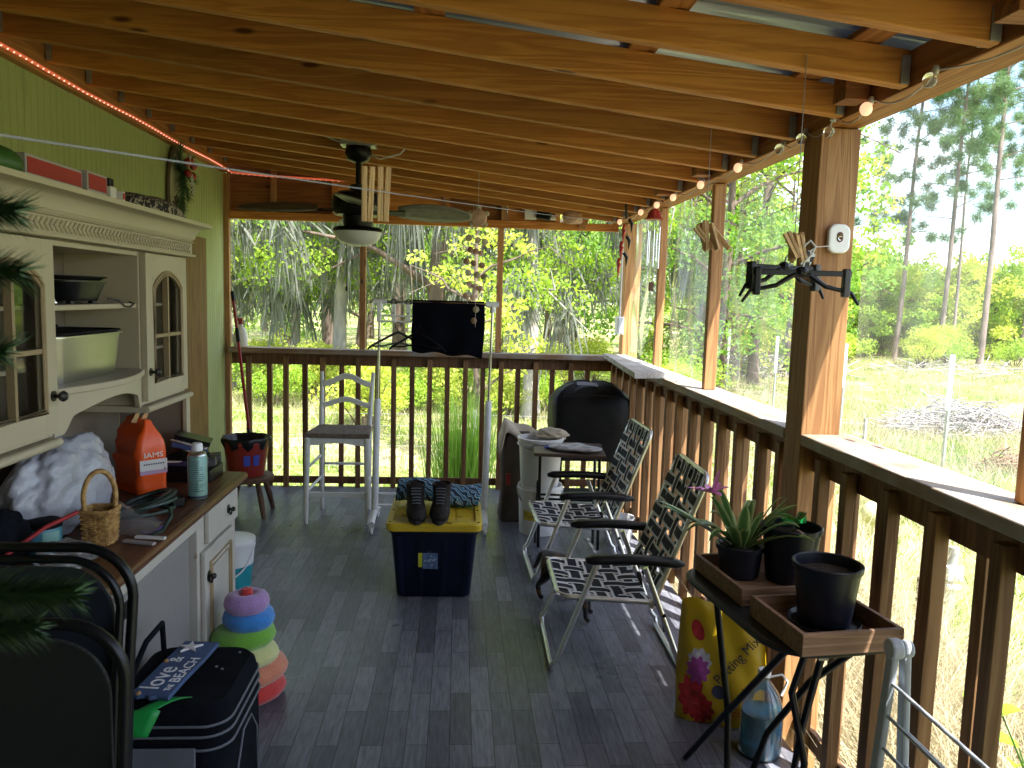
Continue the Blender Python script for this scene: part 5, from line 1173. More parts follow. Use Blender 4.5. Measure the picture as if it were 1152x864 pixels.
# local x: towards the head
h0 = cv((-.14, 0, .205), (.058, .066)); s1 = cv((-.05, 0, .20), (.056, .068), h0); s2 = cv((.05, 0, .195), (.054, .070), s1); s3 = cv((.13, 0, .205), (.048, .060), s2)
nk = cv((.175, 0, .225), (.036, .040), s3); hd = cv((.215, 0, .240), (.044, .042), nk); mz = cv((.252, 0, .230), (.022, .020), hd)
t1 = cv((-.195, 0, .225), (.018, .018), h0); t2 = cv((-.25, .01, .20), (.015, .015), t1); t3 = cv((-.29, .02, .14), (.014, .014), t2); t4 = cv((-.33, .03, .10), (.010, .010), t3)
for s, st in ((1, .03), (-1, -.04)):
    a = cv((-.13, .042*s, .165), (.036, .042), h0); k_ = cv((-.095+st, .048*s, .125), (.024, .028), a); hk = cv((-.155+st, .048*s, .068), (.013, .015), k_); an = cv((-.140+st, .048*s, .022), (.012, .012), hk); cv((-.112+st, .048*s, .014), (.013, .011), an)
    a = cv((.115, .036*s, .15), (.026, .032), s3); el = cv((.10-st, .040*s, .105), (.016, .018), a); wr = cv((.115-st, .040*s, .05), (.012, .012), el); an = cv((.118-st, .040*s, .020), (.011, .011), wr); cv((.142-st, .040*s, .013), (.013, .011), an)
me = bpy.data.meshes.new('cat'); me.from_pydata(V, E, []); me.materials.append(MATS['cat_fur'])
cat = bpy.data.objects.new('cat', me); COL.objects.link(cat)
sk = cat.modifiers.new('skin', 'SKIN'); sk.use_smooth_shade = True
for i, v in enumerate(me.skin_vertices[0].data if me.skin_vertices else []): pass
if not me.skin_vertices:
    bm = bmesh.new(); bm.from_mesh(me); bm.verts.layers.skin.verify(); bm.to_mesh(me); bm.free()
for i, v in enumerate(me.skin_vertices[0].data): v.radius = RR[i]; v.use_root = (i == 0)
ss = cat.modifiers.new('sub', 'SUBSURF'); ss.levels = 2; ss.render_levels = 2
dg = bpy.context.evaluated_depsgraph_get(); bpy.context.view_layer.update()
m2 = bpy.data.meshes.new_from_object(cat.evaluated_get(bpy.context.evaluated_depsgraph_get()))
cat.modifiers.clear(); cat.data = m2; cat.data.materials.clear(); cat.data.materials.append(MATS['cat_fur'])
for v in cat.data.vertices: v.co.z = max(0, v.co.z)
b = MB()
for s in (-1, 1): b.add([(.205, .018*s, .272), (.225, .034*s, .268), (.205, .042*s, .262), (.200, .032*s, .305)], [(0, 1, 3), (1, 2, 3), (2, 0, 3)])
eo = b.build('ear', 'cat_fur', cat, w=False)
mat('eye_green', (.25, .30, .05), .2)
b = MB()
for s in (-1, 1): b.sphere((.246, .019*s, .247), .006, 8)
b.build('eye', 'eye_green', cat, w=False)
cat.location = (.56, 3.60, 0); cat.rotation_euler = (0, 0, math.atan2(-.42, .26))
tag(cat, 'dark tortoiseshell cat walking under the nearer lawn chair', 'cat')

# ------------------------------------------------------------------ black side table with trays, pots
t = thing('folding_table', 'low black folding table with rounded corners holding trays of pots', 'folding table', (.95, 2.1, 0))
def rpoly(pts, r, n=6):
    o = []; k = len(pts)
    for i in range(k):
        p, a, c = Vector(pts[i]), Vector(pts[i-1]), Vector(pts[(i+1) % k]); u = (a-p).normalized(); w = (c-p).normalized()
        rr = r[i] if isinstance(r, (list, tuple)) else r
        A, B = p+u*rr, p+w*rr
        for j in range(n+1):
            s = j/n; o.append(tuple(A*(1-s)**2+p*2*s*(1-s)+B*s*s))
    return o
top = rpoly([(.715, 2.40), (.80, 1.775), (1.115, 1.83), (1.095, 2.46)], [.12, .14, .05, .06])
b = MB(); b.prism(top, .618, .632); b.build('tabletop', 'table_dark', t, bevel=.004)
b = MB(); b.tube([(x, y, .622) for x, y in top], .0095, 8, closed=True); b.build('edge_band', 'table_dark', t, smooth=True)
for p in ([(.78, 2.22, .612), (.80, 2.12, .30), (.80, 2.08, .01)], [(.85, 1.86, .612), (.80, 2.12, .30), (.76, 2.36, .01)]):
    b = MB(); b.tube(p, .010, 8); b.build('leg', 'black_plastic', t, smooth=True)
for p in ([(.91, 1.88, .612), (.93, 2.0, .42), (.99, 2.02, .20), (.97, 2.0, .01)], [(1.08, 1.90, .612), (.99, 2.02, .44), (.93, 2.14, .22), (.90, 2.2, .01)], [(.965, 1.90, .612), (.975, 2.02, .3), (.985, 2.1, .01)]):
    b = MB(); b.tube(p, .010, 8); b.build('leg', 'black_plastic', t, smooth=True)
b = MB(); b.box(.90, 1.80, .605, .925, 1.812, .617); b.build('catch', 'steel', t)
def tray(label, c, w, d, rz, h, z0):
    t = thing('wooden_tray', label, 'tray', (c[0], c[1], z0), rz, 'shallow wooden trays on the black table')
    MB().box(-w/2+.008, -d/2+.008, .0008, w/2-.008, d/2-.008, .009).build('base', 'tray_wood', t, w=False)
    for (a, b_, c_, e) in ((-w/2, -d/2, w/2, -d/2+.012), (-w/2, d/2-.012, w/2, d/2), (-w/2, -d/2+.0125, -w/2+.012, d/2-.0125), (w/2-.012, -d/2+.0125, w/2, d/2-.0125)):
        MB().box(a, b_, 0, c_, e, h).build('side', 'tray_wood', t, w=False, bevel=.0015)
    return t
tray('nearer shallow wooden tray holding the empty black pot and saucer', (.957, 1.905), .275, .255, .13, .056, .6325)
tray('farther shallow wooden tray holding the two leafy black pots', (.93, 2.245), .30, .31, .13, .050, .6325)
def pot(name, label, c, z0, rt, rb, h, rim=.012, soil=.02, group='black plastic plant pots'):
    t = thing(name, label, 'plant pot', (c[0], c[1], z0), 0, group)
    b = MB(); b.lathe([(rb*.9, 0), (rb, .003), (rt, h-rim*1.3), (rt+.005, h-rim*1.3), (rt+.006, h-.002), (rt+.003, h), (rt-.002, h-.002), (rt-.006, h-soil), (rb, h-soil-.002)], (0, 0, 0), 40); b.build('body', 'pot_plastic', t, w=False, smooth=40)
    b = MB(); b.lathe([(rt-.0065, h-soil+.001), (rt*.6, h-soil+.004), (0, h-soil+.006)], (0, 0, 0), 32, wob=lambda a, z: 1); b.build('soil', 'soil', t, w=False, smooth=True)
    return t
pc = pot('plant_pot', 'empty black nursery pot standing in a saucer on the nearer tray', (.972, 1.935), .6545, .083, .066, .155, soil=.03)
sc_ = MB(); sc_.lathe([(.075, 0), (.088, .002), (.094, .014), (.090, .014), (.082, .005), (0, .005)], (.972, 1.935, .6422), 36); tag(sc_.build('saucer', 'pot_plastic', None, loc=(.972, 1.935, .642), smooth=40), 'round black saucer under the empty pot in the nearer tray', 'saucer')
pb = pot('plant_pot', 'taller black pot with one small climbing seedling on the farther tray', (1.015, 2.26), .642, .084, .068, .17, soil=.03)
pa = pot('plant_pot', 'low black pot crowded with striped leaves on the farther tray', (.875, 2.30), .642, .068, .058, .100, soil=.012)
def stripeleaf():
    m, tt, b = _new('leaf_striped'); n, l = tt.nodes, tt.links; uv = n.new('ShaderNodeTexCoord'); se = n.new('ShaderNodeSeparateXYZ'); l.new(uv.outputs['UV'], se.inputs[0])
    s = n.new('ShaderNodeMath'); s.operation = 'SUBTRACT'; s.inputs[1].default_value = .5; l.new(se.outputs['X'], s.inputs[0]); a = n.new('ShaderNodeMath'); a.operation = 'ABSOLUTE'; l.new(s.outputs[0], a.inputs[0])
    rp = n.new('ShaderNodeValToRGB'); e = rp.color_ramp.elements; e[0].color = (.075, .17, .04, 1); e[0].position = .25; e[1].position = .42; e[1].color = (.40, .48, .20, 1); l.new(a.outputs[0], rp.inputs[0]); l.new(rp.outputs[0], b.inputs['Base Color']); b.inputs['Roughness'].default_value = .4
    tr = n.new('ShaderNodeBsdfTranslucent'); l.new(rp.outputs[0], tr.inputs[0]); ms = n.new('ShaderNodeMixShader'); ms.inputs[0].default_value = .3; l.new(b.outputs[0], ms.inputs[1]); l.new(tr.outputs[0], ms.inputs[2]); l.new(ms.outputs[0], n['Material Output'].inputs[0])
stripeleaf(); leafmat('leaf_plain', (.03, .10, .02), (.10, .22, .03), .3, .4)
def strap_leaf(az, L, w, lift, droop, base=(0, 0, 0), n=12):
    vs, uv = [], []; d = Vector((math.cos(az), math.sin(az), 0)); s = Vector((-d.y, d.x, 0))
    for i in range(n+1):
        t = i/n; p = Vector(base)+d*(L*t*math.cos(lift)+.0)+Vector((0, 0, L*(t*math.sin(lift)-droop*t*t*t))); ww = w*(math.sin(math.pi*min(1, .12+t*.88))**.7)
        for q in (-1, 0, 1): vs.append(p+s*q*ww/2+Vector((0, 0, .25*ww*abs(q)))); uv.append((.5+.5*q, t))
    fs = []
    for i in range(n):
        for k in range(2): fs.append((i*3+k, i*3+k+1, i*3+k+4, i*3+k+3))
    return vs, fs, uv
lv = MB(); allu = []
for i in range(26):
    az = rnd.uniform(0, 6.28); L = rnd.uniform(.16, .30); vs, fs, uv = strap_leaf(az, L, rnd.uniform(.028, .044), rnd.uniform(.50, 1.3), rnd.uniform(.05, .45), (.02*math.cos(az), .02*math.sin(az), .085)); lv.add(vs, fs); allu += uv
for az, L in ((3.3, .24), (2.9, .22), (3.8, .22), (.3, .20)): vs, fs, uv = strap_leaf(az, L, .034, .75, .45, (.01*math.cos(az), .01*math.sin(az), .085)); lv.add(vs, fs); allu += uv
lo = lv.build('leaves', 'leaf_striped', pa, w=False, smooth=80)
ul = lo.data.uv_layers.new(name='UVMap'); 
for li, lp in enumerate(lo.data.loops): ul.data[li].uv = allu[lp.vertex_index]
b = MB(); b.tube([(-.02, -.02, .085), (-.06, -.06, .18), (-.10, -.085, .235), (-.125, -.08, .275)], .002, 6); b.build('flower_stem', 'leaf_plain', pa, w=False, smooth=True)
mat('petal_pink', (.75, .28, .56), .5, var=.15); b = MB()
for i in range(7):
    vs, fs, uv = strap_leaf(2.2+i*.75, rnd.uniform(.035, .06), .022, rnd.uniform(-.4, 1.2), .1, (-.125, -.08, .275)); b.add(vs, fs)
for k in (0, 1): vs, fs, uv = strap_leaf(.6+k*2.4, .075, .015, 1.1-k*.9, .0, (-.125, -.08, .275)); b.add(vs, fs)
b.build('flower', 'petal_pink', pa, w=False, smooth=True)
b = MB(); b.tube([(0, 0, .145), (.01, -.01, .19), (.02, -.02, .215)], .002, 6)
for az, L in ((3.0, .075), (.8, .05), (3.6, .09)): vs, fs, uv = strap_leaf(az, L, .026, .5 if L < .1 else .15, .2, (.015, -.015, .205-L*.3)); b.add(vs, fs)
b.build('seedling', 'leaf_plain', pb, w=False, smooth=True)
b = MB(); b.obox((.02, .03, .175), (.09, .006, .02), RZ(.3)); b.build('plant_tag', 'tape_green', pb, w=False)

# potting soil bag
def soilbag():
    m, tt, b = _new('soil_bag_print'); n, l = tt.nodes, tt.links; tcn = n.new('ShaderNodeTexCoord'); b.inputs['Roughness'].default_value = .35
    nn = n.new('ShaderNodeTexNoise'); nn.inputs['Scale'].default_value = 14; l.new(tcn.outputs['Object'], nn.inputs['Vector']); bn = n.new('ShaderNodeBump'); bn.inputs['Strength'].default_value = .4; bn.inputs['Distance'].default_value = .01; l.new(nn.outputs['Fac'], bn.inputs['Height']); l.new(bn.outputs[0], b.inputs['Normal'])
    b.inputs['Base Color'].default_value = (.50, .33, .012, 1)
soilbag()
t = thing('potting_soil_bag', 'yellow potting mix bag with flower pictures under the black table', 'soil bag', (.93, 2.66, 0))
Nf = Vector((-.35, -.90, .25)).normalized(); Xf = Vector((.93, -.36, 0)).normalized(); Yf = Nf.cross(Xf)*1
fb = frame((.945, 2.60, .195), Xf, (0, .12, 1))
b = MB(); w_, h_ = .155, .225
def pillow(u, v, s):
    x, y = (u*2-1), (v*2-1); q = max(0, 1-abs(x)**3)*max(0, 1-abs(y)**4); return fb@Vector((x*w_*(1-.05*abs(y)), y*h_*(1+.03*math.sin(x*7)), s*(.050*q**.5)+.004*math.sin(x*9+y*6)-.02))
b.grid(24, 30, lambda u, v: pillow(u, v, 1)); b.grid(24, 30, lambda u, v: pillow(1-u, v, -1)); b.build('bag_body', 'soil_bag_print', t, smooth=70)
mat('flower_purple', (.32, .05, .26), .5, var=.35, scale=60); mat('flower_red', (.42, .02, .03), .5, var=.4, scale=40); mat('flower_white', (.45, .42, .48), .5, var=.3, scale=60)
def decal(name, m, cx, cy, rx, ry, n=36, star=0, dz=.0015, rot=0):
    b = MB(); vs = [None]; 
    def P(x, y):
        xx, yy = x/w_, y/h_; q = max(0, 1-abs(xx)**3)*max(0, 1-abs(yy)**4); return fb@Vector((x*(1-.05*abs(yy)), y*(1+.03*math.sin(xx*7)), .050*q**.5+.004*math.sin(xx*9+yy*6)-.02+dz))
    vs = [P(cx, cy)]; K = 3
    for k in range(1, K+1):
        for i in range(n):
            a = 2*math.pi*i/n; r = (1+star*math.cos(a*9))*k/K; x = rx*r*math.cos(a); y = ry*r*math.sin(a); vs.append(P(cx+x*math.cos(rot)-y*math.sin(rot), cy+x*math.sin(rot)+y*math.cos(rot)))
    fs = [(0, 1+i, 1+(i+1) % n) for i in range(n)]
    for k in range(K-1):
        for i in range(n): fs.append((1+k*n+i, 1+(k+1)*n+i, 1+(k+1)*n+(i+1) % n, 1+k*n+(i+1) % n))
    b.add(vs, fs); return b.build(name, m, t)
decal('printed_flower', 'flower_white', -.072, .02, .040, .045, star=.12, dz=.0012); decal('printed_flower', 'flower_purple', -.075, -.01, .038, .045, star=.18, dz=.002)
decal('printed_flower', 'flower_red', -.095, -.105, .045, .07, star=.15, dz=.0016); decal('printed_flower', 'flower_red', -.055, -.15, .04, .05, star=.15, dz=.0024); decal('printed_mark', 'flower_red', -.085, .125, .022, .035, dz=.002, rot=.4)
decal('logo_disc', 'ink_dark', .0, -.075, .024, .024, dz=.003)
for i, (wd_, sz) in enumerate((('Potting Mix', .046),)):
    text('lettering', wd_, sz, 'ink_dark', t, fb@Matrix.Translation((.055, .045, .034))@Matrix.Rotation(.92, 4, 'Z'))
b = MB()
for i in range(9):
    y = -.15+i*.012; plate(b, fb@Matrix.Translation((0, 0, .027)), .04, y, .04+.07, y+.003)
b.build('fine_print', 'flower_red', t)
# water jug
mat('blue_liquid', (.02, .30, .55), .15, var=.02, trans=.4)
t = thing('water_jug', 'clear plastic jug half full of bright blue liquid under the black table', 'jug', (1.02, 2.40, 0))
b = MB(); b.lathe([(.055, 0), (.066, .006), (.068, .03), (.066, .05), (.068, .07), (.068, .13), (.064, .17), (.050, .21), (.030, .24), (.019, .252), (.018, .268)], (1.02, 2.40, 0), 32, wob=lambda a, z: 1+.015*math.cos(a*8)*(1 if .14 < z < .25 else 0)); b.build('body', 'jug_plastic', t, smooth=60)
b = MB(); b.lathe([(.052, .004), (.062, .008), (.0645, .04), (.0645, .148), (0, .149)], (1.02, 2.40, 0), 32); b.build('liquid', 'blue_liquid', t, smooth=40)
b = MB(); b.lathe([(.021, .268), (.021, .286), (.019, .289), (0, .289)], (1.02, 2.40, 0), 20); b.build('cap', 'white_plastic', t, smooth=40)
b = MB(); b.tube([(1.04, 2.40, .262), (1.075, 2.39, .275), (1.095, 2.39, .25), (1.08, 2.395, .20)], .004, 6); b.build('handle', 'white_plastic', t, smooth=True)
# grey drying rack
mat('grey_blue_plastic', (.52, .57, .64), .45, var=.05)
t = thing('drying_rack', 'folded grey plastic drying rack with thin rods at the near railing', 'drying rack', (1.02, 1.55, 0))
def racklimb(p0, p1, w=.03):
    b = MB(); b.beam(p0, p1, .018, w, up=(0, 1, 0)); return b
b = racklimb((.985, 1.70, 0), (1.005, 1.66, .72)); b.cyl((.990, 1.66, .70), (1.02, 1.66, .70), .024, n=18); b.build('side_bar', 'grey_blue_plastic', t, bevel=.006)
b = racklimb((1.06, 1.64, 0), (1.03, 1.66, .715)); b.cyl((1.022, 1.66, .70), (1.045, 1.66, .70), .020, n=18); b.build('side_bar', 'grey_blue_plastic', t, bevel=.006)
b = racklimb((.985, .90, 0), (1.005, .95, .72)); b.build('side_bar', 'grey_blue_plastic', t, bevel=.006)
b = racklimb((1.06, .92, 0), (1.03, .95, .715)); b.build('side_bar', 'grey_blue_plastic', t, bevel=.006)
b = MB()
for z in (.62, .54, .46, .38, .28, .18): b.tube([(.987+.018*z/.7, 1.70-.04*z/.7, z), (.987+.018*z/.7, .92, z)], .0042, 8); b.tube([(1.055-.02*z/.7, 1.655, z-.03), (1.055-.02*z/.7, .93, z-.03)], .0042, 8)
b.build('rods', 'grey_blue_plastic', t, smooth=True)

# ------------------------------------------------------------------ ceiling fan
FX, FY, FZ = -.545, 4.33, 2.225
t = thing('ceiling_fan', 'dark bronze ceiling fan with leaf shaped blades and a frosted light bowl', 'ceiling fan', (FX, FY, FZ))
def L(prof, nm, m, sm=40): b = MB(); b.lathe(prof, (FX, FY, 0), 36); return b.build(nm, m, t, smooth=sm)
L([(.0, 2.235), (.065, 2.232), (.072, 2.20), (.055, 2.165), (.022, 2.150), (0, 2.15)], 'canopy', 'fan_bronze')
L([(.014, 2.0), (.014, 2.152)], 'rod', 'fan_bronze'); L([(.012, 2.0), (.042, 2.01), (.045, 2.035), (.014, 2.045)], 'collar', 'fan_bronze')
L([(.0, 1.875), (.12, 1.878), (.135, 1.90), (.14, 1.94), (.13, 1.985), (.10, 1.999), (0, 2.0)], 'motor', 'fan_bronze')
L([(.0, 1.815), (.075, 1.816), (.08, 1.84), (.08, 1.874), (0, 1.8745)], 'switch_housing', 'fan_bronze')
L([(.0, 1.792), (.13, 1.793), (.135, 1.80), (.12, 1.814), (0, 1.8145)], 'light_ring', 'fan_bronze')
L([(.127, 1.792), (.118, 1.765), (.095, 1.738), (.05, 1.72), (0, 1.716)], 'light_bowl', 'fan_glass', 80)
mat('fan_blade', (.16, .15, .11), .5, var=.25, scale=20)
for k in range(4):
    a = .12+k*math.pi/2; ca, sa = math.cos(a), math.sin(a)
    Mx = Matrix.Translation((FX, FY, 1.905))@Matrix.Rotation(a, 4, 'Z')@Matrix.Rotation(-.30, 4, 'X')
    b = MB(); n = 20; vs = []
    for i in range(n+1):
        u = i/n; x = .21+.40*u; w = .115*math.sin(math.pi*min(1, .10+.86*u))**.55
        for q in (-1, -.5, 0, .5, 1): vs.append(Mx@Vector((x, w*q, .006*math.cos(q*12)-.015*u*u)))
    fs = [(i*5+j, i*5+j+1, (i+1)*5+j+1, (i+1)*5+j) for i in range(n) for j in range(4)]
    b.add(vs, fs); B_ = b.build('blade', 'fan_blade', t, smooth=60, solid=.006)
    b = MB(); b.add([Mx@Vector(v) for v in ((.09, -.02, -.006), (.25, -.035, -.010), (.25, .035, -.010), (.09, .02, -.006), (.09, -.02, .0), (.25, -.035, -.004), (.25, .035, -.004), (.09, .02, 0))], [(3, 2, 1, 0), (4, 5, 6, 7), (0, 1, 5, 4), (1, 2, 6, 5), (2, 3, 7, 6), (3, 0, 4, 7)]); b.build('blade_bracket', 'fan_bronze', B_)
b = MB(); b.tube([(FX-.05, FY-.06, 1.81), (FX-.05, FY-.06, 1.50)], .0012, 5); b.sphere((FX-.05, FY-.06, 1.49), (.006, .006, .014), 8); b.build('pull_chain', 'fan_bronze', t)
b = MB(); b.tube([(FX+.03, FY-.06, 1.81), (FX+.03, FY-.06, 1.54)], .0012, 5); b.sphere((FX+.03, FY-.06, 1.53), (.006, .006, .014), 8); b.build('pull_chain', 'fan_bronze', t)
MB().box(FX-.09, FY-.06, 2.236, FX+.09, FY+.06, 2.262).build('mount_plate', 'galvanised', t)
b = MB(); b.tube([(FX-.02, FY, 2.234), (FX-.13, FY-.05, 2.26), (FX-.20, FY-.04, 2.29)], .004, 6); b.tube([(FX+.05, FY, 2.20), (FX+.12, FY-.04, 2.17), (FX+.22, FY-.04, 2.20), (FX+.26, FY-.04, 2.24)], .004, 6); b.build('cable', 'cord_white', t, smooth=True)

# ------------------------------------------------------------------ lines, clothespins, hangers
b = MB(); A_, B_ = Vector((-.33, .6, 1.59)), Vector((1.20, 5.80, 2.035)); A0 = A_-(B_-A_)*.405
b.tube([A0+(B_-A0)*i/30-Vector((0, 0, .02*math.sin(math.pi*i/30))) for i in range(31)], .0008, 6)
tag(b.build('clothesline', 'wire_grey', None, loc=tuple(B_), smooth=True), 'pale cord strung across the porch below the rafters', 'clothesline')
def pin(root_c, az, tilt=0, roll=0, name='clothespin', label='', L=.075, group=None, hang=True, parent=None):
    t = thing(name, label, 'clothespin', root_c, az, group)
    Rm = RY(tilt)@RX(roll)
    for s in (-1, 1):
        b = MB(); b.obox(Rm@Vector((s*.0054, 0, -L/2+.012)), (.0088, .011, L), Rm@RY(s*.02)); b.build('prong', 'pin_wood', t, w=False, bevel=.001)
    b = MB(); b.torus(Rm@Vector((0, 0, -L*.35)), .006, .0014, 12, 5, M=Rm@RX(math.pi/2)); b.build('spring', 'galvanised', t, w=False)
    return t
pc0 = Vector((-.143, 1.33, 1.668))
# large pins clipped to the near part of the line
for i, (dx, lab) in enumerate(((-.0, 'left clothespin of the pair clipped to the line beside the fan'), (.022, 'right clothespin of the pair clipped to the line beside the fan'))):
    P_ = A_+(B_-A_)*((1.33-.6)/5.2+dx*.1)
    pin((P_.x+dx-.036, P_.y-dx*.3, P_.z+.010), .1, .02, 0, label=lab, L=.088)
SC_ = (.862, 2.02)
b = MB(); b.tube([(SC_[0], SC_[1], 2.10), (SC_[0], SC_[1], 1.615)], .0012, 5); tag(b.build('hanging_cord', 'wire_grey', None, loc=(SC_[0], SC_[1], 2.1)), 'thin cord dropping from the rafters to the black clip hangers', 'cord')
for i in range(5): pin((SC_[0]+.01*(i-2), SC_[1]+.008*((i*7) % 3-1), 1.645-.006*(i % 2)), i*1.1, (i-2)*.22, .1*(i-2), label='one of the wooden clothespins bunched above the black clip hangers', group='clothespins bunched above the black hangers', L=.072)
def cliphanger(label, c, rz, w):
    t = thing('clip_hanger', label, 'hanger', c, rz)
    b = MB(); b.tube([(0, 0, .06), (.016, 0, .075), (.030, 0, .06), (.022, 0, .04), (.004, 0, .02), (0, 0, 0)], .003, 6); b.build('hook', 'galvanised', t, w=False, smooth=True)
    b = MB(); b.box(-w, -.005, -.014, w, .005, .0); b.box(-w, -.005, -.045, w*.9, .005, -.034) if False else None
    b.tube([(-w*1.18, 0, -.085), (-w*1.02, 0, -.055), (-w*.5, 0, -.040), (-.02, 0, -.012), (.02, 0, -.012), (w*.5, 0, -.040), (w*1.02, 0, -.055), (w*1.18, 0, -.085)], [.004, .0055, .0065, .008, .008, .0065, .0055, .004], 8); b.sphere((0, 0, -.004), (.018, .012, .014), 10)
    b.build('bar', 'black_plastic', t, w=False, bevel=.002)
    for s in (-1, 1): b = MB(); b.box(s*w*.90-.009, -.012, -.066, s*w*.90+.009, .012, .006); b.build('clip', 'black_plastic' if s < 0 else 'grey_plastic', t, w=False, bevel=.004)
    return t
cliphanger('front black clip hanger hanging near the thick post', (SC_[0]+.012, SC_[1]-.03, 1.56), -.12, .125)
cliphanger('rear black clip hanger hanging behind the front one near the thick post', (SC_[0]-.004, SC_[1]+.045, 1.575), .28, .115)
b = MB(); b.tube([(.845, 2.72, 2.06), (.845, 2.72, 1.71)], .0012, 5); tag(b.build('hanging_cord', 'wire_grey', None, loc=(.845, 2.72, 2.05)), 'thin cord holding the crossed bundle of clothespins', 'cord')
for i in range(6): pin((.845+.012*(i-2.5), 2.72+.01*(i % 2), 1.745-.01*abs(i-2.5)), i*.5, (i-2.5)*.30, 0, label='one of the reddish clothespins crossed in a bundle hanging before the side studs', group='clothespins crossed in a hanging bundle', L=.10)

# ------------------------------------------------------------------ string lights, rope light
t = thing('string_lights', 'string of round bulbs strung along the outer roof beam', 'string lights', (1.14, 2, 2.03))
b = MB(); pts = []
YB_ = [1.35, 1.90, 2.20, 2.42, 2.62, 2.80, 3.22, 3.72, 4.2, 4.55, 4.95, 5.6]
for i in range(len(YB_)-1):
    for k in range(8): u = k/8; pts.append((1.133+.006*math.sin(i), YB_[i]+(YB_[i+1]-YB_[i])*u, 2.042-.035*math.sin(math.pi*u)))
b.tube(pts, .0022, 6); b.build('cord', 'cord_white', t, smooth=True)
for i, y in enumerate(YB_[1:]):
    lit = i in (1, 5, 6, 7, 8, 9, 10)
    b = MB(); b.sphere((1.118, y, 2.018 if i != 2 else 2.0), (.017, .017, .019), 16); B_ = b.build('bulb', 'bulb_lit' if lit else 'bulb_glass', t, smooth=True)
    b = MB(); b.cyl((1.128, y, 2.032), (1.134, y, 2.05), .009, .008); b.build('socket', 'cord_white', t)
t = thing('rope_light', 'thin red glowing rope light along the wall ledger', 'rope light', (-1.66, 3, 2.31))
rp_ = [(-1.668, -2.0+.25*i, 2.322+.004*math.sin(i*1.3)) for i in range(32)]+[(-1.64, 5.90, 2.30), (-1.4, 5.90, 2.285), (-1.15, 5.90, 2.278), (-.84, 5.90, 2.270)]
b = MB(); b.tube(rp_, .007, 8); b.build('rope', 'rope_lit', t, smooth=True)
b = MB()
for i in range(len(rp_)-1):
    p, q = Vector(rp_[i]), Vector(rp_[i+1]); m_ = max(1, int((q-p).length/.04))
    if q.y < .8: continue
    for k in range(m_): c = p+(q-p)*k/m_; b.sphere(c+Vector((.004, 0, -.005)), .0038, 6)
b.build('diodes', 'rope_diode', t)
b = MB(); b.tube([(-1.702, .2+.3*i, 1.93+.045*i-.010*math.sin(i)) for i in range(9)], .003, 6); tag(b.build('wall_cable', 'wire_grey', None, loc=(-1.7, 1.5, 2.0), smooth=True), 'thin grey cable crossing the green wall above the hutch', 'cable')

# ------------------------------------------------------------------ small hanging ornaments and fittings
t = thing('wind_chime', 'red bell topped wind chime with thin metal tubes by the side railing', 'wind chime', (1.12, 4.6, 2.0))
b = MB(); b.tube([(1.14, 4.6, 2.06), (1.12, 4.6, 2.0)], .0015, 5); b.build('cord', 'cord_black', t)
b = MB(); b.lathe([(.055, 1.94), (.058, 1.945), (.042, 1.955), (.036, 1.98), (.018, 2.0), (0, 2.004)], (1.12, 4.6, 0), 24); b.build('bell', 'red_plastic', t, smooth=50)
for i in range(5):
    a = i*1.256; b = MB(); b.cyl((1.12+.035*math.cos(a), 4.6+.035*math.sin(a), 1.90-.01*i), (1.12+.035*math.cos(a), 4.6+.035*math.sin(a), 1.66+.01*i), .005, n=8); b.tube([(1.12+.035*math.cos(a), 4.6+.035*math.sin(a), 1.90), (1.12+.035*math.cos(a), 4.6+.035*math.sin(a), 1.946)], .0008, 4); b.build('tube', 'chrome', t, smooth=True)
b = MB(); b.tube([(1.12, 4.6, 1.94), (1.12, 4.6, 1.58)], .0008, 4); b.box(1.105, 4.597, 1.53, 1.135, 4.603, 1.58); b.build('clapper', 'stool_wood', t)
mat('chili_red', (.50, .03, .02), .25, coat=.5)
t = thing('chili_ornament', 'hanging bunch of red and dark ceramic peppers by the corner post', 'ornament', (1.04, 5.0, 2.05))
b = MB(); b.tube([(1.03, 5.0, 2.12), (1.04, 5.0, 1.98)], .008, 6); b.build('strap', 'cord_black', t)
for i in range(9):
    z = 1.98-.035*i; a = i*2.1; x0 = 1.045+.012*math.cos(a)-.004*i; b = MB(); b.tube([(x0, 5.0+.012*math.sin(a), z), (x0+.02*math.cos(a), 5.0+.02*math.sin(a), z-.03), (x0+.016*math.cos(a), 5.0+.016*math.sin(a), z-.085)], [.012, .011, .002], 8); b.build('pepper', 'chili_red' if i % 3 else 'black_plastic', t, smooth=True)
t = thing('electrical_box', 'grey outdoor electrical box on the far corner post', 'electrical box', (1.20, 5.80, 1.28))
MB().box(1.165, 5.76, 1.22, 1.214, 5.86, 1.35).build('box_body', 'white_plastic', t, bevel=.004); MB().box(1.172, 5.752, 1.23, 1.208, 5.7595, 1.34).build('cover', 'grey_blue_plastic', t, bevel=.002)
b = MB(); b.tube([(1.19, 5.81, 1.351), (1.19, 5.81, 1.95)], .008, 8); b.build('conduit', 'cord_white', t, smooth=True)
t = thing('motion_sensor', 'white rounded sensor with a dark eye on the thick pine post', 'sensor', (1.20, 2.497, 1.68))
b = MB(); b.prism([(x, z) for x, z in rrect(1.205, 1.685, .072, .092, .026, 6)], 2.478, 2.4985, M=Matrix(((1, 0, 0, 0), (0, 0, 1, 0), (0, 1, 0, 0), (0, 0, 0, 1)))); b.build('housing', 'white_plastic', t, bevel=.006)
b = MB(); b.prism([(x, z) for x, z in rrect(1.205, 1.69, .020, .032, .0099, 6)], 2.4765, 2.4775, M=Matrix(((1, 0, 0, 0), (0, 0, 1, 0), (0, 1, 0, 0), (0, 0, 0, 1)))); b.build('eye', 'stool_wood', t)
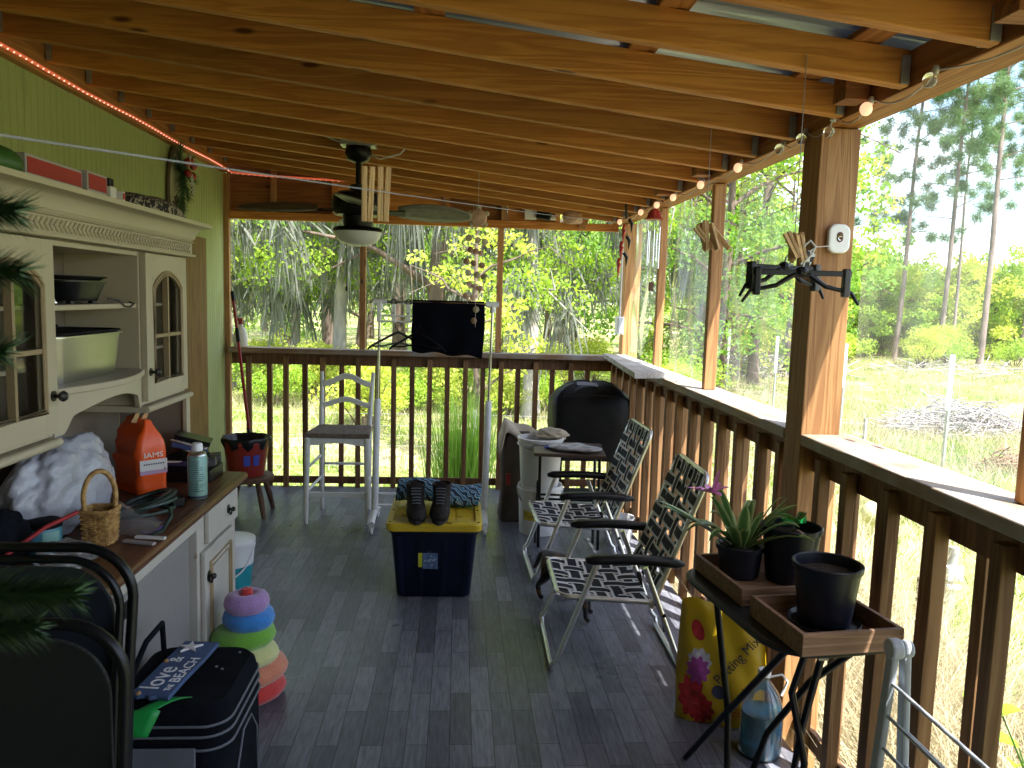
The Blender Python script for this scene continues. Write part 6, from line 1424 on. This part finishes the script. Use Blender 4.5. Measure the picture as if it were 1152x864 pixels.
b = MB(); b.torus((1.205, 2.476, 1.686), .006, .0015, 14, 5, M=RX(math.pi/2)); b.build('ring', 'chrome', t)
t = thing('striped_fob', 'small striped zebra fob hanging beside the thick post', 'fob', (1.10, 2.46, 1.64))
b = MB(); b.tube([(1.17, 2.475, 1.66), (1.12, 2.46, 1.655), (1.10, 2.455, 1.64)], .0015, 5); b.build('cord', 'cord_white', t)
b = MB(); b.obox((1.095, 2.455, 1.615), (.03, .006, .05), RY(.5)); checker('fob_check', (.02, .02, .02), (.6, .6, .6), 60); b.build('tag', 'fob_check', t, bevel=.002)
mat('shell', (.50, .32, .24), .5, var=.25, scale=30)
t = thing('turtle_ornament', 'pale wooden turtle ornament hanging before the far header', 'ornament', (.10, 4.6, 1.91))
b = MB(); b.tube([(.10, 4.6, 2.18), (.10, 4.6, 1.97)], .001, 4); b.build('cord', 'cord_white', t)
b = MB(); b.lathe([(.035, 0), (.05, .006), (.045, .014), (0, .018)], (.10, 4.60, 1.915), 24, M=RX(math.pi/2)); b.build('shell_disc', 'shell', t, smooth=50)
for dx, dz in ((0, .055), (-.048, .025), (.048, .025), (-.04, -.035), (.04, -.035)): b = MB(); b.sphere((.10+dx, 4.598, 1.915+dz), (.016, .006, .016), 10); b.build('head' if dx == 0 else 'flipper', 'plaque_pale', t, smooth=True)
t = thing('shell_chime', 'hanging mobile of round shells in front of the black towel', 'wind chime', (.07, 4.6, 1.86))
strs = [(.05, 6), (.09, 8), (.13, 5)]
for i, (x, n) in enumerate(strs):
    b = MB(); b.tube([(x*.5+.05, 4.6, 1.98), (x, 4.6, 1.82), (x+.01*math.sin(i), 4.6, 1.82-.066*n)], .0009, 4); b.build('string', 'cord_white', t)
    for k in range(n):
        b = MB(); zz = 1.80-.066*k-.01*i; b.lathe([(.017, 0), (.019, .002), (.015, .005), (0, .007)], (x+.012*math.sin(k*2.1+i), 4.598, zz), 16, M=RX(math.pi/2+.4*math.sin(k*3+i))@RY(.5*math.sin(k*5+i))); b.build('shell', 'shell' if k % 3 else 'plaque_pale', t, smooth=40)
t = thing('flood_light', 'white and black security light fixed to the far header', 'security light', (.53, 5.94, 2.07))
MB().box(.47, 5.90, 2.045, .56, 5.954, 2.15).build('base', 'white_plastic', t, bevel=.004)
b = MB(); b.cyl((.56, 5.9, 2.08), (.66, 5.87, 2.065), .028, .032, 16); b.build('lamp_head', 'black_plastic', t, smooth=40)
b = MB(); b.cyl((.66, 5.9, 2.06), (.70, 5.9, 2.06), .018, n=12); b.build('sensor_head', 'cord_white', t, smooth=40)
b = MB(); b.tube([(.49, 5.90, 2.10), (.42, 5.92, 2.14), (.37, 5.92, 2.2), (.33, 5.93, 2.24)], .005, 6); b.build('cable', 'cord_white', t, smooth=True)
t = thing('lamp_fitting', 'black two bulb lamp fitting under the beam by the corner', 'lamp fitting', (1.03, 5.6, 2.10))
MB().box(.97, 5.58, 2.06, 1.09, 5.62, 2.15).build('bracket', 'black_plastic', t, bevel=.004)
for dx in (-.03, .03): b = MB(); b.sphere((1.03+dx, 5.565, 2.105), .022, 12); b.build('bulb', 'bulb_glass', t, smooth=True)
blob('pink_shell_cluster', 'shell', (.78, 5.6, 2.03), (.06, .02, .04), 33, 'pinkish shell cluster hanging on the line near the corner', 'ornament', .4, 24, kx=6)

# ------------------------------------------------------------------ artificial fir tree at the left edge
t = thing('artificial_fir', 'dark green artificial fir tree whose branches reach in at the left edge', 'artificial tree', (-.86, .62, 0))
b = MB(); b.tube([(-.86, .62, 0), (-.86, .62, 1.9)], [.02, .008], 10); b.build('trunk', 'stool_wood', t, smooth=True)
b = MB()
for a, r in ((0, .25), (2.1, .25), (4.2, .25)): b.tube([(-.86, .62, .06), (-.86+r*math.cos(a), .62+r*math.sin(a), .012)], .010, 8)
b.build('stand', 'black_plastic', t, smooth=True)
def firbranch(b, bs, P, D, L, n=None):
    D = Vector(D).normalized(); P = Vector(P); bs.tube([P, P+D*L*.5-Vector((0, 0, .01)), P+D*L], [.004, .003, .0015], 5)
    n = n or int(L*2600)
    for i in range(n):
        s = rnd.random()**.8; p = P+D*L*s; r = Vector((rnd.gauss(0, 1), rnd.gauss(0, 1), rnd.gauss(0, 1))); r = (r-D*r.dot(D)).normalized(); d = (r*.75+D*.65).normalized(); o_ = d.cross(D).normalized()*.0016; l_ = rnd.uniform(.030, .055)*(1.15-.35*s); b.add([p-o_, p+o_, p+d*l_], [(0, 1, 2)])
nb, bs = MB(), MB()
# three branches that reach into view, the rest fill the tree outside the frame
firbranch(nb, bs, (-.80, .66, 1.21), (.40, .15, -.055), .44, 2600); firbranch(nb, bs, (-.74, .70, 1.15), (.36, .14, -.04), .33, 1600)
firbranch(nb, bs, (-.80, .66, 1.585), (.40, .15, -.05), .40, 1700); firbranch(nb, bs, (-.80, .66, 1.50), (.40, .16, -.02), .40, 1300); firbranch(nb, bs, (-.80, .66, 1.42), (.40, .16, -.02), .385, 1100)
for i in range(34):
    z = .3+1.5*i/34; a = i*2.4; Lr = .42*(1-z/2.1)
    if math.cos(a) > .2 and math.sin(a) > -.3: Lr *= .45
    firbranch(nb, bs, (-.86, .62, z), (math.cos(a), math.sin(a), .1), max(.10, Lr), int(900*Lr)+80)
nb.build('needles', 'fir_green', t); bs.build('branches', 'stool_wood', t)

# ------------------------------------------------------------------ outdoors
GZ = -.62
def groundmat():
    m, tt, b = _new('ground_field'); n, l = tt.nodes, tt.links; tcn = n.new('ShaderNodeTexCoord')
    def nz_(s, d=6): x = n.new('ShaderNodeTexNoise'); x.inputs['Scale'].default_value = s; x.inputs['Detail'].default_value = d; l.new(tcn.outputs['Object'], x.inputs['Vector']); return x
    a = nz_(.35); rp = n.new('ShaderNodeValToRGB'); e = rp.color_ramp.elements; e[0].position = .36; e[0].color = (.15, .24, .05, 1); e[1].position = .62; e[1].color = (.38, .34, .23, 1); x = e.new(.50); x.color = (.24, .28, .10, 1); l.new(a.outputs['Fac'], rp.inputs[0])
    c = nz_(7, 8); r2_ = n.new('ShaderNodeValToRGB'); r2_.color_ramp.elements[0].position = .35; r2_.color_ramp.elements[0].color = (.55, .50, .42, 1); r2_.color_ramp.elements[1].position = .62; r2_.color_ramp.elements[1].color = (1.2, 1.15, 1.1, 1); l.new(c.outputs['Fac'], r2_.inputs[0])
    mm = n.new('ShaderNodeMix'); mm.data_type = 'RGBA'; mm.blend_type = 'MULTIPLY'; mm.inputs[0].default_value = 1; l.new(rp.outputs[0], mm.inputs[6]); l.new(r2_.outputs[0], mm.inputs[7]); l.new(mm.outputs[2], b.inputs['Base Color']); b.inputs['Roughness'].default_value = .95; b.inputs['Specular IOR Level'].default_value = .1
    bn = n.new('ShaderNodeBump'); bn.inputs['Strength'].default_value = .8; bn.inputs['Distance'].default_value = .05; l.new(c.outputs['Fac'], bn.inputs['Height']); l.new(bn.outputs[0], b.inputs['Normal'])
groundmat()
rs = np.random.RandomState(11)
def gz(x, y): return GZ+.06*math.sin(x*.31+1)*math.cos(y*.27)+.03*math.sin(x*1.1+y*.7)
b = MB()
def warp(t): s = t*2-1; return math.copysign(abs(s)**2.6, s)*420
b.grid(120, 120, lambda u, v: (8+warp(u), 10+warp(v), gz(8+warp(u), 10+warp(v)) if abs(warp(u)) < 80 and abs(warp(v)) < 80 else GZ))
tag(b.build('ground', 'ground_field', None, loc=(0, 0, GZ), smooth=80), kind='structure')
leafmat('leaf_bright', (.13, .27, .03), (.42, .54, .09), .5); leafmat('leaf_mid', (.07, .19, .03), (.27, .42, .08), .5); leafmat('leaf_yellow', (.26, .36, .05), (.58, .60, .14), .5); leafmat('needle_pine', (.07, .15, .06), (.18, .28, .11), .4); leafmat('moss_grey', (.10, .11, .09), (.25, .26, .22), .35); leafmat('grass_dry', (.30, .26, .15), (.54, .48, .32), .3); leafmat('grass_green', (.08, .17, .02), (.26, .34, .06), .4)
mat('bark', (.12, .085, .065), .9, var=.4, scale=6, bump=1, bscale=12, stretch=(1, 1, .25)); mat('bark_pale', (.32, .29, .26), .9, var=.35, scale=5, bump=.8, bscale=12, stretch=(1, 1, .3)); mat('bark_pine', (.22, .17, .15), .9, var=.4, scale=5, bump=1, bscale=10, stretch=(1, 1, .3))

def qmesh(name, V, F4, m, tri=False):
    me = bpy.data.meshes.new(name); k = 3 if tri else 4; nf = len(F4)
    me.vertices.add(len(V)); me.vertices.foreach_set('co', np.asarray(V, dtype=np.float32).ravel())
    me.loops.add(nf*k); me.loops.foreach_set('vertex_index', np.asarray(F4, dtype=np.int32).ravel())
    me.polygons.add(nf); me.polygons.foreach_set('loop_start', np.arange(0, nf*k, k, dtype=np.int32)); me.polygons.foreach_set('loop_total', np.full(nf, k, dtype=np.int32))
    me.materials.append(MATS[m]); me.update(calc_edges=True); return me
def leaves(C, size, asp=.5, droop=0, rs=rs):
    n = len(C); a = rs.normal(size=(n, 3)); a[:, 2] -= droop; a /= np.linalg.norm(a, axis=1)[:, None]
    b_ = rs.normal(size=(n, 3)); b_ -= a*(a*b_).sum(1)[:, None]; b_ /= np.linalg.norm(b_, axis=1)[:, None]
    s = size*rs.uniform(.6, 1.3, (n, 1)); w = s*asp
    V = np.stack([C-a*s/2, C+b_*w/2, C+a*s/2, C-b_*w/2], 1).reshape(-1, 3); F = np.arange(4*n).reshape(-1, 4); return V, F
def meshobj(name, me, parent): o = bpy.data.objects.new(name, me); COL.objects.link(o); o.parent = parent; return o
def clumps(cs, rad, n, rs):
    out = []
    for c, r in zip(cs, rad):
        k = int(n*r*r); d = rs.normal(size=(k, 3)); d /= np.linalg.norm(d, axis=1)[:, None]; d *= (rs.uniform(.25, 1, (k, 1))**.5)*r; d[:, 2] *= .62
        sub = rs.normal(size=(max(1, k//14), 3))*.0; out.append(np.array(c)+d+rs.normal(0, .05*r, (k, 3)))
    return np.concatenate(out)
def make_tree(name, label, cat, H, r0, crown_base, spread, nlimb, leaf, lm, seed, ncl=34, per=420, bark='bark', moss=0, mossL=1.6, size=None, group=None, lean=.06):
    r = np.random.RandomState(seed); t = thing(name, label, cat, (0, 0, 0), 0, group)
    b = MB(); lx, ly = r.uniform(-lean, lean, 2)*H
    spine = []
    for i in range(9): u = i/8; spine.append((lx*u*u+.05*H*.12*math.sin(u*5+seed), ly*u*u+.05*H*.12*math.cos(u*4+seed), H*.86*u-.1))
    b.tube(spine, [r0*(1.25 if i == 0 else 1)*(1-i/8*.82) for i in range(9)], 10)
    cs = []; rad = []
    for k in range(nlimb):
        u = crown_base+(1-crown_base)*(k/nlimb)*.95; p = Vector(spine[min(8, int(u*8))]); q = Vector(spine[min(8, int(u*8)+1)]); p = p.lerp(q, u*8-int(u*8)); az = k*2.4+r.uniform(-.4, .4); L = spread*(1-.55*abs(u-.55))*r.uniform(.7, 1.1)
        d = Vector((math.cos(az), math.sin(az), r.uniform(.15, .6))); pts = [p]
        for j in range(1, 5): pts.append(p+d*L*j/4+Vector((r.normal(0, .05), r.normal(0, .05), .06*L*math.sin(j)))*1.0)
        b.tube(pts, [r0*.38*(1-j*.19) for j in range(5)], 6)
        for j in range(2, 5):
            for s in range(max(1, ncl//(nlimb*3))):
                c = pts[j]+Vector(r.normal(0, .22*spread, 3)); cs.append(tuple(c)); rad.append(r.uniform(.13, .30)*spread)
            tw = pts[j]+Vector(r.normal(0, .25*spread, 3)); b.tube([pts[j], tw], [r0*.12, r0*.04], 5)
    b.build('trunk', bark, t, w=False, smooth=70)
    P = clumps(cs, rad, per, r); V, F = leaves(P, leaf, .55, .2, r)
    meshobj('crown', qmesh('crown', V, F, lm), t)
    if moss:
        cc = np.array(cs); cc = cc[np.argsort(r.rand(len(cc)))[:60]]; n = moss*2; idx = r.randint(0, len(cc), n); cl = r.uniform(.45, 1, len(cc))[idx][:, None]
        jit = r.normal(0, .16*spread*.4, (n, 3)); base = cc[idx]+jit; L = cl*np.exp(-(jit[:, :2]**2).sum(1)/.06)[:, None]*r.uniform(.6, 1.1, (n, 1))*mossL+.15; w = r.uniform(.007, .020, (n, 1)); a = r.uniform(0, 6.28, n); dx = np.stack([np.cos(a), np.sin(a), np.zeros(n)], 1)
        jx = r.normal(0, .10, (n, 3)); jx[:, 2] = 0; z = np.array([0, 0, 1.0])
        V = np.stack([base-dx*w*.6, base+dx*w*.6, base+jx+dx*w-z*L*.5, base+jx*1.6-z*L], 1).reshape(-1, 3); meshobj('hanging_moss', qmesh('moss', V, np.arange(4*n).reshape(-1, 4), 'moss_grey'), t)
    return t
def place(t, x, y, rz=0, s=1, label=None, first=[]):
    o = t if t.name not in first else dup(t)
    first.append(t.name) if o is t else None
    o.location = (x, y, gz(x, y)-.02); o.rotation_euler = (0, 0, rz); o.scale = (s, s, s*rnd.uniform(.93, 1.07)); 
    if label: o['label'] = label
    return o
G1 = 'moss draped oaks beyond the far railing'; G2 = 'leafy trees beyond the fence'; G3 = 'tall pines beyond the fence'; G4 = 'bushes in front of the woods'
oakA = make_tree('oak_tree', 'oak draped with grey hanging moss in the woods beyond the far railing', 'oak tree', 8.5, .17, .30, 2.6, 10, .10, 'leaf_bright', 1, per=900, moss=1200, mossL=1.8, bark='bark_pale', group=G1)
oakB = make_tree('oak_tree', 'oak draped with grey hanging moss in the woods beyond the far railing', 'oak tree', 9.5, .20, .26, 3.0, 11, .11, 'leaf_mid', 5, per=760, moss=1700, mossL=2.5, bark='bark', group=G1, lean=.12)
brA = make_tree('leafy_tree', 'bright green leafy tree in the woods beyond the fence', 'leafy tree', 9, .15, .15, 2.8, 14, .13, 'leaf_bright', 9, ncl=60, per=520, group=G2)
brB = make_tree('leafy_tree', 'bright green leafy tree in the woods beyond the fence', 'leafy tree', 7.5, .12, .12, 2.6, 13, .13, 'leaf_yellow', 14, ncl=55, per=480, group=G2)
brC = make_tree('leafy_tree', 'bright green leafy tree in the woods beyond the fence', 'leafy tree', 10, .16, .14, 3.2, 15, .14, 'leaf_mid', 22, ncl=62, per=460, group=G2)
OL = ['moss draped oak at the far left of the woods, beside the green wall', 'moss draped dark trunked oak seen above the white bar stool', 'moss draped pale trunked oak seen between the slim stud and the garment rack', 'moss draped dark trunked oak rising behind the black towel', 'moss draped pale trunked oak rising just right of the shell mobile', 'moss draped dark trunked oak rising behind the covered grill']
for i, (x, y) in enumerate(((-4.9, 17), (-3.3, 21), (-2.4, 16.5), (-.55, 15.5), (1.3, 14.2), (2.6, 19.5), (-6.6, 20), (-1.8, 24), (-5.0, 25))):
    o = place((oakA, oakB)[i % 2], x, y, i*1.3, 1.0+.12*math.sin(i*3))
    o['label'] = OL[i] if i < len(OL) else ('pale trunked mossy oak deep in the woods behind the front oaks' if i % 2 == 0 else 'dark trunked mossy oak deep in the woods behind the front oaks')
br = (brA, brB, brC)
belt = (make_tree('leafy_tree', 'low leafy tree', 'leafy tree', 5.4, .09, .04, 2.2, 14, .17, 'leaf_bright', 81, ncl=90, per=520, group=G2, lean=.02), make_tree('leafy_tree', 'low leafy tree', 'leafy tree', 4.8, .09, .04, 2.3, 14, .17, 'leaf_yellow', 83, ncl=90, per=480, group=G2, lean=.02))
spots = [(-9, 27), (-6.5, 31), (-3.6, 30), (-.8, 29), (1.6, 31), (4.2, 29), (7.0, 27), (-12, 24), (-8, 36), (-4, 37), (0, 37), (4, 36), (8, 35), (6.7, 21.5), (8.7, 24.5), (10.6, 27.5), (9.0, 30), (12.4, 31), (11.6, 36), (14.6, 38), (15.4, 34), (18, 42), (22, 41), (26, 42), (30, 40), (24, 36), (28.5, 36), (33, 36), (21, 46), (27, 47), (35, 44), (16, 48), (12, 44), (40, 41), (38, 34), (31, 31), (36, 29), (6, 42), (-3, 44), (-10, 42), (18, 37.5), (6.2, 18.5), (7.9, 20.5), (9.6, 22.5), (11.6, 25), (13.3, 28.5), (15.5, 32.5), (17.2, 34.5), (19.5, 34.2), (22, 34), (24.5, 34.8), (27, 34.2), (21, 38), (25, 39), (29, 38.5), (33, 40), (14.0, 32.2)]
for i, (x, y) in enumerate(spots):
    s = 1.0 if x < 10 else .72 if x < 11 else .50 if x < 14.6 else .95+.10*math.sin(i*2.7)
    if x < 5: s *= 1.15
    o = place(belt[i % 2] if x > 14.6 else br[i % 3], x, y, i*1.9, s)
    o['label'] = (('bright green', 'deeper green')[i % 2] if x > 14.6 else ('bright green', 'yellow green', 'deeper green')[i % 3])+(' leafy tree of the woods beyond the far railing' if x < 6 else ' leafy tree seen through the side opening left of the thick post' if x < 13 else ' low leafy tree of the distant belt behind the pines')
# pines
def make_pine(seed, H, r0, base, label):
    r = np.random.RandomState(seed); t = thing('pine_tree', label, 'pine tree', (0, 0, 0), 0, None); b = MB()
    lx, ly = r.uniform(.01, .045)*H, r.uniform(-.02, .02)*H; sp = [(lx*(i/10)+.05*math.sin(i), ly*(i/10), H*i/10-.1) for i in range(11)]
    b.tube(sp, [r0*(1.15 if i == 0 else 1)*(1-.085*i) for i in range(11)], 10); cs = []
    nb_ = 34
    for k in range(nb_):
        u = base+(1-base)*k/nb_; p = Vector((lx*u, ly*u, H*u-.1)); az = k*2.4+r.uniform(-.5, .5); L = (3.0*(1-u)**.6+.5)*r.uniform(.55, 1.0); d = Vector((math.cos(az), math.sin(az), .12+.35*u))
        pts = [p, p+d*L*.5+Vector((0, 0, -.08)), p+d*L]; b.tube(pts, [r0*.22, r0*.13, r0*.05], 5)
        if u < base+.14 and r.rand() < .5: continue
        for j in range(5):
            q = p+d*L*(.45+.14*j)+Vector(r.normal(0, .16, 3)); e_ = q+Vector(r.normal(0, .28, 3)); b.tube([q, e_], [r0*.05, r0*.02], 4); cs.append(tuple(e_))
    b.build('trunk', 'bark_pine', t, w=False, smooth=70)
    n = 190; C = np.repeat(np.array(cs), n, 0); d = r.normal(size=(len(C), 3)); d /= np.linalg.norm(d, axis=1)[:, None]; L = r.uniform(.18, .34, (len(C), 1)); o_ = np.cross(d, r.normal(size=(len(C), 3))); o_ /= np.linalg.norm(o_, axis=1)[:, None]
    C = C+r.normal(0, .10, C.shape); V = np.stack([C-o_*.011, C+o_*.011, C+d*L], 1).reshape(-1, 3); meshobj('crown', qmesh('crown', V, np.arange(3*len(C)).reshape(-1, 3), 'needle_pine', True), t); return t
for i, (x, y, H, r0, base, lab) in enumerate(((17.3, 30.3, 17, .15, .30, 'leftmost tall pine with a slim dark trunk at the edge of the field'), (18.9, 30.0, 19, .15, .28, 'second tall pine from the left at the edge of the field'), (20.4, 31.5, 16, .10, .30, 'thin pine between the two thicker ones at the edge of the field'), (19.0, 27.6, 20, .17, .34, 'thickest of the tall pines, with a leaning bare trunk'), (24.5, 33, 18, .15, .30, 'tall pine farther right behind the brush pile'))):
    t = make_pine(40+i, H, r0*.68, base, lab); t.location = (x, y, gz(x, y)); t['group'] = G3
# bushes
def make_bush(name, label, seed, R, H, lm, leaf, n, group):
    r = np.random.RandomState(seed); t = thing(name, label, 'bush', (0, 0, 0), 0, group); b = MB(); cs = []; rad = []
    for k in range(16):
        az = r.uniform(0, 6.28); rr = R*r.uniform(.1, .8); p = Vector((rr*math.cos(az), rr*math.sin(az), H*r.uniform(.35, .9))); b.tube([(.1*math.cos(az), .1*math.sin(az), -.05), p*.6, p], [.022, .014, .005], 5); cs.append(tuple(p)); rad.append(R*r.uniform(.25, .5))
    b.build('stem', 'bark', t, w=False); V, F = leaves(clumps(cs, rad, n, r), leaf, .5, 0, r); meshobj('crown', qmesh('crown', V, F, lm), t); return t
bA = make_bush('bush', 'yellow green bush growing in front of the woods', 61, 1.1, 1.5, 'leaf_yellow', .085, 1300, G4); bB = make_bush('bush', 'yellow green bush growing in front of the woods', 62, 1.3, 1.3, 'leaf_bright', .09, 1000, G4)
k = 0
for i in range(44):
    if i < 24: x = -9+i*.62+rnd.uniform(-.3, .3); y = 12.2+rnd.uniform(0, 5)+(x > 2)*3
    else: x = 7+(i-24)*1.5+rnd.uniform(-.5, .5); y = 26.5+rnd.uniform(0, 3.5)
    o = place((bA, bB)[i % 2], x, y, i*2.1, rnd.uniform(.55, 1.05)); o['label'] = ('yellow green', 'fresh green')[i % 2]+(' low bush in front of the mossy oaks' if i < 24 else ' low bush along the edge of the field by the pines')
t = make_tree('sapling', 'young yellow leaved sapling close behind the far railing', 'sapling', 4.6, .05, .25, 1.1, 10, .075, 'leaf_yellow', 71, ncl=40, per=1500, lean=.02); t.location = (.25, 9.8, GZ); 
# tall green clump beside the deck
t = thing('tall_grass_clump', 'tall dark green grassy shrub just beyond the far railing', 'shrub', (.06, 6.9, GZ)); r = np.random.RandomState(5); n = 900
base = np.stack([r.normal(0, .10, n), r.normal(0, .12, n), np.zeros(n)], 1); d = np.stack([r.normal(0, .16, n), r.normal(0, .16, n), r.uniform(.8, 1.45, n)], 1); o_ = np.stack([np.cos(r.uniform(0, 6, n)), np.sin(r.uniform(0, 6, n)), np.zeros(n)], 1)*.006
V = np.stack([base-o_, base+o_, base+d], 1).reshape(-1, 3); meshobj('blades', qmesh('blades', V, np.arange(3*n).reshape(-1, 3), 'leaf_mid', True), t)
# grass (uncountable)
def grass(name, label, m, areas, hmin, hmax, w, seed, lean=.5):
    r = np.random.RandomState(seed); Vs = []
    for (x0, x1, y0, y1, n, cl) in areas:
        if cl: 
            c = np.stack([r.uniform(x0, x1, n//cl), r.uniform(y0, y1, n//cl)], 1); P = np.repeat(c, cl, 0)+r.normal(0, .07, (len(c)*cl, 2))
        else: P = np.stack([r.uniform(x0, x1, n), r.uniform(y0, y1, n)], 1)
        inside = (P[:, 0] > -1.9) & (P[:, 0] < 1.36) & (P[:, 1] < 6.1); P = P[~inside]
        k = len(P); z = GZ+.06*np.sin(P[:, 0]*.31+1)*np.cos(P[:, 1]*.27)+.03*np.sin(P[:, 0]*1.1+P[:, 1]*.7)-.01
        B = np.stack([P[:, 0], P[:, 1], z], 1); h = r.uniform(hmin, hmax, k); d = np.stack([r.normal(0, lean, k)*h, r.normal(0, lean, k)*h, h], 1); a = r.uniform(0, 6.28, k); o_ = np.stack([np.cos(a), np.sin(a), np.zeros(k)], 1)*w
        Vs.append(np.stack([B-o_, B+o_, B+d], 1).reshape(-1, 3))
    V = np.concatenate(Vs); me = qmesh(name, V, np.arange(len(V)).reshape(-1, 3), m, True); o = bpy.data.objects.new(name, me); COL.objects.link(o); tag(o, label, None, None, 'stuff')
grass('dry_grass', 'pale dry grass over the field', 'grass_dry', [(1.4, 12, -1, 14, 26000, 9), (-9, 9, 6.2, 16, 26000, 9), (6, 26, 12, 30, 30000, 10)], .08, .30, .006, 1, .6)
grass('green_grass', 'green grass over the field', 'grass_green', [(1.4, 12, -1, 14, 22000, 12), (-9, 9, 6.2, 16, 30000, 12), (6, 26, 12, 30, 26000, 12)], .05, .2, .007, 2, .5)
grass('dry_brush', 'heap of tangled dry straw stalks beside the porch', 'grass_dry', [(1.50, 2.7, 1.6, 5.2, 9000, 0), (1.45, 2.2, 2.6, 6.5, 4000, 0)], .25, .75, .0045, 3, .9)
t = thing('weed_sprig', 'broad leaved green weed growing up beside the near railing', 'weed', (1.72, 1.95, GZ))
b = MB(); lf_ = MB(); allp = []
for (x, y, z) in ((1.55, 1.75, .30), (1.62, 1.72, .36), (1.50, 1.85, .18), (1.48, 1.95, .42), (1.7, 1.8, .1), (1.6, 2.0, .25), (1.56, 1.62, .52)):
    b.tube([(1.72, 1.95, GZ), (1.68, 1.9, z*.4-.2), (x, y, z)], [.006, .004, .002], 5)
    vs, fs, uv = strap_leaf(rnd.uniform(0, 6.28), .10, .065, .2, .1, (x, y, z)); lf_.add(vs, fs); vs, fs, uv = strap_leaf(rnd.uniform(0, 6.28), .08, .05, .5, .2, (x, y, z-.05)); lf_.add(vs, fs)
b.build('stem', 'leaf_plain', t, smooth=True); leafmat('leaf_lime', (.20, .36, .03), (.34, .48, .06), .5); lf_.build('leaves', 'leaf_lime', t, smooth=80)
# wire fences
def wfence(name, label, pts, hs, white=True):
    t = thing(name, label, 'fence', (pts[0][0], pts[0][1], GZ))
    for x, y in pts:
        z = gz(x, y); b = MB(); b.beam((x, y, z-.1), (x+.01, y, z+.78), .045, .012, up=(1, 0, 0)); b.beam((x+.012, y, z-.1), (x+.022, y, z+.78), .010, .04, up=(1, 0, 0)); P = b.build('post', 'galvanised', t)
        if white: b = MB(); b.cyl((x+.01, y, z+.781), (x+.015, y, z+1.5), .032, n=10); b.build('cap', 'white_plastic', P, smooth=40)
    for h in hs:
        b = MB(); b.tube([(x, y-.02, gz(x, y)+h) for x, y in pts], .0022, 5); b.build('wire', 'wire_grey', t)
    return t
wfence('wire_fence', 'wire fence with white capped metal posts along the side field', [(6.30, y) for y in (1.5, 4.2, 6.95, 9.7, 12.5, 15.3, 18.1, 20.9)], (.25, .45, .65, .85, 1.05))
wfence('wire_fence', 'low wire fence crossing behind the far railing', [(x, 9.3) for x in (-7, -4.6, -2.2, .2, 2.6, 5.0)], (.10, .22, .34, .46, .58, .72), white=False)
# spigot post, ball, brush pile, logs
t = thing('water_spigot', 'grey outdoor water pipe with a pale fitting in the dry grass', 'spigot', (3.2, 4.75, GZ))
b = MB(); b.cyl((3.2, 4.75, GZ), (3.22, 4.75, -.05), .032, n=14); b.build('pipe', 'galvanised', t, smooth=40)
b = MB(); b.box(3.165, 4.70, -.26, 3.265, 4.78, -.17); b.cyl((3.215, 4.70, -.22), (3.215, 4.64, -.23), .016, n=10); b.cyl((3.17, 4.72, -.30), (3.26, 4.72, -.31), .02, n=10); b.build('fitting', 'white_plastic', t, bevel=.006)
MB().box(3.05, 4.80, GZ, 3.10, 4.85, -.28).build('stake', 'bark', t)
mat('ball_tan', (.50, .46, .22), .5); b = MB(); b.sphere((3.42, 6.1, GZ+.42), .10, 20); b.cyl((3.42, 6.1, GZ), (3.42, 6.1, GZ+.33), .012, n=8); tag(b.build('yard_globe', 'ball_tan', None, loc=(3.42, 6.1, GZ), smooth=True), 'dull yellow globe on a short rod in the yard beside the spigot', 'globe')
def twigs(name, label, c, R, H, n, m, L, rad, seed):
    r = np.random.RandomState(seed); b = MB()
    for i in range(n):
        a = r.uniform(0, 6.28); rr = R*math.sqrt(r.rand()); z = H*(1-(rr/R)**2)*r.rand(); p = Vector((c[0]+rr*math.cos(a), c[1]+rr*math.sin(a)*.7, GZ+z)); d = Vector(r.normal(0, 1, 3)); d.z *= .35; d.normalize(); l_ = L*r.uniform(.4, 1); b.tube([p-d*l_/2, p+Vector((0, 0, .03)), p+d*l_/2], rad*r.uniform(.5, 1.2), 4)
    return tag(b.build(name, m, None, loc=(c[0], c[1], GZ)), label, 'brush pile')
mat('twig_grey', (.30, .28, .27), .9, var=.3); mat('twig_brown', (.24, .15, .09), .9, var=.3)
twigs('brush_pile', 'grey brush pile in the field behind the wire fence', (8.6, 12.9), 1.25, .55, 520, 'twig_grey', .9, .010, 1)
twigs('brush_pile', 'brown brush pile at the right edge of the field', (7.35, 9.6), .6, .35, 200, 'twig_brown', .6, .008, 2)
twigs('brush_pile', 'scattered grey deadwood at the foot of the woods', (9.4, 24), 2.6, .6, 420, 'twig_grey', 1.6, .02, 3)
twigs('brush_pile', 'long scatter of pale deadwood in front of the pines', (17.5, 25.5), 3.5, .3, 160, 'twig_grey', 1.3, .014, 4)
